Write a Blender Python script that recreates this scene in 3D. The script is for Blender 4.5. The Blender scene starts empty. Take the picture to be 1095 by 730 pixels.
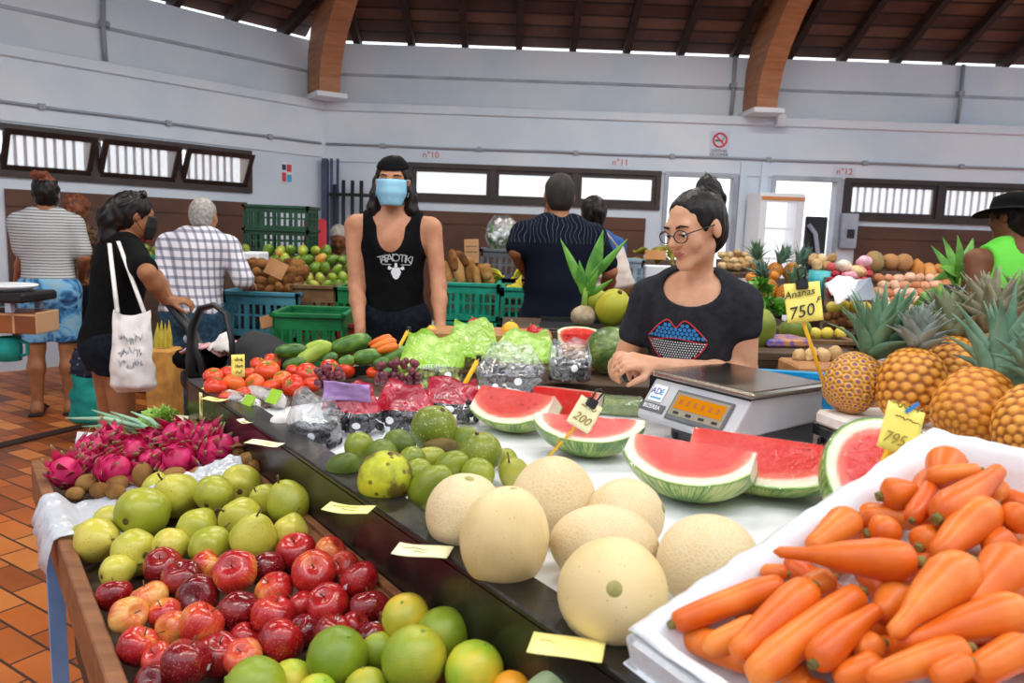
import bpy, math, random
import numpy as np
from mathutils import Vector, Matrix, Euler, noise
from mathutils.bvhtree import BVHTree
random.seed(7); RNG = np.random.default_rng(7)
PI = math.pi
SC = bpy.context.scene
COL = SC.collection
R = math.radians

# ---------------------------------------------------------------- camera model (a pixel becomes a point at a real depth or height)
FPX = 820.0; PITCH = R(8.12); ROLL = R(2.05); CAMH = 1.35
_f = Vector((0, math.cos(PITCH), -math.sin(PITCH))); _up = Vector((0, math.sin(PITCH), math.cos(PITCH))); _x = Vector((1, 0, 0))
_r = math.cos(ROLL) * _x + math.sin(ROLL) * _up
_u = -math.sin(ROLL) * _x + math.cos(ROLL) * _up
CAMP = Vector((0, 0, CAMH))
def ray(px, py): return _f + (px - 547.5) / FPX * _r - (py - 365) / FPX * _u
def at_z(px, py, z):
    d = ray(px, py); return CAMP + d * ((z - CAMH) / d.z)
def at_y(px, py, y):
    d = ray(px, py); return CAMP + d * (y / d.y)
def at_d(px, py, dep): return CAMP + ray(px, py) * dep
def at_plane(px, py, p0, n):
    d = ray(px, py); return CAMP + d * ((p0 - CAMP).dot(n) / d.dot(n))
def depth_of(p): return (Vector(p) - CAMP).dot(_f)
def proj(p):
    v = Vector(p) - CAMP; w = v.dot(_f)
    return 547.5 + FPX * v.dot(_r) / w, 365 - FPX * v.dot(_u) / w

# ---------------------------------------------------------------- objects
def link(o):
    COL.objects.link(o); return o
def tag(o, label=None, cat=None, group=None, kind=None):
    if label: o['label'] = label
    if cat: o['category'] = cat
    if group: o['group'] = group
    if kind: o['kind'] = kind
    return o
def empty(name, loc=(0, 0, 0), rot=(0, 0, 0), label=None, cat=None, group=None):
    o = bpy.data.objects.new(name, None); o.empty_display_size = .05
    o.location = loc; o.rotation_euler = rot
    link(o); return tag(o, label, cat, group)
def obj(name, me, mats, parent=None, loc=None, rot=None, scale=None):
    """link a mesh (MB, or Mesh) as ONE object"""
    if isinstance(me, MB): me = me.mesh(name)
    if mats is not None:
        if not isinstance(mats, (list, tuple)): mats = [mats]
        me.materials.clear()
        for m in mats: me.materials.append(m)
    o = bpy.data.objects.new(name, me); link(o)
    if parent is not None: o.parent = parent
    if loc is not None: o.location = loc
    if rot is not None: o.rotation_euler = rot
    if scale is not None: o.scale = (scale,) * 3 if isinstance(scale, (int, float)) else scale
    return o
KIDS = {}
def kids(o): return [c for c in bpy.data.objects if c.parent is o]
def copy_tree(o, parent=None, ch=None):
    c = o.copy(); COL.objects.link(c)
    for k in ('label', 'group'):
        if parent is None and k in c: del c[k]
    if parent is not None: c.parent = parent
    for k in (KIDS.setdefault(o.name, kids(o)) if parent is None else kids(o)): copy_tree(k, c)
    return c
class Proto:
    """first use is the thing itself, later uses are copies of it and its parts"""
    def __init__(s, o): s.o = o; s.used = False; s.ch = kids(o)
    def new(s):
        if not s.used:
            s.used = True; return s.o
        c = s.o.copy(); COL.objects.link(c)
        for k in s.ch:
            d = k.copy(); COL.objects.link(d); d.parent = c
        return c
def put(o, loc, rot=None, scale=None, mat=None):
    if mat is not None:
        o.rotation_euler = mat.to_euler()
    o.location = loc
    if rot is not None: o.rotation_euler = rot
    if scale is not None: o.scale = (scale,) * 3 if isinstance(scale, (int, float)) else scale
    return o
ORD = 'first second third fourth fifth sixth seventh eighth ninth tenth eleventh twelfth thirteenth fourteenth fifteenth sixteenth seventeenth eighteenth nineteenth twentieth'.split()

# ---------------------------------------------------------------- mesh builder
class MB:
    def __init__(s): s.v = []; s.f = []; s.mi = []; s.sm = []; s.att = None
    def add(s, vs, fs, mi=0, smooth=False):
        b = len(s.v); s.v.extend([tuple(p) for p in vs])
        for f in fs: s.f.append(tuple(b + i for i in f)); s.mi.append(mi); s.sm.append(smooth)
        return s
    def box(s, c, d, rot=None, mi=0, bev=0.0):
        hx, hy, hz = d[0] / 2, d[1] / 2, d[2] / 2
        M = rot if isinstance(rot, Matrix) else (Euler(rot).to_matrix() if rot is not None else Matrix.Identity(3))
        if bev > 0:
            b = min(bev, hx * .9, hy * .9, hz * .9); vs = []; idx = {}
            for sx in (-1, 1):
                for sy in (-1, 1):
                    for sz in (-1, 1):
                        for a in range(3):
                            p = [sx * (hx - b), sy * (hy - b), sz * (hz - b)]
                            p[a] = (sx * hx, sy * hy, sz * hz)[a]
                            idx[(sx, sy, sz, a)] = len(vs); vs.append(Vector(c) + M @ Vector(p))
            I = lambda *k: idx[k]; fs = []
            for a in range(3):
                o1, o2 = (a + 1) % 3, (a + 2) % 3
                for sg in (-1, 1):
                    q = []
                    for (p, t) in ((-1, -1), (1, -1), (1, 1), (-1, 1)):
                        k = [0, 0, 0]; k[a] = sg; k[o1] = p; k[o2] = t; q.append(I(*k, a))
                    fs.append(q if sg > 0 else q[::-1])
            for a in range(3):
                o1, o2 = (a + 1) % 3, (a + 2) % 3
                for p in (-1, 1):
                    for t in (-1, 1):
                        k1 = [0, 0, 0]; k1[a] = -1; k1[o1] = p; k1[o2] = t; k2 = list(k1); k2[a] = 1
                        q = [I(*k1, o1), I(*k2, o1), I(*k2, o2), I(*k1, o2)]
                        fs.append(q if p * t < 0 else q[::-1])
            for sx in (-1, 1):
                for sy in (-1, 1):
                    for sz in (-1, 1):
                        q = [I(sx, sy, sz, 0), I(sx, sy, sz, 1), I(sx, sy, sz, 2)]
                        fs.append(q if sx * sy * sz > 0 else q[::-1])
            return s.add(vs, fs, mi)
        vs = [Vector(c) + M @ Vector((x * hx, y * hy, z * hz)) for x in (-1, 1) for y in (-1, 1) for z in (-1, 1)]
        return s.add(vs, [(0, 1, 3, 2), (4, 6, 7, 5), (0, 4, 5, 1), (2, 3, 7, 6), (0, 2, 6, 4), (1, 5, 7, 3)], mi)
    def prism(s, poly, z0, z1, mi=0):
        n = len(poly); vs = [(x, y, z0) for x, y in poly] + [(x, y, z1) for x, y in poly]
        return s.add(vs, [tuple(range(n))[::-1], tuple(range(n, 2 * n))] + [(i, (i + 1) % n, n + (i + 1) % n, n + i) for i in range(n)], mi)
    def extr(s, pts, vec, mi=0):
        """polygon of 3-D points extruded along vec"""
        n = len(pts); vec = Vector(vec); a = [Vector(p) for p in pts]
        nn = sum(((a[i] - a[0]).cross(a[(i + 1) % n] - a[0]) for i in range(1, n - 1)), Vector())
        if nn.dot(vec) < 0: a = a[::-1]
        vs = a + [p + vec for p in a]
        return s.add(vs, [tuple(range(n))[::-1], tuple(range(n, 2 * n))] + [(i, (i + 1) % n, n + (i + 1) % n, n + i) for i in range(n)], mi)
    def tube(s, pts, rad, seg=8, mi=0, cap=True, flat=1.0, closed=False):
        pts = [Vector(p) for p in pts]; n = len(pts)
        if not hasattr(rad, '__len__'): rad = [rad] * n
        b = len(s.v); t0 = (pts[1] - pts[0]).normalized()
        ref = Vector((0, 0, 1)) if abs(t0.z) < .9 else Vector((1, 0, 0))
        side = t0.cross(ref).normalized(); vs = []
        for i, p in enumerate(pts):
            if closed: t = pts[(i + 1) % n] - pts[i - 1]
            else: t = pts[min(i + 1, n - 1)] - pts[max(i - 1, 0)]
            t = t.normalized() if t.length > 1e-9 else t0
            side = (side - t * side.dot(t))
            side = side.normalized() if side.length > 1e-6 else t.orthogonal().normalized()
            up = side.cross(t)
            for k in range(seg):
                a = 2 * PI * k / seg
                vs.append(p + side * (math.cos(a) * rad[i]) + up * (math.sin(a) * rad[i] * flat))
        fs = []
        for i in range(n if closed else n - 1):
            j = (i + 1) % n
            for k in range(seg):
                fs.append((i * seg + k, i * seg + (k + 1) % seg, j * seg + (k + 1) % seg, j * seg + k))
        fs = [f[::-1] for f in fs]
        s.add(vs, fs, mi, True)
        if cap and not closed:
            s.f.append(tuple(b + k for k in range(seg))); s.mi.append(mi); s.sm.append(False)
            s.f.append(tuple(b + (n - 1) * seg + k for k in range(seg))[::-1]); s.mi.append(mi); s.sm.append(False)
        return s
    def lathe(s, prof, seg=24, mi=0, M=None, fn=None, smooth=True):
        """prof [(r,z)] bottom to top; poles where r==0"""
        vs = []; fs = []; rows = []
        for r, z in prof:
            if r <= 1e-9: rows.append([len(vs)]); vs.append(Vector((0, 0, z)))
            else:
                rows.append(list(range(len(vs), len(vs) + seg)))
                vs.extend(Vector((r * math.cos(2 * PI * k / seg), r * math.sin(2 * PI * k / seg), z)) for k in range(seg))
        for a, b in zip(rows[:-1], rows[1:]):
            for k in range(seg):
                k2 = (k + 1) % seg
                if len(a) == 1 and len(b) == 1: continue
                if len(a) == 1: fs.append((a[0], b[k2], b[k]))
                elif len(b) == 1: fs.append((a[k], a[k2], b[0]))
                else: fs.append((a[k], a[k2], b[k2], b[k]))
        if fn: vs = [fn(v) for v in vs]
        if M is not None: vs = [M @ v for v in vs]
        return s.add(vs, fs, mi, smooth)
    def ball(s, c, r, seg=16, rings=10, mi=0, rot=None):
        if not hasattr(r, '__len__'): r = (r, r, r)
        Rm = rot.to_3x3() if rot is not None else Matrix.Identity(3); c = Vector(c)
        prof = [(math.sin(PI * i / rings), -math.cos(PI * i / rings)) for i in range(rings + 1)]
        prof[0] = (0, -1); prof[-1] = (0, 1)
        return s.lathe(prof, seg, mi, fn=lambda v: c + Rm @ Vector((v.x * r[0], v.y * r[1], v.z * r[2])))
    def grid(s, fn, nu, nv, mi=0, smooth=True, flip=False):
        vs = [fn(i / nu, j / nv) for j in range(nv + 1) for i in range(nu + 1)]
        fs = []
        for j in range(nv):
            for i in range(nu):
                a = j * (nu + 1) + i; q = (a, a + 1, a + nu + 2, a + nu + 1); fs.append(q[::-1] if flip else q)
        return s.add(vs, fs, mi, smooth)
    def xf(s, M, start=0):
        for i in range(start, len(s.v)): s.v[i] = tuple(M @ Vector(s.v[i]))
        return s
    def mesh(s, name):
        me = bpy.data.meshes.new(name); me.from_pydata(s.v, [], s.f)
        me.polygons.foreach_set('material_index', s.mi); me.polygons.foreach_set('use_smooth', s.sm)
        if s.att:
            for k, vals in s.att.items():
                a = me.attributes.new(k, 'FLOAT', 'POINT'); a.data.foreach_set('value', vals)
        me.update(); return me
def subsurf(o, lv=2):
    m = o.modifiers.new('sub', 'SUBSURF'); m.levels = lv; m.render_levels = lv; return o
def solid(o, t, off=0):
    m = o.modifiers.new('sol', 'SOLIDIFY'); m.thickness = t; m.offset = off; return o
def bevel(o, w, seg=2):
    m = o.modifiers.new('bev', 'BEVEL'); m.width = w; m.segments = seg; m.limit_method = 'ANGLE'; return o
def nz(p, s=1.0, seed=0.0):
    return noise.noise(Vector(p) * s + Vector((seed, seed * 1.7, -seed)))

# ---------------------------------------------------------------- signed distance modelling (people, organic things)
def frame(fwd, up=(0, 0, 1)):
    """3x3 with columns x(right), y(forward), z(up)"""
    y = Vector(fwd).normalized(); x = y.cross(Vector(up)).normalized(); z = x.cross(y)
    return Matrix((x, y, z)).transposed()
class SDF:
    def __init__(s, k=.02): s.p = []; s.k = k
    def cap(s, a, b, ra, rb=None, k=None): s.p.append(('c', np.array(a, float), np.array(b, float), ra, ra if rb is None else rb, s.k if k is None else k, 0)); return s
    def chain(s, pts, rad, k=None):
        for i in range(len(pts) - 1): s.cap(pts[i], pts[i + 1], rad[i], rad[i + 1], k)
        return s
    def ell(s, c, r, rot=None, k=None, sub=False):
        if not hasattr(r, '__len__'): r = (r, r, r)
        s.p.append(('e', np.array(c, float), np.array(r, float), None if rot is None else np.array(rot.to_3x3(), float), 0, s.k if k is None else k, 1 if sub else 0)); return s
    def cut(s, p, n):
        """keep the side n points away from"""
        s.p.append(('p', np.array(p, float), np.array(Vector(n).normalized(), float), 0, 0, 0, 2)); return s
    def inflate(s, d):
        q = SDF(s.k)
        for t in s.p:
            if t[0] == 'c': q.p.append(('c', t[1], t[2], t[3] + d, t[4] + d, t[5], t[6]))
            elif t[0] == 'e': q.p.append(('e', t[1], t[2] + d, t[3], 0, t[5], t[6]))
            else: q.p.append(t)
        return q
    def bounds(s):
        lo = np.full(3, 1e9); hi = -lo
        for t in s.p:
            if t[6]: continue
            if t[0] == 'c':
                for q, r in ((t[1], t[3]), (t[2], t[4])): lo = np.minimum(lo, q - r); hi = np.maximum(hi, q + r)
            else:
                r = t[2].max(); lo = np.minimum(lo, t[1] - r); hi = np.maximum(hi, t[1] + r)
        return lo, hi
    def mesh(s, name, h=.008, fn=None, smooth_it=1):
        lo, hi = s.bounds(); lo = lo - 3 * h; hi = hi + 3 * h
        n = np.ceil((hi - lo) / h).astype(int) + 1
        ax = [lo[i] + h * np.arange(n[i]) for i in range(3)]
        F = np.full(n, .1, np.float32)
        def block(b0, b1):
            i0 = np.maximum(0, np.floor((b0 - lo) / h).astype(int)); i1 = np.minimum(n, np.ceil((b1 - lo) / h).astype(int) + 1)
            return tuple(slice(a, b) for a, b in zip(i0, i1))
        for t in s.p:
            kind, op, k = t[0], t[6], t[5]; m = .03 + 2 * k
            if kind == 'c':
                b0 = np.minimum(t[1] - t[3], t[2] - t[4]) - m; b1 = np.maximum(t[1] + t[3], t[2] + t[4]) + m
            elif kind == 'e':
                r = t[2].max() if t[3] is not None else t[2]; b0 = t[1] - r - m; b1 = t[1] + r + m
            else: b0, b1 = lo, hi
            sl = block(b0, b1)
            X = ax[0][sl[0]][:, None, None].astype(np.float32); Y = ax[1][sl[1]][None, :, None].astype(np.float32); Z = ax[2][sl[2]][None, None, :].astype(np.float32)
            if X.size * Y.size * Z.size == 0: continue
            if kind == 'c':
                a, b = t[1], t[2]; d = b - a; L2 = max(float(d @ d), 1e-12)
                w = np.clip(((X - a[0]) * d[0] + (Y - a[1]) * d[1] + (Z - a[2]) * d[2]) / L2, 0, 1)
                D = np.sqrt((X - a[0] - w * d[0]) ** 2 + (Y - a[1] - w * d[1]) ** 2 + (Z - a[2] - w * d[2]) ** 2) - (t[3] + w * (t[4] - t[3]))
            elif kind == 'e':
                x, y, z = X - t[1][0], Y - t[1][1], Z - t[1][2]
                if t[3] is not None:
                    Rm = t[3]; x, y, z = (Rm[0, 0] * x + Rm[1, 0] * y + Rm[2, 0] * z, Rm[0, 1] * x + Rm[1, 1] * y + Rm[2, 1] * z, Rm[0, 2] * x + Rm[1, 2] * y + Rm[2, 2] * z)
                r = t[2]; k0 = np.sqrt((x / r[0]) ** 2 + (y / r[1]) ** 2 + (z / r[2]) ** 2); k1 = np.sqrt((x / r[0] ** 2) ** 2 + (y / r[1] ** 2) ** 2 + (z / r[2] ** 2) ** 2)
                D = k0 * (k0 - 1) / np.maximum(k1, 1e-6); D = np.where(k0 < 1e-3, -r.min(), D)
            else:
                D = (X - t[1][0]) * t[2][0] + (Y - t[1][1]) * t[2][1] + (Z - t[1][2]) * t[2][2]
            S = F[sl]
            if op == 0:
                if k > 0:
                    hh = np.clip(.5 + .5 * (S - D) / k, 0, 1); F[sl] = S * (1 - hh) + D * hh - k * hh * (1 - hh)
                else: F[sl] = np.minimum(S, D)
            elif op == 1:
                kk = max(k, 1e-4); D = -D; hh = np.clip(.5 + .5 * (D - S) / kk, 0, 1); F[sl] = S * (1 - hh) + D * hh + kk * hh * (1 - hh)
            else: F[sl] = np.maximum(S, D)
        if fn is not None:
            F = F + fn(ax[0][:, None, None], ax[1][None, :, None], ax[2][None, None, :]).astype(np.float32)
        return nets(name, F, lo, h, smooth_it)
def nets(name, F, lo, h, smooth_it=1):
    S = F < 0
    for a in range(3):  # keep the border outside
        S = np.moveaxis(S, a, 0); S[0] = False; S[-1] = False; S = np.moveaxis(S, 0, a)
    F = np.where(S, F, np.maximum(F, 1e-5))
    nx, ny, nzz = F.shape
    c = np.zeros((nx - 1, ny - 1, nzz - 1), np.uint8)
    offs = [(i, j, k) for i in (0, 1) for j in (0, 1) for k in (0, 1)]
    for i, j, k in offs: c += S[i:nx - 1 + i, j:ny - 1 + j, k:nzz - 1 + k]
    act = np.argwhere((c > 0) & (c < 8)); idx = np.full(c.shape, -1, np.int64); idx[tuple(act.T)] = np.arange(len(act))
    P = np.zeros((len(act), 3)); W = np.zeros(len(act))
    vals = {o: F[act[:, 0] + o[0], act[:, 1] + o[1], act[:, 2] + o[2]] for o in offs}
    for o in offs:
        for a in range(3):
            if o[a]: continue
            q = list(o); q[a] = 1; q = tuple(q); va, vb = vals[o], vals[q]
            m = (va < 0) != (vb < 0); t = np.where(m, va / np.where(m, va - vb, 1), 0)
            pt = np.tile(np.array(o, float), (len(act), 1)); pt[:, a] += t
            P[m] += pt[m]; W[m] += 1
    V = lo + h * (act + P / np.maximum(W, 1)[:, None])
    faces = []
    for a in range(3):
        b, d = (a + 1) % 3, (a + 2) % 3
        sl0 = [slice(None)] * 3; sl1 = [slice(None)] * 3; sl0[a] = slice(0, -1); sl1[a] = slice(1, None)
        A, B = S[tuple(sl0)], S[tuple(sl1)]
        for flip, E in ((False, A & ~B), (True, ~A & B)):
            e = np.argwhere(E)
            if not len(e): continue
            eb = np.zeros(3, int); eb[b] = 1; ed = np.zeros(3, int); ed[d] = 1
            q = [idx[tuple((e - x).T)] for x in (eb * 0, eb, eb + ed, ed)]
            q = np.stack(q, 1); faces.append(q[:, ::-1] if flip else q)
    Fc = np.concatenate(faces) if faces else np.zeros((0, 4), int)
    for _ in range(smooth_it):
        acc = np.zeros_like(V); cnt = np.zeros(len(V))
        for i in range(4):
            np.add.at(acc, Fc[:, i], V[Fc[:, (i + 1) % 4]]); np.add.at(cnt, Fc[:, i], 1)
            np.add.at(acc, Fc[:, i], V[Fc[:, (i - 1) % 4]]); np.add.at(cnt, Fc[:, i], 1)
        V = .5 * V + .5 * acc / np.maximum(cnt, 1)[:, None]
    me = bpy.data.meshes.new(name)
    me.vertices.add(len(V)); me.vertices.foreach_set('co', V.astype(np.float32).ravel())
    me.loops.add(len(Fc) * 4); me.loops.foreach_set('vertex_index', Fc.astype(np.int32).ravel())
    me.polygons.add(len(Fc)); me.polygons.foreach_set('loop_start', np.arange(0, len(Fc) * 4, 4, dtype=np.int32))
    me.update(calc_edges=True); me.polygons.foreach_set('use_smooth', np.ones(len(Fc), bool)); me.validate(); return me
def paint(me, fn):
    """material index per face from its centre"""
    n = len(me.polygons); c = np.empty(n * 3, np.float32); me.polygons.foreach_get('center', c)
    me.polygons.foreach_set('material_index', fn(c.reshape(n, 3)).astype(np.int32)); me.update()
def tree_of(me):
    return BVHTree.FromPolygons([v.co for v in me.vertices], [p.vertices for p in me.polygons])
def drape(mb, bvh, d, off=.002):
    """lay a flat MB on a surface along direction d"""
    d = Vector(d).normalized(); out = []
    last = 0
    for v in mb.v:
        v = Vector(v); h = bvh.ray_cast(v - d * .6, d)
        if h[0] is not None: last = (h[0] - v).dot(d)
        out.append(tuple(v + d * (last - off)))
    mb.v = out; return mb

# ---------------------------------------------------------------- lettering
def text_mb(body, size=.05, ext=.0006, align='CENTER', shear=0.0, space=1.0, mi=0):
    cu = bpy.data.curves.new('lettering', 'FONT'); cu.body = body; cu.size = size; cu.extrude = ext; cu.align_x = align; cu.align_y = 'CENTER'
    cu.shear = shear; cu.space_character = space; cu.resolution_u = 3
    o = bpy.data.objects.new('lettering', cu); COL.objects.link(o); dg = bpy.context.evaluated_depsgraph_get()
    me = bpy.data.meshes.new_from_object(o.evaluated_get(dg)); bpy.data.objects.remove(o); bpy.data.curves.remove(cu)
    mb = MB(); mb.add([v.co.copy() for v in me.vertices], [tuple(p.vertices) for p in me.polygons], mi); bpy.data.meshes.remove(me); return mb
def merge(*mbs):
    m = MB()
    for q in mbs:
        b = len(m.v); m.v.extend(q.v); m.f.extend(tuple(b + i for i in f) for f in q.f); m.mi.extend(q.mi); m.sm.extend(q.sm)
    return m
# ---------------------------------------------------------------- materials
def lin(h):
    if isinstance(h, str):
        h = h.lstrip('#'); h = [int(h[i:i + 2], 16) / 255 for i in (0, 2, 4)]
    return tuple((c / 12.92 if c <= .04045 else ((c + .055) / 1.055) ** 2.4) for c in h[:3]) + (1,)
class NT:
    def __init__(s, name):
        s.m = bpy.data.materials.new(name); s.m.use_nodes = True; s.t = s.m.node_tree; s.N = s.t.nodes
        s.b = s.N['Principled BSDF']; s.out = s.N['Material Output']
    def n(s, ty, **kw):
        q = s.N.new(ty)
        for k, v in kw.items():
            if k.startswith('_'): setattr(q, k[1:], v)
            else: q.inputs[k].default_value = v
        return q
    def l(s, a, b): s.t.links.new(a, b)
    def math(s, op, a, b=None, clamp=False):
        q = s.N.new('ShaderNodeMath'); q.operation = op; q.use_clamp = clamp
        for i, v in enumerate((a, b)):
            if v is None: continue
            if isinstance(v, (int, float)): q.inputs[i].default_value = v
            else: s.l(v, q.inputs[i])
        return q.outputs[0]
    def mix(s, fac, a, b, blend='MIX'):
        q = s.N.new('ShaderNodeMix'); q.data_type = 'RGBA'; q.blend_type = blend
        for i, v in ((0, fac), (6, a), (7, b)):
            if hasattr(v, 'links'): s.l(v, q.inputs[i])
            elif isinstance(v, str): q.inputs[i].default_value = lin(v)
            else: q.inputs[i].default_value = v
        return q.outputs[2]
    def ramp(s, src, stops, interp='LINEAR'):
        q = s.N.new('ShaderNodeValToRGB'); q.color_ramp.interpolation = interp; e = q.color_ramp.elements
        while len(e) < len(stops): e.new(.5)
        for i, (p, c) in enumerate(stops): e[i].position = p; e[i].color = lin(c) if isinstance(c, str) else (c, c, c, 1)
        s.l(src, q.inputs[0]); return q.outputs[0]
    def coord(s, kind='Object', rnd=True, scale=(1, 1, 1)):
        c = s.N.new('ShaderNodeTexCoord').outputs[kind]
        if scale != (1, 1, 1):
            q = s.n('ShaderNodeVectorMath', _operation='MULTIPLY'); s.l(c, q.inputs[0]); q.inputs[1].default_value = scale; c = q.outputs[0]
        if rnd:
            o = s.N.new('ShaderNodeObjectInfo'); q = s.n('ShaderNodeVectorMath', _operation='ADD'); s.l(c, q.inputs[0])
            s.l(s.math('MULTIPLY', o.outputs['Random'], 37.0), q.inputs[1]); c = q.outputs[0]
        return c
    def noise(s, co, scale=8, detail=3, rough=.55, dist=0):
        q = s.n('ShaderNodeTexNoise', Scale=scale, Detail=detail, Roughness=rough, Distortion=dist); s.l(co, q.inputs['Vector']); return q.outputs['Fac']
    def vor(s, co, scale=8, feat='F1', out='Distance'):
        q = s.n('ShaderNodeTexVoronoi', Scale=scale, _feature=feat); s.l(co, q.inputs['Vector']); return q.outputs[out]
    def sep(s, co):
        q = s.N.new('ShaderNodeSeparateXYZ'); s.l(co, q.inputs[0]); return q.outputs
    def rand(s): return s.N.new('ShaderNodeObjectInfo').outputs['Random']
    def attr(s, name): return s.n('ShaderNodeAttribute', _attribute_name=name).outputs['Fac']
    def bump(s, h, strength=.3, dist=.01):
        q = s.n('ShaderNodeBump', Strength=strength, Distance=dist); s.l(h, q.inputs['Height']); s.l(q.outputs[0], s.b.inputs['Normal'])
    def set(s, color=None, rough=None, spec=None, metal=None, sss=None, coat=None, sheen=None, trans=None):
        for k, v in (('Base Color', color), ('Roughness', rough), ('Specular IOR Level', spec), ('Metallic', metal), ('Coat Weight', coat), ('Sheen Weight', sheen), ('Transmission Weight', trans)):
            if v is None: continue
            if hasattr(v, 'links'): s.l(v, s.b.inputs[k])
            elif isinstance(v, str): s.b.inputs[k].default_value = lin(v)
            else: s.b.inputs[k].default_value = v
        if sss: s.b.inputs['Subsurface Weight'].default_value = sss; s.b.inputs['Subsurface Scale'].default_value = .01; s.b.inputs['Subsurface Radius'].default_value = (1, .5, .3)
        return s.m
def mat(name, c1, c2=None, scale=8, lo=.38, hi=.62, rough=.5, spec=.5, metal=0, bump=0, bscale=60, rnd=None, amt=0, detail=3, kind='Object', stretch=(1, 1, 1), coat=0, sss=0, sheen=0):
    """noise between c1 and c2; rnd: a third colour that each object takes some of (amt); bump in strength"""
    t = NT(name); co = t.coord(kind, True, stretch)
    col = lin(c1)
    if c2: col = t.ramp(t.noise(co, scale, detail), [(lo, c1), (hi, c2)])
    if rnd: col = t.mix(t.math('MULTIPLY', t.rand(), amt), col, rnd)
    if bump: t.bump(t.noise(co, bscale, 3), bump, .004)
    return t.set(col, rough, spec, metal, sss, coat, sheen)
def fruit(name, stops, scale=6, rough=.35, spec=.5, streak=0, dots=None, rand=None, bump=0, bscale=120, coat=0, detail=3, zgrad=None):
    """ramp over noise (plus a per-object shift), optional speckles and meridian streaks"""
    t = NT(name); c0 = t.coord('Object', False); co = t.coord('Object', True)
    n = t.noise(co, scale, detail)
    if rand: n = t.math('ADD', n, t.math('MULTIPLY', t.math('SUBTRACT', t.rand(), .5), rand))
    if streak:
        x, y, z = t.sep(c0); q = t.N.new('ShaderNodeCombineXYZ'); a = t.math('ARCTAN2', y, x); t.l(t.math('MULTIPLY', t.math('COSINE', a), 6.0), q.inputs[0]); t.l(t.math('MULTIPLY', t.math('SINE', a), 6.0), q.inputs[1]); t.l(t.math('MULTIPLY', z, 6.0), q.inputs[2])
        n = t.math('ADD', n, t.math('MULTIPLY', t.math('SUBTRACT', t.noise(q.outputs[0], 3.0, 4, .7), .5), streak))
    if zgrad:
        n = t.math('ADD', n, t.math('MULTIPLY', t.sep(c0)[2], zgrad))
    col = t.ramp(n, stops)
    if dots:
        v = t.vor(co, dots[1]); col = t.mix(t.ramp(v, [(dots[2], 1.0), (dots[2] + .08, 0.0)]), col, dots[0])
    if bump: t.bump(t.noise(co, bscale, 3), bump, .003)
    return t.set(col, rough, spec, coat=coat)
def film(name, tint='ffffff', gloss=.22, scale=26, bump=.9, alpha=.12, milky='f4f6fa', rough=.16, edge=.5):
    """thin clear plastic: mostly see-through, crinkled glossy highlights, a little milky"""
    t = NT(name); co = t.coord('Object', True)
    tr = t.n('ShaderNodeBsdfTransparent', Color=lin(tint)); gl = t.n('ShaderNodeBsdfGlossy', Roughness=rough); df = t.n('ShaderNodeBsdfDiffuse', Color=lin(milky))
    b = t.n('ShaderNodeBump', Strength=bump, Distance=.01); t.l(t.noise(co, scale, 2, .5, .6), b.inputs['Height'])
    t.l(b.outputs[0], gl.inputs['Normal']); t.l(b.outputs[0], df.inputs['Normal'])
    lw = t.n('ShaderNodeLayerWeight', Blend=.35); t.l(b.outputs[0], lw.inputs['Normal'])
    m1 = t.n('ShaderNodeMixShader'); m2 = t.n('ShaderNodeMixShader')
    t.l(t.math('ADD', t.math('MULTIPLY', lw.outputs['Facing'], edge), gloss, True), m1.inputs[0]); t.l(tr.outputs[0], m1.inputs[1]); t.l(gl.outputs[0], m1.inputs[2])
    m2.inputs[0].default_value = alpha; t.l(m1.outputs[0], m2.inputs[1]); t.l(df.outputs[0], m2.inputs[2]); t.l(m2.outputs[0], t.out.inputs['Surface'])
    return t.m
def wood(name, c1, c2, scale=3, stretch=(1, 14, 14), rough=.6, bump=.15):
    t = NT(name); co = t.coord('Object', True, stretch); n = t.noise(co, scale, 5, .6, .4)
    t.bump(n, bump, .004); return t.set(t.ramp(n, [(.3, c1), (.7, c2)]), rough)
def emit(name, c, s):
    t = NT(name); e = t.n('ShaderNodeEmission', Color=lin(c), Strength=s); t.l(e.outputs[0], t.out.inputs['Surface']); return t.m

M = {}
M['white_wall'] = mat('white_wall', 'd2dfee', 'e0e8f1', 1.2, rough=.75, bump=.12, bscale=25)
M['trim_grey'] = mat('trim_grey', '9aa3b2', 'b4bcc9', 3, rough=.7)
M['conduit'] = mat('conduit', '9ba1ab', rough=.5)
M['beam'] = wood('beam_timber', 'a36a47', 'c28860', 2.5, (1, 1, 9), .55)
M['rafter'] = mat('rafter', '2a1710', '3b2217', 5, rough=.7)
M['brown_panel'] = mat('brown_panel', '4e2f20', '5f3a28', 2, rough=.5, bump=.1)
M['brown_panel_top'] = mat('brown_panel_top', '4f4543', '5c5250', 2, rough=.5)
M['window_frame'] = mat('window_frame', '2d2220', '3a2c29', 5, rough=.45)
M['dark_column'] = mat('dark_column', '3f4a66', '4a5675', 4, rough=.6)
M['black_metal'] = mat('black_metal', '25282c', rough=.5)
M['white_paint'] = mat('white_paint', 'e8ecf2', rough=.5)
M['black_plastic'] = mat('black_plastic', '17181a', '202124', 10, rough=.4, bump=.1)
M['black_gloss'] = mat('black_gloss', '141414', '211f1d', 30, rough=.18, spec=.6, bump=.05, bscale=200)
M['black_worn'] = mat('black_worn', '1a1816', '36322d', 14, lo=.5, hi=.8, rough=.27, bump=.15, bscale=90)
M['board'] = wood('stall_board', '6e4228', '99653f', 2.2, (1.5, 12, 12), .55)
M['dark_board'] = wood('dark_board', '3a2a20', '5d4632', 2.2, (1.5, 12, 12), .65)
M['blue_paint'] = mat('blue_paint', '6f9bd6', '86aee2', 6, rough=.5)
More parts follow.
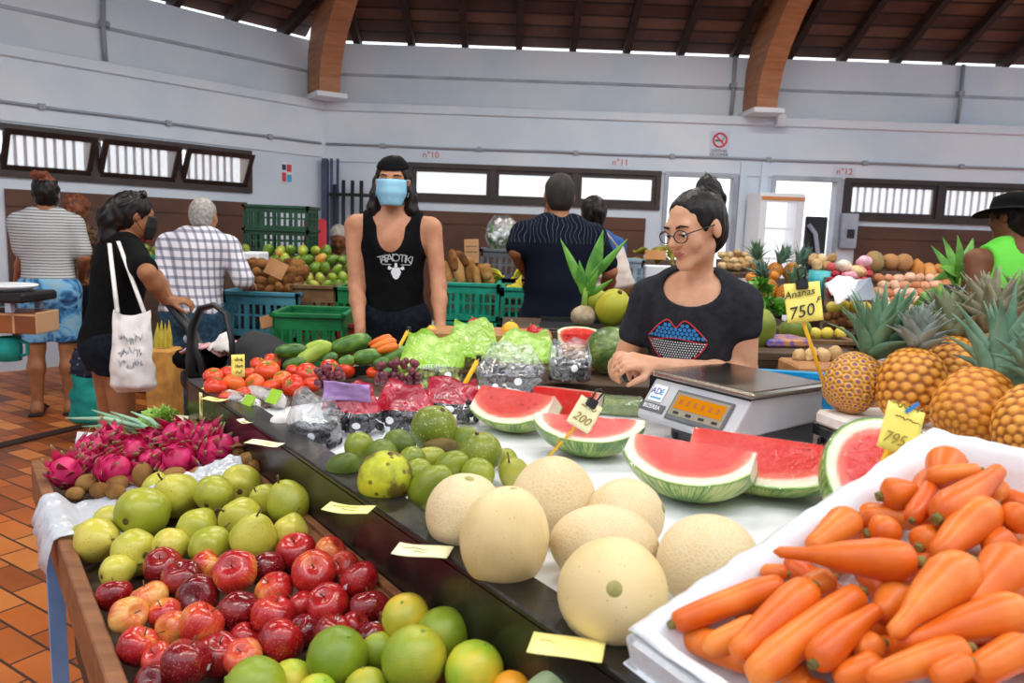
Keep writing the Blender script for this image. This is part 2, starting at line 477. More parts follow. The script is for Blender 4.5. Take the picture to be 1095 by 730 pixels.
M['white_cloth'] = mat('white_cloth', 'dfe2e7', 'ebedf0', 5, rough=.55, bump=.35, bscale=14)
M['paper_yellow'] = mat('paper_yellow', 'fbef8f', 'fdf3a6', 6, rough=.7)
M['card_yellow'] = mat('card_yellow', 'fdea6a', 'fff080', 6, rough=.6)
M['card_cream'] = mat('card_cream', 'f6f1bd', 'faf5cb', 6, rough=.6)
M['ink'] = mat('ink', '2c2a26', rough=.7)
M['ink_faint'] = mat('ink_faint', 'a08c3e', rough=.7)
M['ink_blue'] = mat('ink_blue', '2f7fc9', rough=.6)
M['stick_yellow'] = mat('stick_yellow', 'f5b80f', 'ffc629', 8, rough=.35)
M['styrofoam'] = mat('styrofoam', 'e9edf4', 'f4f6fa', 60, rough=.6, bump=.2, bscale=200)
M['styro_old'] = mat('styro_old', 'd9cfc6', 'efe9e2', 14, rough=.7, bump=.3, bscale=120)
M['card_brown'] = mat('card_brown', 'a9764a', 'bd8a5c', 8, rough=.8)
M['steel'] = mat('steel', '9d958b', 'b6aea4', 3, rough=.26, metal=1.0)
M['scale_grey'] = mat('scale_grey', 'bcbfc6', 'c6c9cf', 8, rough=.4)
M['scale_dark'] = mat('scale_dark', '565a5e', '626669', 8, rough=.45)
M['sticker_white'] = mat('sticker_white', 'f2f5f9', rough=.4)
M['logo_blue'] = mat('logo_blue', '2d5fb3', rough=.4)
M['logo_cyan'] = mat('logo_cyan', '3aa9e0', rough=.4)
M['red_paint'] = mat('red_paint', 'd23b45', rough=.5)
M['navy_ink'] = mat('navy_ink', '20325f', rough=.5)
M['green_crate'] = mat('green_crate', '0f6b3c', '158048', 8, rough=.4)
M['dark_green_crate'] = mat('dark_green_crate', '153f2b', '1d5238', 8, rough=.45)
M['teal_crate'] = mat('teal_crate', '128a72', '18a387', 8, rough=.4)
M['blue_crate'] = mat('blue_crate', '3a7f95', '4b93a8', 8, rough=.4)
M['red_crate'] = mat('red_crate', '8f2b23', 'a53a2e', 8, rough=.45)
M['brown_crate'] = mat('brown_crate', '6b4a2c', '80603c', 8, rough=.7)
M['grey_crate'] = mat('grey_crate', '50545a', '60656b', 8, rough=.5)
M['blue_tray'] = mat('blue_tray', '1591c4', '1fa3d6', 8, rough=.4)
M['clear_film'] = film('clear_film', gloss=.16, alpha=.05)
M['wrap_film'] = film('wrap_film', gloss=.025, alpha=.0, scale=60, bump=1.0, rough=.07, edge=.2)
M['milky_film'] = film('milky_film', gloss=.14, alpha=.5, scale=18, milky='e9edf6')
M['white_plastic'] = mat('white_plastic', 'dfe3ea', 'ebedf2', 8, rough=.35, bump=.3, bscale=20)
M['stem_brown'] = mat('stem_brown', '4f3a1e', '6e5530', 40, rough=.8)
M['stem_green'] = mat('stem_green', '6f8f2e', '88a53f', 40, rough=.7)

# fruit
M['apple'] = fruit('apple_skin', [(.22, '6e0b10'), (.42, '98121a'), (.56, 'b51e22'), (.68, 'cc4029'), (.82, 'df9444')], 14, .2, .6, .55, ('e8b07a', 260, .09), .42)
M['apple_dark'] = fruit('apple_dark_skin', [(.25, '4f0a12'), (.55, '7d0f1a'), (.8, 'a83226')], 14, .16, .6, .6, ('d8a080', 240, .10), .2)
M['apple_blush'] = fruit('apple_blush_skin', [(.28, 'bf2a24'), (.45, 'd04f34'), (.62, 'dd9448'), (.8, 'e3c06c')], 12, .22, .6, .7, None, .2)
M['pear'] = fruit('pear_skin', [(.3, '939a28'), (.5, 'b2b03a'), (.65, 'c9c04c'), (.8, 'd2bd54')], 9, .3, .5, 0, ('75862a', 210, .13), .3, .04)
M['citrus'] = fruit('citrus_skin', [(.3, '728a1e'), (.5, '8fa028'), (.64, 'b4b034'), (.76, 'd9b835')], 9, .3, .5, 0, None, .35, .22, 420)
M['citrus_yellow'] = fruit('citrus_yellow_skin', [(.3, '9bbb2f'), (.45, 'd6c637'), (.7, 'eebb33')], 9, .3, .5, 0, None, .2, .22, 420)
M['citrus_orange'] = fruit('citrus_orange_skin', [(.3, 'f09a22'), (.7, 'f5a92f')], 9, .3, .5, 0, None, .2, .22, 420)
M['kiwi'] = fruit('kiwi_skin', [(.3, '6f4a24'), (.5, '8b6233'), (.7, 'a27a48')], 16, .8, .2, 0, None, .3, .5, 500)
M['dragon'] = fruit('dragon_skin', [(.3, '9c1148'), (.5, 'c91e5c'), (.7, 'e03a78')], 22, .4, .4, 0, None, .3, .2, 60)
t = NT('dragon_scale'); a = t.attr('tip'); n = t.noise(t.coord(), 30)
M['dragon_scale'] = t.set(t.ramp(t.math('ADD', a, t.math('MULTIPLY', t.math('SUBTRACT', n, .5), .5)), [(.15, 'c41c58'), (.42, 'b02450'), (.66, '8a5a40'), (.9, '8f9052')]), .45)
t = NT('melon_net_skin'); co = t.coord('Object', True); e = t.vor(co, 150, 'DISTANCE_TO_EDGE'); e2 = t.ramp(e, [(0.02, 1.0), (.22, 0.0)])
n = t.noise(co, 9, 3); base = t.ramp(t.math('ADD', n, t.math('MULTIPLY', t.math('SUBTRACT', t.rand(), .5), .25)), [(.3, 'd8bd90'), (.5, 'e2caa0'), (.7, 'e6c294')])
t.bump(t.math('ADD', e2, t.math('MULTIPLY', n, .4)), .22, .003); M['melon_net'] = t.set(t.mix(t.math('MULTIPLY', e2, .4), base, 'e6dbb8'), .65, .3)
M['melon_smooth'] = fruit('melon_smooth_skin', [(.3, 'd6ba80'), (.5, 'e2ca94'), (.7, 'ead6aa')], 7, .5, .4, .25, ('b59a58', 90, .05), .1, .08, 80)
M['avocado'] = fruit('avocado_skin', [(.3, '56661a'), (.5, '748026'), (.7, '9a9e38')], 12, .35, .5, 0, ('a9c458', 160, .16), .3, .2, 90)
M['green_mango'] = fruit('green_mango_skin', [(.3, '72801f'), (.5, '8f992e'), (.7, 'b0ac42')], 8, .32, .5, 0, ('b3cc66', 220, .08), .2, .05)
M['olive_fruit'] = fruit('olive_fruit_skin', [(.3, '4f6120'), (.5, '6e7f2a'), (.7, '8a9636')], 10, .4, .4, 0, None, .3, .1)
M['spotted'] = fruit('spotted_skin', [(.34, '6a5a20'), (.42, 'a3a825'), (.55, 'c3c72b'), (.7, 'd4d336')], 26, .45, .4, 0, ('7a6220', 60, .16), .1, .15, 120, detail=5)
M['sapote'] = fruit('sapote_skin', [(.3, '5b4a26'), (.7, '7d6a38')], 14, .7, .3, 0, None, .2, .2)
M['tomato'] = fruit('tomato_skin', [(.3, 'd9371a'), (.5, 'ea4e1f'), (.7, 'f0702b')], 6, .16, .6, 0, None, .45)
M['zucchini'] = fruit('zucchini_skin', [(.3, '2f5a1a'), (.5, '47742a'), (.7, '6d9438')], 30, .35, .5, 0, ('87a851', 200, .12), .25, .05)
M['cucumber_pale'] = fruit('cucumber_pale_skin', [(.3, '8fae3a'), (.5, 'adc24e'), (.7, 'c6cf66')], 18, .4, .5, 0, None, .2)
M['carrot'] = fruit('carrot_skin', [(.3, 'cf560e'), (.5, 'dd6916'), (.7, 'e78432')], 12, .38, .45, 0, None, .25, .12, 90)
M['carrot_end'] = mat('carrot_end', '5d5a2a', '8a7a3a', 90, rough=.8)
M['rind'] = fruit('rind_skin', [(.3, '3d6b22'), (.48, '5f8f2e'), (.56, '9fb656'), (.7, 'c3cc79')], 10, .28, .5, 1.3, None, 0)
M['rind_dark'] = fruit('rind_dark_skin', [(.3, '3c5a24'), (.5, '587a30'), (.62, '88994f'), (.75, 'a7ad66')], 14, .35, .5, .7, ('b8bb84', 60, .14), 0)
M['grape_dark'] = mat('grape_dark', '1a1820', '2c2a38', 20, rough=.3)
M['grape_red'] = mat('grape_red', '5a2430', '7d3742', 20, rough=.3)
M['grape_green'] = mat('grape_green', 'a8b84a', 'c0cb66', 20, rough=.3)
M['ginger'] = fruit('ginger_skin', [(.3, 'b08a58'), (.5, 'cdac7a'), (.7, 'e0c898')], 10, .7, .3, 0, None, .4)
M['garlic'] = mat('garlic', 'e3dfd8', 'efe9e6', 30, rough=.6, rnd='d8c3c8', amt=.4)
M['leaf'] = mat('leaf', '3f7d22', '6aa83a', 10, rough=.4)
M['leaf_light'] = mat('leaf_light', '7fae3c', 'a4c85a', 16, rough=.5)
M['onion_green'] = mat('onion_green', '7fae8c', 'a9cfae', 12, rough=.45)
M['crown'] = mat('crown_leaf', '4c7263', '7b9c8a', 18, rough=.65, rnd='5f8a54', amt=.6)
M['crown_grey'] = mat('crown_grey_leaf', '6d7d74', '97a199', 18, rough=.6, rnd='857a66', amt=.6)
M['crown_brown'] = mat('crown_brown_leaf', '7d7560', 'a09880', 18, rough=.65, rnd='6f8a5a', amt=.8)
t = NT('pineapple_skin'); a = t.attr('eye'); n = t.noise(t.coord(), 16)
c = t.ramp(t.math('ADD', a, t.math('MULTIPLY', t.math('SUBTRACT', n, .5), .7)), [(.05, '6a3f14'), (.25, 'b4701c'), (.55, 'de8f26'), (.85, 'e9b04a')])
M['pineapple'] = t.set(t.mix(t.math('MULTIPLY', t.rand(), .5), c, 'd97a18'), .5)
t = NT('pineapple_pink_skin'); a = t.attr('eye')
M['pineapple_pink'] = t.set(t.ramp(a, [(.06, '9a6a2a'), (.3, 'dca03c'), (.62, 'e9b04c'), (.8, 'c98a70'), (.97, '7d5a68')]), .5)
M['coconut'] = fruit('coconut_skin', [(.3, '8f9a22'), (.5, 'b0ae2e'), (.7, 'c49a3a')], 6, .45, .4, .4, None, .3)
M['coconut_husk'] = mat('coconut_husk', '8f7a5a', 'b5a488', 20, rough=.85, bump=.4)
M['taro'] = fruit('taro_skin', [(.3, '4a2c14'), (.5, '6e4422'), (.7, '8f6336')], 18, .85, .2, .6, None, .3, .5, 90)
M['cassava'] = fruit('cassava_skin', [(.3, '8a5f30'), (.5, 'a87a44'), (.7, 'c2965c')], 14, .8, .2, .5, None, .3, .3, 60)
M['mango_heap'] = fruit('mango_heap_skin', [(.3, '52741c'), (.5, '7c9a2a'), (.66, 'a2b03a'), (.82, 'c98a35')], 7, .3, .5, 0, None, .5)
M['banana'] = fruit('banana_skin', [(.3, '9a9a1c'), (.5, 'cdbb26'), (.7, 'dcc83a')], 9, .4, .4, 0, ('6b5a1c', 50, .12), .3)
M['banana_green'] = fruit('banana_green_skin', [(.3, '6b6a1c'), (.5, '948a2a'), (.7, 'b0a03a')], 9, .5, .4, 0, ('50411c', 50, .16), .3)
M['orange_fruit'] = fruit('orange_fruit_skin', [(.3, 'd9781c'), (.7, 'eb9a3a')], 8, .45, .4, 0, None, .3)
M['lemon'] = fruit('lemon_skin', [(.3, 'd8c13a'), (.7, 'ecd95e')], 8, .4, .4, 0, None, .3)
M['rambutan'] = fruit('lychee_skin', [(.3, '8f1a2c'), (.5, 'b62d3f'), (.7, 'd05a5a')], 20, .6, .3, 0, None, .5, .3, 200)
M['pink_onion'] = fruit('pink_root_skin', [(.3, 'c07a50'), (.5, 'd99a74'), (.7, 'ecc0a4')], 14, .55, .3, .3, None, .6)
M['pumpkin'] = fruit('pumpkin_skin', [(.3, '7d6a44'), (.5, '9d8a5c'), (.7, 'c08a58')], 10, .6, .3, .4, None, .6)
M['sweet_potato'] = fruit('sweet_potato_skin', [(.3, 'a8652f'), (.5, 'c8843e'), (.7, 'd99a5a')], 10, .7, .3, .3, None, .4)
M['pepper_red'] = mat('pepper_red', 'b31a22', 'cc2a30', 8, rough=.2)
M['pepper_yellow'] = mat('pepper_yellow', 'eba41c', 'f3b52f', 8, rough=.25)

# people
FABRICS = []
def skin(name, a, b): return mat(name, a, b, 14, rough=.5, spec=.35, bump=.06, bscale=150, sss=.12)
M['skin_light'] = skin('skin_light', 'b57c5c', 'c48c6c'); M['skin_woman'] = skin('skin_woman', 'cd9675', 'dba98a')
M['skin_tan'] = skin('skin_tan', '94603f', 'a36d4a'); M['skin_brown'] = skin('skin_brown', '6e4229', '7d4d31')
M['lips'] = mat('lips', 'a85f56', 'b56a60', 20, rough=.4)
M['hair_black'] = mat('hair_black', '0d0a09', '1e1512', 40, rough=.42, spec=.28, stretch=(1, 1, .25), bump=.5, bscale=90)
M['hair_brown'] = mat('hair_brown', '5a2d18', '8a4a28', 30, rough=.6, bump=.6, bscale=60)
M['hair_grey'] = mat('hair_grey', '8a8680', 'b3afa9', 60, rough=.6, bump=.5, bscale=120)
M['shirt_charcoal'] = mat('shirt_charcoal', '26272c', '303137', 30, rough=.9, spec=.15)
M['shirt_black'] = mat('shirt_black', '0a0b0c', '101113', 30, rough=.9, spec=.12)
M['jeans'] = mat('jeans', '2a465f', '3d5d76', 40, rough=.9, spec=.15); M['denim_dark'] = mat('denim_dark', '0f141d', '181f29', 40, rough=.9, spec=.15)
M['mask_blue'] = mat('mask_blue', '84c4e6', '97d0ec', 10, rough=.7); M['mask_black'] = mat('mask_black', '17171a', rough=.7)
M['green_sweat'] = mat('green_sweat', '0a7a3c', '0f8a48', 10, rough=.85); M['neon_green'] = mat('neon_green', '5fd03a', '6fe04a', 6, rough=.8)
M['blue_shirt'] = mat('blue_shirt', '1e4a86', '28579a', 8, rough=.8); M['grey_cloth'] = mat('grey_cloth', '55595f', '686c72', 14, rough=.85)
M['canvas'] = mat('canvas', 'e6e1dc', 'f0ece8', 30, rough=.85, bump=.2, bscale=60); M['canvas_pink'] = mat('canvas_pink', 'dcc9bf', 'eadcd4', 20, rough=.85)
M['eye_white'] = mat('eye_white', 'e8e4e0', rough=.15); M['iris'] = mat('iris', '1d120c', rough=.1)
M['print_white'] = mat('print_white', 'e2e8ec', rough=.7); M['print_blue'] = mat('print_blue', '2a86cc', rough=.7); M['print_red'] = mat('print_red', 'd0354a', rough=.7)
t = NT('stripes'); x, y, z = t.sep(t.coord('Object', False)); w = t.math('FRACT', t.math('MULTIPLY', t.math('ADD', z, t.math('MULTIPLY', t.noise(t.coord(), 5), .012)), 52.0))
M['stripes'] = t.set(t.ramp(w, [(.30, '6c7078'), (.40, 'c4c4c3'), (.92, 'c9c9c8'), (1.0, '5c6068')]), .85)
t = NT('plaid'); x, y, z = t.sep(t.coord('Object', False)); px_ = t.math('ABSOLUTE', t.math('SUBTRACT', t.math('FRACT', t.math('MULTIPLY', t.math('ADD', x, y), 19.0)), .5)); pz_ = t.math('ABSOLUTE', t.math('SUBTRACT', t.math('FRACT', t.math('MULTIPLY', z, 19.0)), .5))
a = t.ramp(px_, [(.15, 1.0), (.2, 0.0)]); b = t.ramp(pz_, [(.15, 1.0), (.2, 0.0)]); c = t.mix(t.math('MULTIPLY', a, .62), 'e6e3ea', '4a5070'); c = t.mix(t.math('MULTIPLY', b, .62), c, '454a66')
M['plaid'] = t.set(c, .85)
t = NT('wash_shorts'); co = t.coord('Object', False); n = t.noise(co, 9, 4, .6, 1.2); M['wash_shorts'] = t.set(t.ramp(n, [(.34, '1b2836'), (.45, '2f6fa8'), (.55, '74b4dc'), (.66, '8fb2c4')]), .85)
t = NT('navy_swirl'); co = t.coord('Object', False); z = t.sep(co)[2]; w = t.n('ShaderNodeTexWave', Scale=7.0, Distortion=9.0, Detail=1.0); t.l(co, w.inputs['Vector'])
line = t.ramp(w.outputs['Fac'], [(.44, 0.0), (.5, 1.0), (.56, 0.0)]); hi = t.ramp(z, [(0, 0.0), (1, 1.0)]); M['navy_swirl_t'] = t
up_mask = t.math('GREATER_THAN', z, 1.3); c = t.mix(t.math('MULTIPLY', t.math('MULTIPLY', line, up_mask), .75), '0e1422', '8795ac'); M['navy_swirl'] = t.set(c, .9, .12); del M['navy_swirl_t']
t = NT('dotted_navy'); v = t.vor(t.coord('Object', False), 34); M['dotted_navy'] = t.set(t.ramp(v, [(.12, 'b9b5b0'), (.2, '1c2740')]), .8)
M['teal_cloth'] = mat('teal_cloth', '0f8f86', '17a39a', 10, rough=.8)
M['floral'] = mat('floral', 'c98a94', 'e6c8c8', 40, rough=.8)
# ---------------------------------------------------------------- the market hall
WY = 9.0; CX = -2.25
class Wall:
    def __init__(s, o, d):
        s.o = Vector((o[0], o[1], 0)); s.d = Vector((d[0], d[1], 0)).normalized(); s.n = Vector((s.d.y, -s.d.x, 0))  # n points outside?
        if s.n.dot(Vector((0, 3, 0)) - s.o) < 0: s.n = -s.n                                                           # n points into the room
    def px(s, x, y, off=0):
        p = at_plane(x, y, s.o + s.n * off, s.n); return (p - s.o).dot(s.d), p.z
    def P(s, a, z, off=0): q = s.o + s.d * a + s.n * off; return Vector((q.x, q.y, z))
    def box(s, mb, a0, a1, z0, z1, o0, o1, mi=0, bev=0):
        M = Matrix((s.d, s.n, Vector((0, 0, 1)))).transposed()
        return mb.box(s.P((a0 + a1) / 2, (z0 + z1) / 2, (o0 + o1) / 2), (abs(a1 - a0), abs(o1 - o0), abs(z1 - z0)), M, mi, bev)
    def panelled(s, mb, a0, a1, z0, z1, holes, t=.16):
        """wall with rectangular holes"""
        cuts = sorted({a0, a1, *[h[0] for h in holes], *[h[1] for h in holes]})
        for x0, x1 in zip(cuts[:-1], cuts[1:]):
            m = (x0 + x1) / 2; hs = sorted([(h[2], h[3]) for h in holes if h[0] < m < h[1]]); z = z0
            for b, c in hs:
                if b > z: s.box(mb, x0, x1, z, b, -t, 0)
                z = c
            if z < z1: s.box(mb, x0, x1, z, z1, -t, 0)
WB = Wall((CX, WY), (1, 0)); WL = Wall((CX, WY), (-.648, -.762))
ZL, ZC, ZE = 2.74, 2.27, 3.42
def st(name, mb, m, parent=None): o = obj(name, mb, m, parent); return tag(o, kind='structure') if parent is None else o

# floor of terracotta tiles
t = NT('terracotta'); co = t.coord('Object', False)
mp = t.n('ShaderNodeMapping', Rotation=(0, 0, R(32))); t.l(co, mp.inputs[0])
br = t.n('ShaderNodeTexBrick', Scale=1.0, Color1=(0, 0, 0, 1), Color2=(1, 1, 1, 1), Mortar=(.1, .1, .1, 1)); br.inputs['Brick Width'].default_value = .24; br.inputs['Row Height'].default_value = .115; br.inputs['Mortar Size'].default_value = .005
br.offset = .5; t.l(mp.outputs[0], br.inputs['Vector'])
n = t.noise(co, 3.0, 4); v = t.math('ADD', t.math('MULTIPLY', br.outputs['Color'], .6), t.math('MULTIPLY', n, .4))
col = t.ramp(v, [(.12, '5c3722'), (.34, 'a0521f'), (.58, 'c8692a'), (.85, 'dd8c45')]); col = t.mix(br.outputs['Fac'], col, '4e3226')
M['terracotta'] = t.set(col, .42, .4)
fl = MB(); fl.box((1, 3.5, -.05), (18, 20, .1)); st('floor', fl, M['terracotta'])
dg_ = MB(); p = at_z(0, 477, 0); q = at_z(200, 430, 0); d = (q - p); L = d.length
dg_.box((p + q) / 2 + Vector((0, 0, .004)), (L + 2, .09, .012), (0, 0, math.atan2(d.y, d.x))); st('trim_4', dg_, M['rafter'])

# window openings measured on their walls
wc0, _ = WB.px(436, 200); wc1, _ = WB.px(706, 205); wz0, wz1 = 1.66, 2.1
d1a, _ = WB.px(708, 230); d1b, _ = WB.px(786, 230); d2a, _ = WB.px(822, 230); d2b, _ = WB.px(896, 230)
wr0, _ = WB.px(901, 215); wr1 = wr0 + 3.3
doorz = 2.1
holesB = [(wc0, wc1, wz0, wz1), (d1a, d1b, 0, doorz), (d2a, d2b, 0, doorz), (wr0, wr1, 1.62, 2.1)]
wb = MB(); WB.panelled(wb, -.1, 9.2, 0, ZL, holesB); st('wall_back', wb, M['white_wall'])
a, z = WL.px(268, 178); la0 = a; la1, _ = WL.px(-10, 150); lz0, lz1 = 1.66, 2.1
wl = MB(); WL.panelled(wl, -.1, 7.5, 0, ZL, [(la0, la1, lz0, lz1)]); st('wall_left', wl, M['white_wall'])
up = MB(); WB.box(up, -.1, 9.2, ZL, ZE, -.32, -.17); st('wall_back_upper', up, M['white_wall'])
up = MB(); WL.box(up, -.1, 7.5, ZL, ZE, -.32, -.17); st('wall_left_upper', up, M['white_wall'])
for i, (W, L) in enumerate(((WB, 9.2), (WL, 7.5))):
    m = MB(); W.box(m, -.1, L, ZL - .1, ZL + .0, -.3, .05, bev=.01); st('trim_%d' % (5 + i), m, M['white_wall'])
    m = MB(); W.box(m, -.1, L, 3.06, 3.09, -.17, -.155); st('trim_%d' % (7 + i), m, M['trim_grey'])
    m = MB(); pts = [W.P(.05 + (L - .05) * k / 14, ZC + .004 * math.sin(k * 2.1), .04) for k in range(15)]; m.tube(pts, .014, 6)
    for k in range(1, int(L / 1.1)): m.box(W.P(k * 1.1 - .4, ZC, .034), (.05, .05, .05), (0, 0, math.atan2(W.d.y, W.d.x)))
    tag(obj('cable_conduit', m, M['conduit']), ['thin grey conduit clipped along the back wall above the three wide windows', 'thin grey conduit clipped along the angled wall above the open hopper windows'][i], 'conduit')
for px_, W in ((1026, WB), (112, WL), (783, WB)):
    a, _ = W.px(px_, 90, -.17); m = MB(); m.tube([W.P(a, ZL, -.13), W.P(a + .01, 3.0, -.13), W.P(a, ZE, -.13)], .022, 8); m.box(W.P(a, 3.1, -.13), (.07, .07, .05))
    tag(obj('wall_pipe', m, M['conduit']), {1026: 'thin vertical pipe on the upper wall far to the right of the timber beams', 112: 'thin vertical pipe on the upper angled wall over the hopper windows', 783: 'thin vertical pipe on the upper wall close beside the second timber beam'}[px_], 'pipe')
# unseen walls: right one closes the hall, rear ones added against flat frontal light
m = MB(); m.box((9.7, 2.6, 1.7), (.15, 12.4, 3.4)); st('wall_right', m, M['white_wall'])
m = MB(); m.box((1.4, -3.6, 2.2), (16.4, .15, 4.4)); st('wall_rear_added', m, M['white_wall'])
m = MB(); m.box((-6.9, -.1, 1.7), (.15, 6.9, 3.4)); st('wall_left_rear_added', m, M['white_wall'])
m = MB(); WB.box(m, -.02, 9.2, 2.08, ZL - .1, 0, .02); st('trim_9', m, M['white_wall'])
m = MB(); WL.box(m, -.02, 7.5, 2.12, ZL - .1, 0, .02); st('trim_10', m, M['white_wall'])

# windows
M['pane'] = film('window_pane', gloss=.03, alpha=.35, bump=0, milky='ffffff')
M['slat'] = mat('slat', 'a9a7bd', rough=.6)
def window(i, W, a0, a1, z0, z1, n, bars, tilt=0):
    m = MB(); f = .055
    for (x0, x1, b0, b1) in ((a0, a1, z1 - f, z1), (a0, a1, z0, z0 + f), (a0, a0 + f, z0 + f, z1 - f), (a1 - f, a1, z0 + f, z1 - f)): W.box(m, x0, x1, b0, b1, -.12, .035)
    w = (a1 - a0 - f) / n
    for k in range(1, n): W.box(m, a0 + f / 2 + k * w - f * .7, a0 + f / 2 + k * w + f * .7, z0 + f, z1 - f, -.12, .03)
    fr = st('window_%d' % i, m, M['window_frame'])
    for k in range(n):
        x0 = a0 + f + k * w; x1 = x0 + w - f; s = MB(); lean = tilt
        def B(mb, xa, xb, za, zb, o0, o1):
            n0 = len(mb.v); W.box(mb, xa, xb, za, zb, o0, o1)
            for q in range(n0, len(mb.v)):
                v = Vector(mb.v[q]); h = v.z - (z0 + f); mb.v[q] = tuple(v + W.n * (h * lean))
        e = .045
        for (xa, xb, za, zb) in ((x0, x1, z1 - f - e, z1 - f), (x0, x1, z0 + f, z0 + f + e), (x0, x0 + e, z0 + f + e, z1 - f - e), (x1 - e, x1, z0 + f + e, z1 - f - e)): B(s, xa, xb, za, zb, -.03, .01)
        so = obj('sash', s, M['window_frame'], fr)
        p = MB(); B(p, x0 + e, x1 - e, z0 + f + e, z1 - f - e, -.014, -.008); obj('pane', p, M['pane'], so)
        if bars:
            b = MB()
            for q in range(bars): xx = x0 + e + (q + .5) * (x1 - x0 - 2 * e) / bars; W.box(b, xx - .012, xx + .012, z0 + f, z1 - f, -.15, -.135)
            obj('bar', b, M['slat'], fr)
window(1, WL, la0, la1, lz0, lz1, 3, 8, .55)
window(2, WB, wc0, wc1, wz0, wz1, 3, 0)
window(3, WB, wr0, wr1, 1.62, 2.1, 3, 11)
def doorway(i, a0, a1):
    m = MB(); f = .05
    WB.box(m, a0, a1, doorz - f, doorz, -.13, .03); WB.box(m, a0, a0 + f, 0, doorz - f, -.13, .03); WB.box(m, a1 - f, a1, 0, doorz - f, -.13, .03)
    st('door_%d' % i, m, M['trim_grey'])
doorway(1, d1a, d1b); doorway(2, d2a, d2b)
m = MB()
for px_ in (791, 813): a, _ = WB.px(px_, 230); WB.box(m, a - .04, a + .04, 0, 2.24, 0, .05)
st('trim_11', m, M['white_wall'])
g = MB(); g.box((1, 16.1, -.12), (40, 14, .1)); st('exterior_ground', g, mat('pale_ground', 'd9d6cf', rough=.9))

# brown panels under the windows
for i, (W, x0, x1, y) in enumerate(((WB, 441, 690, 235), (WB, 915, 1130, 250), (WL, 262, 5, 215))):
    a0, _ = W.px(x0, y); a1, _ = W.px(x1, y)
    if a0 > a1: a0, a1 = a1, a0
    m = MB(); W.box(m, a0, a1, .3, 1.46, 0, .03, 0); W.box(m, a0, a1, 1.42, 1.56, 0, .045, 1); st('trim_%d' % (1 + i), m, [M['brown_panel'], M['brown_panel_top']])
a, _ = WB.px(352, 200); m = MB(); WB.box(m, .02, a, 0, 2.1, 0, .12)
for k in range(3): WB.box(m, .05 + k * .07, .08 + k * .07, 0, 2.1, .12, .135)
st('column_corner', m, M['dark_column'])

# timber arch beams
def arch(name, foot, dirv, label):
    d = Vector((dirv[0], dirv[1], 0)).normalized(); s = Vector((-d.y, d.x, 0)); w = .115
    inner = [(.30, 2.78), (.31, 2.95), (.38, 3.15), (.55, 3.38), (.82, 3.62), (1.25, 3.92), (2.1, 4.4), (3.6, 5.1)]
    outer = [(-.14, 2.78), (-.14, 3.0), (-.12, 3.25), (-.02, 3.5), (.2, 3.72), (.75, 4.05), (1.7, 4.52), (3.3, 5.28)]
    m = MB(); F = Vector((foot[0], foot[1], 0)); n = len(inner); vs = []
    for sg in (-1, 1):
        for a in (inner, outer): vs += [F + d * u + s * (w * sg) + Vector((0, 0, z)) for u, z in a]
    fs = []
    for k in range(n - 1):
        i0, i1, o0, o1 = k, k + 1, n + k, n + k + 1; I0, I1, O0, O1 = [2 * n + q for q in (i0, i1, o0, o1)]
        fs += [(i0, o0, o1, i1), (I0, I1, O1, O0), (i0, i1, I1, I0), (o0, O0, O1, o1)]
    fs += [(0, 2 * n, 3 * n, n), (n - 1, 2 * n - 1, 4 * n - 1, 3 * n - 1)]
    m.add(vs, fs); o = tag(obj(name, m, M['beam']), kind='structure')
    b = MB(); b.box(F + d * .14 + Vector((0, 0, 2.76)), (.34, .5, .05), (0, 0, math.atan2(d.y, d.x) - PI / 2)); obj('foot_plate', b, M['white_paint'], o)
    return o
b1 = WB.o + Vector((.02, -.02, 0)); arch('beam_corner', (CX + .0, WY - .05), (.52, -.85), '')
xa, _ = WB.px(809, 121); arch('beam_middle', (CX + xa, WY), (.06, -1), '')

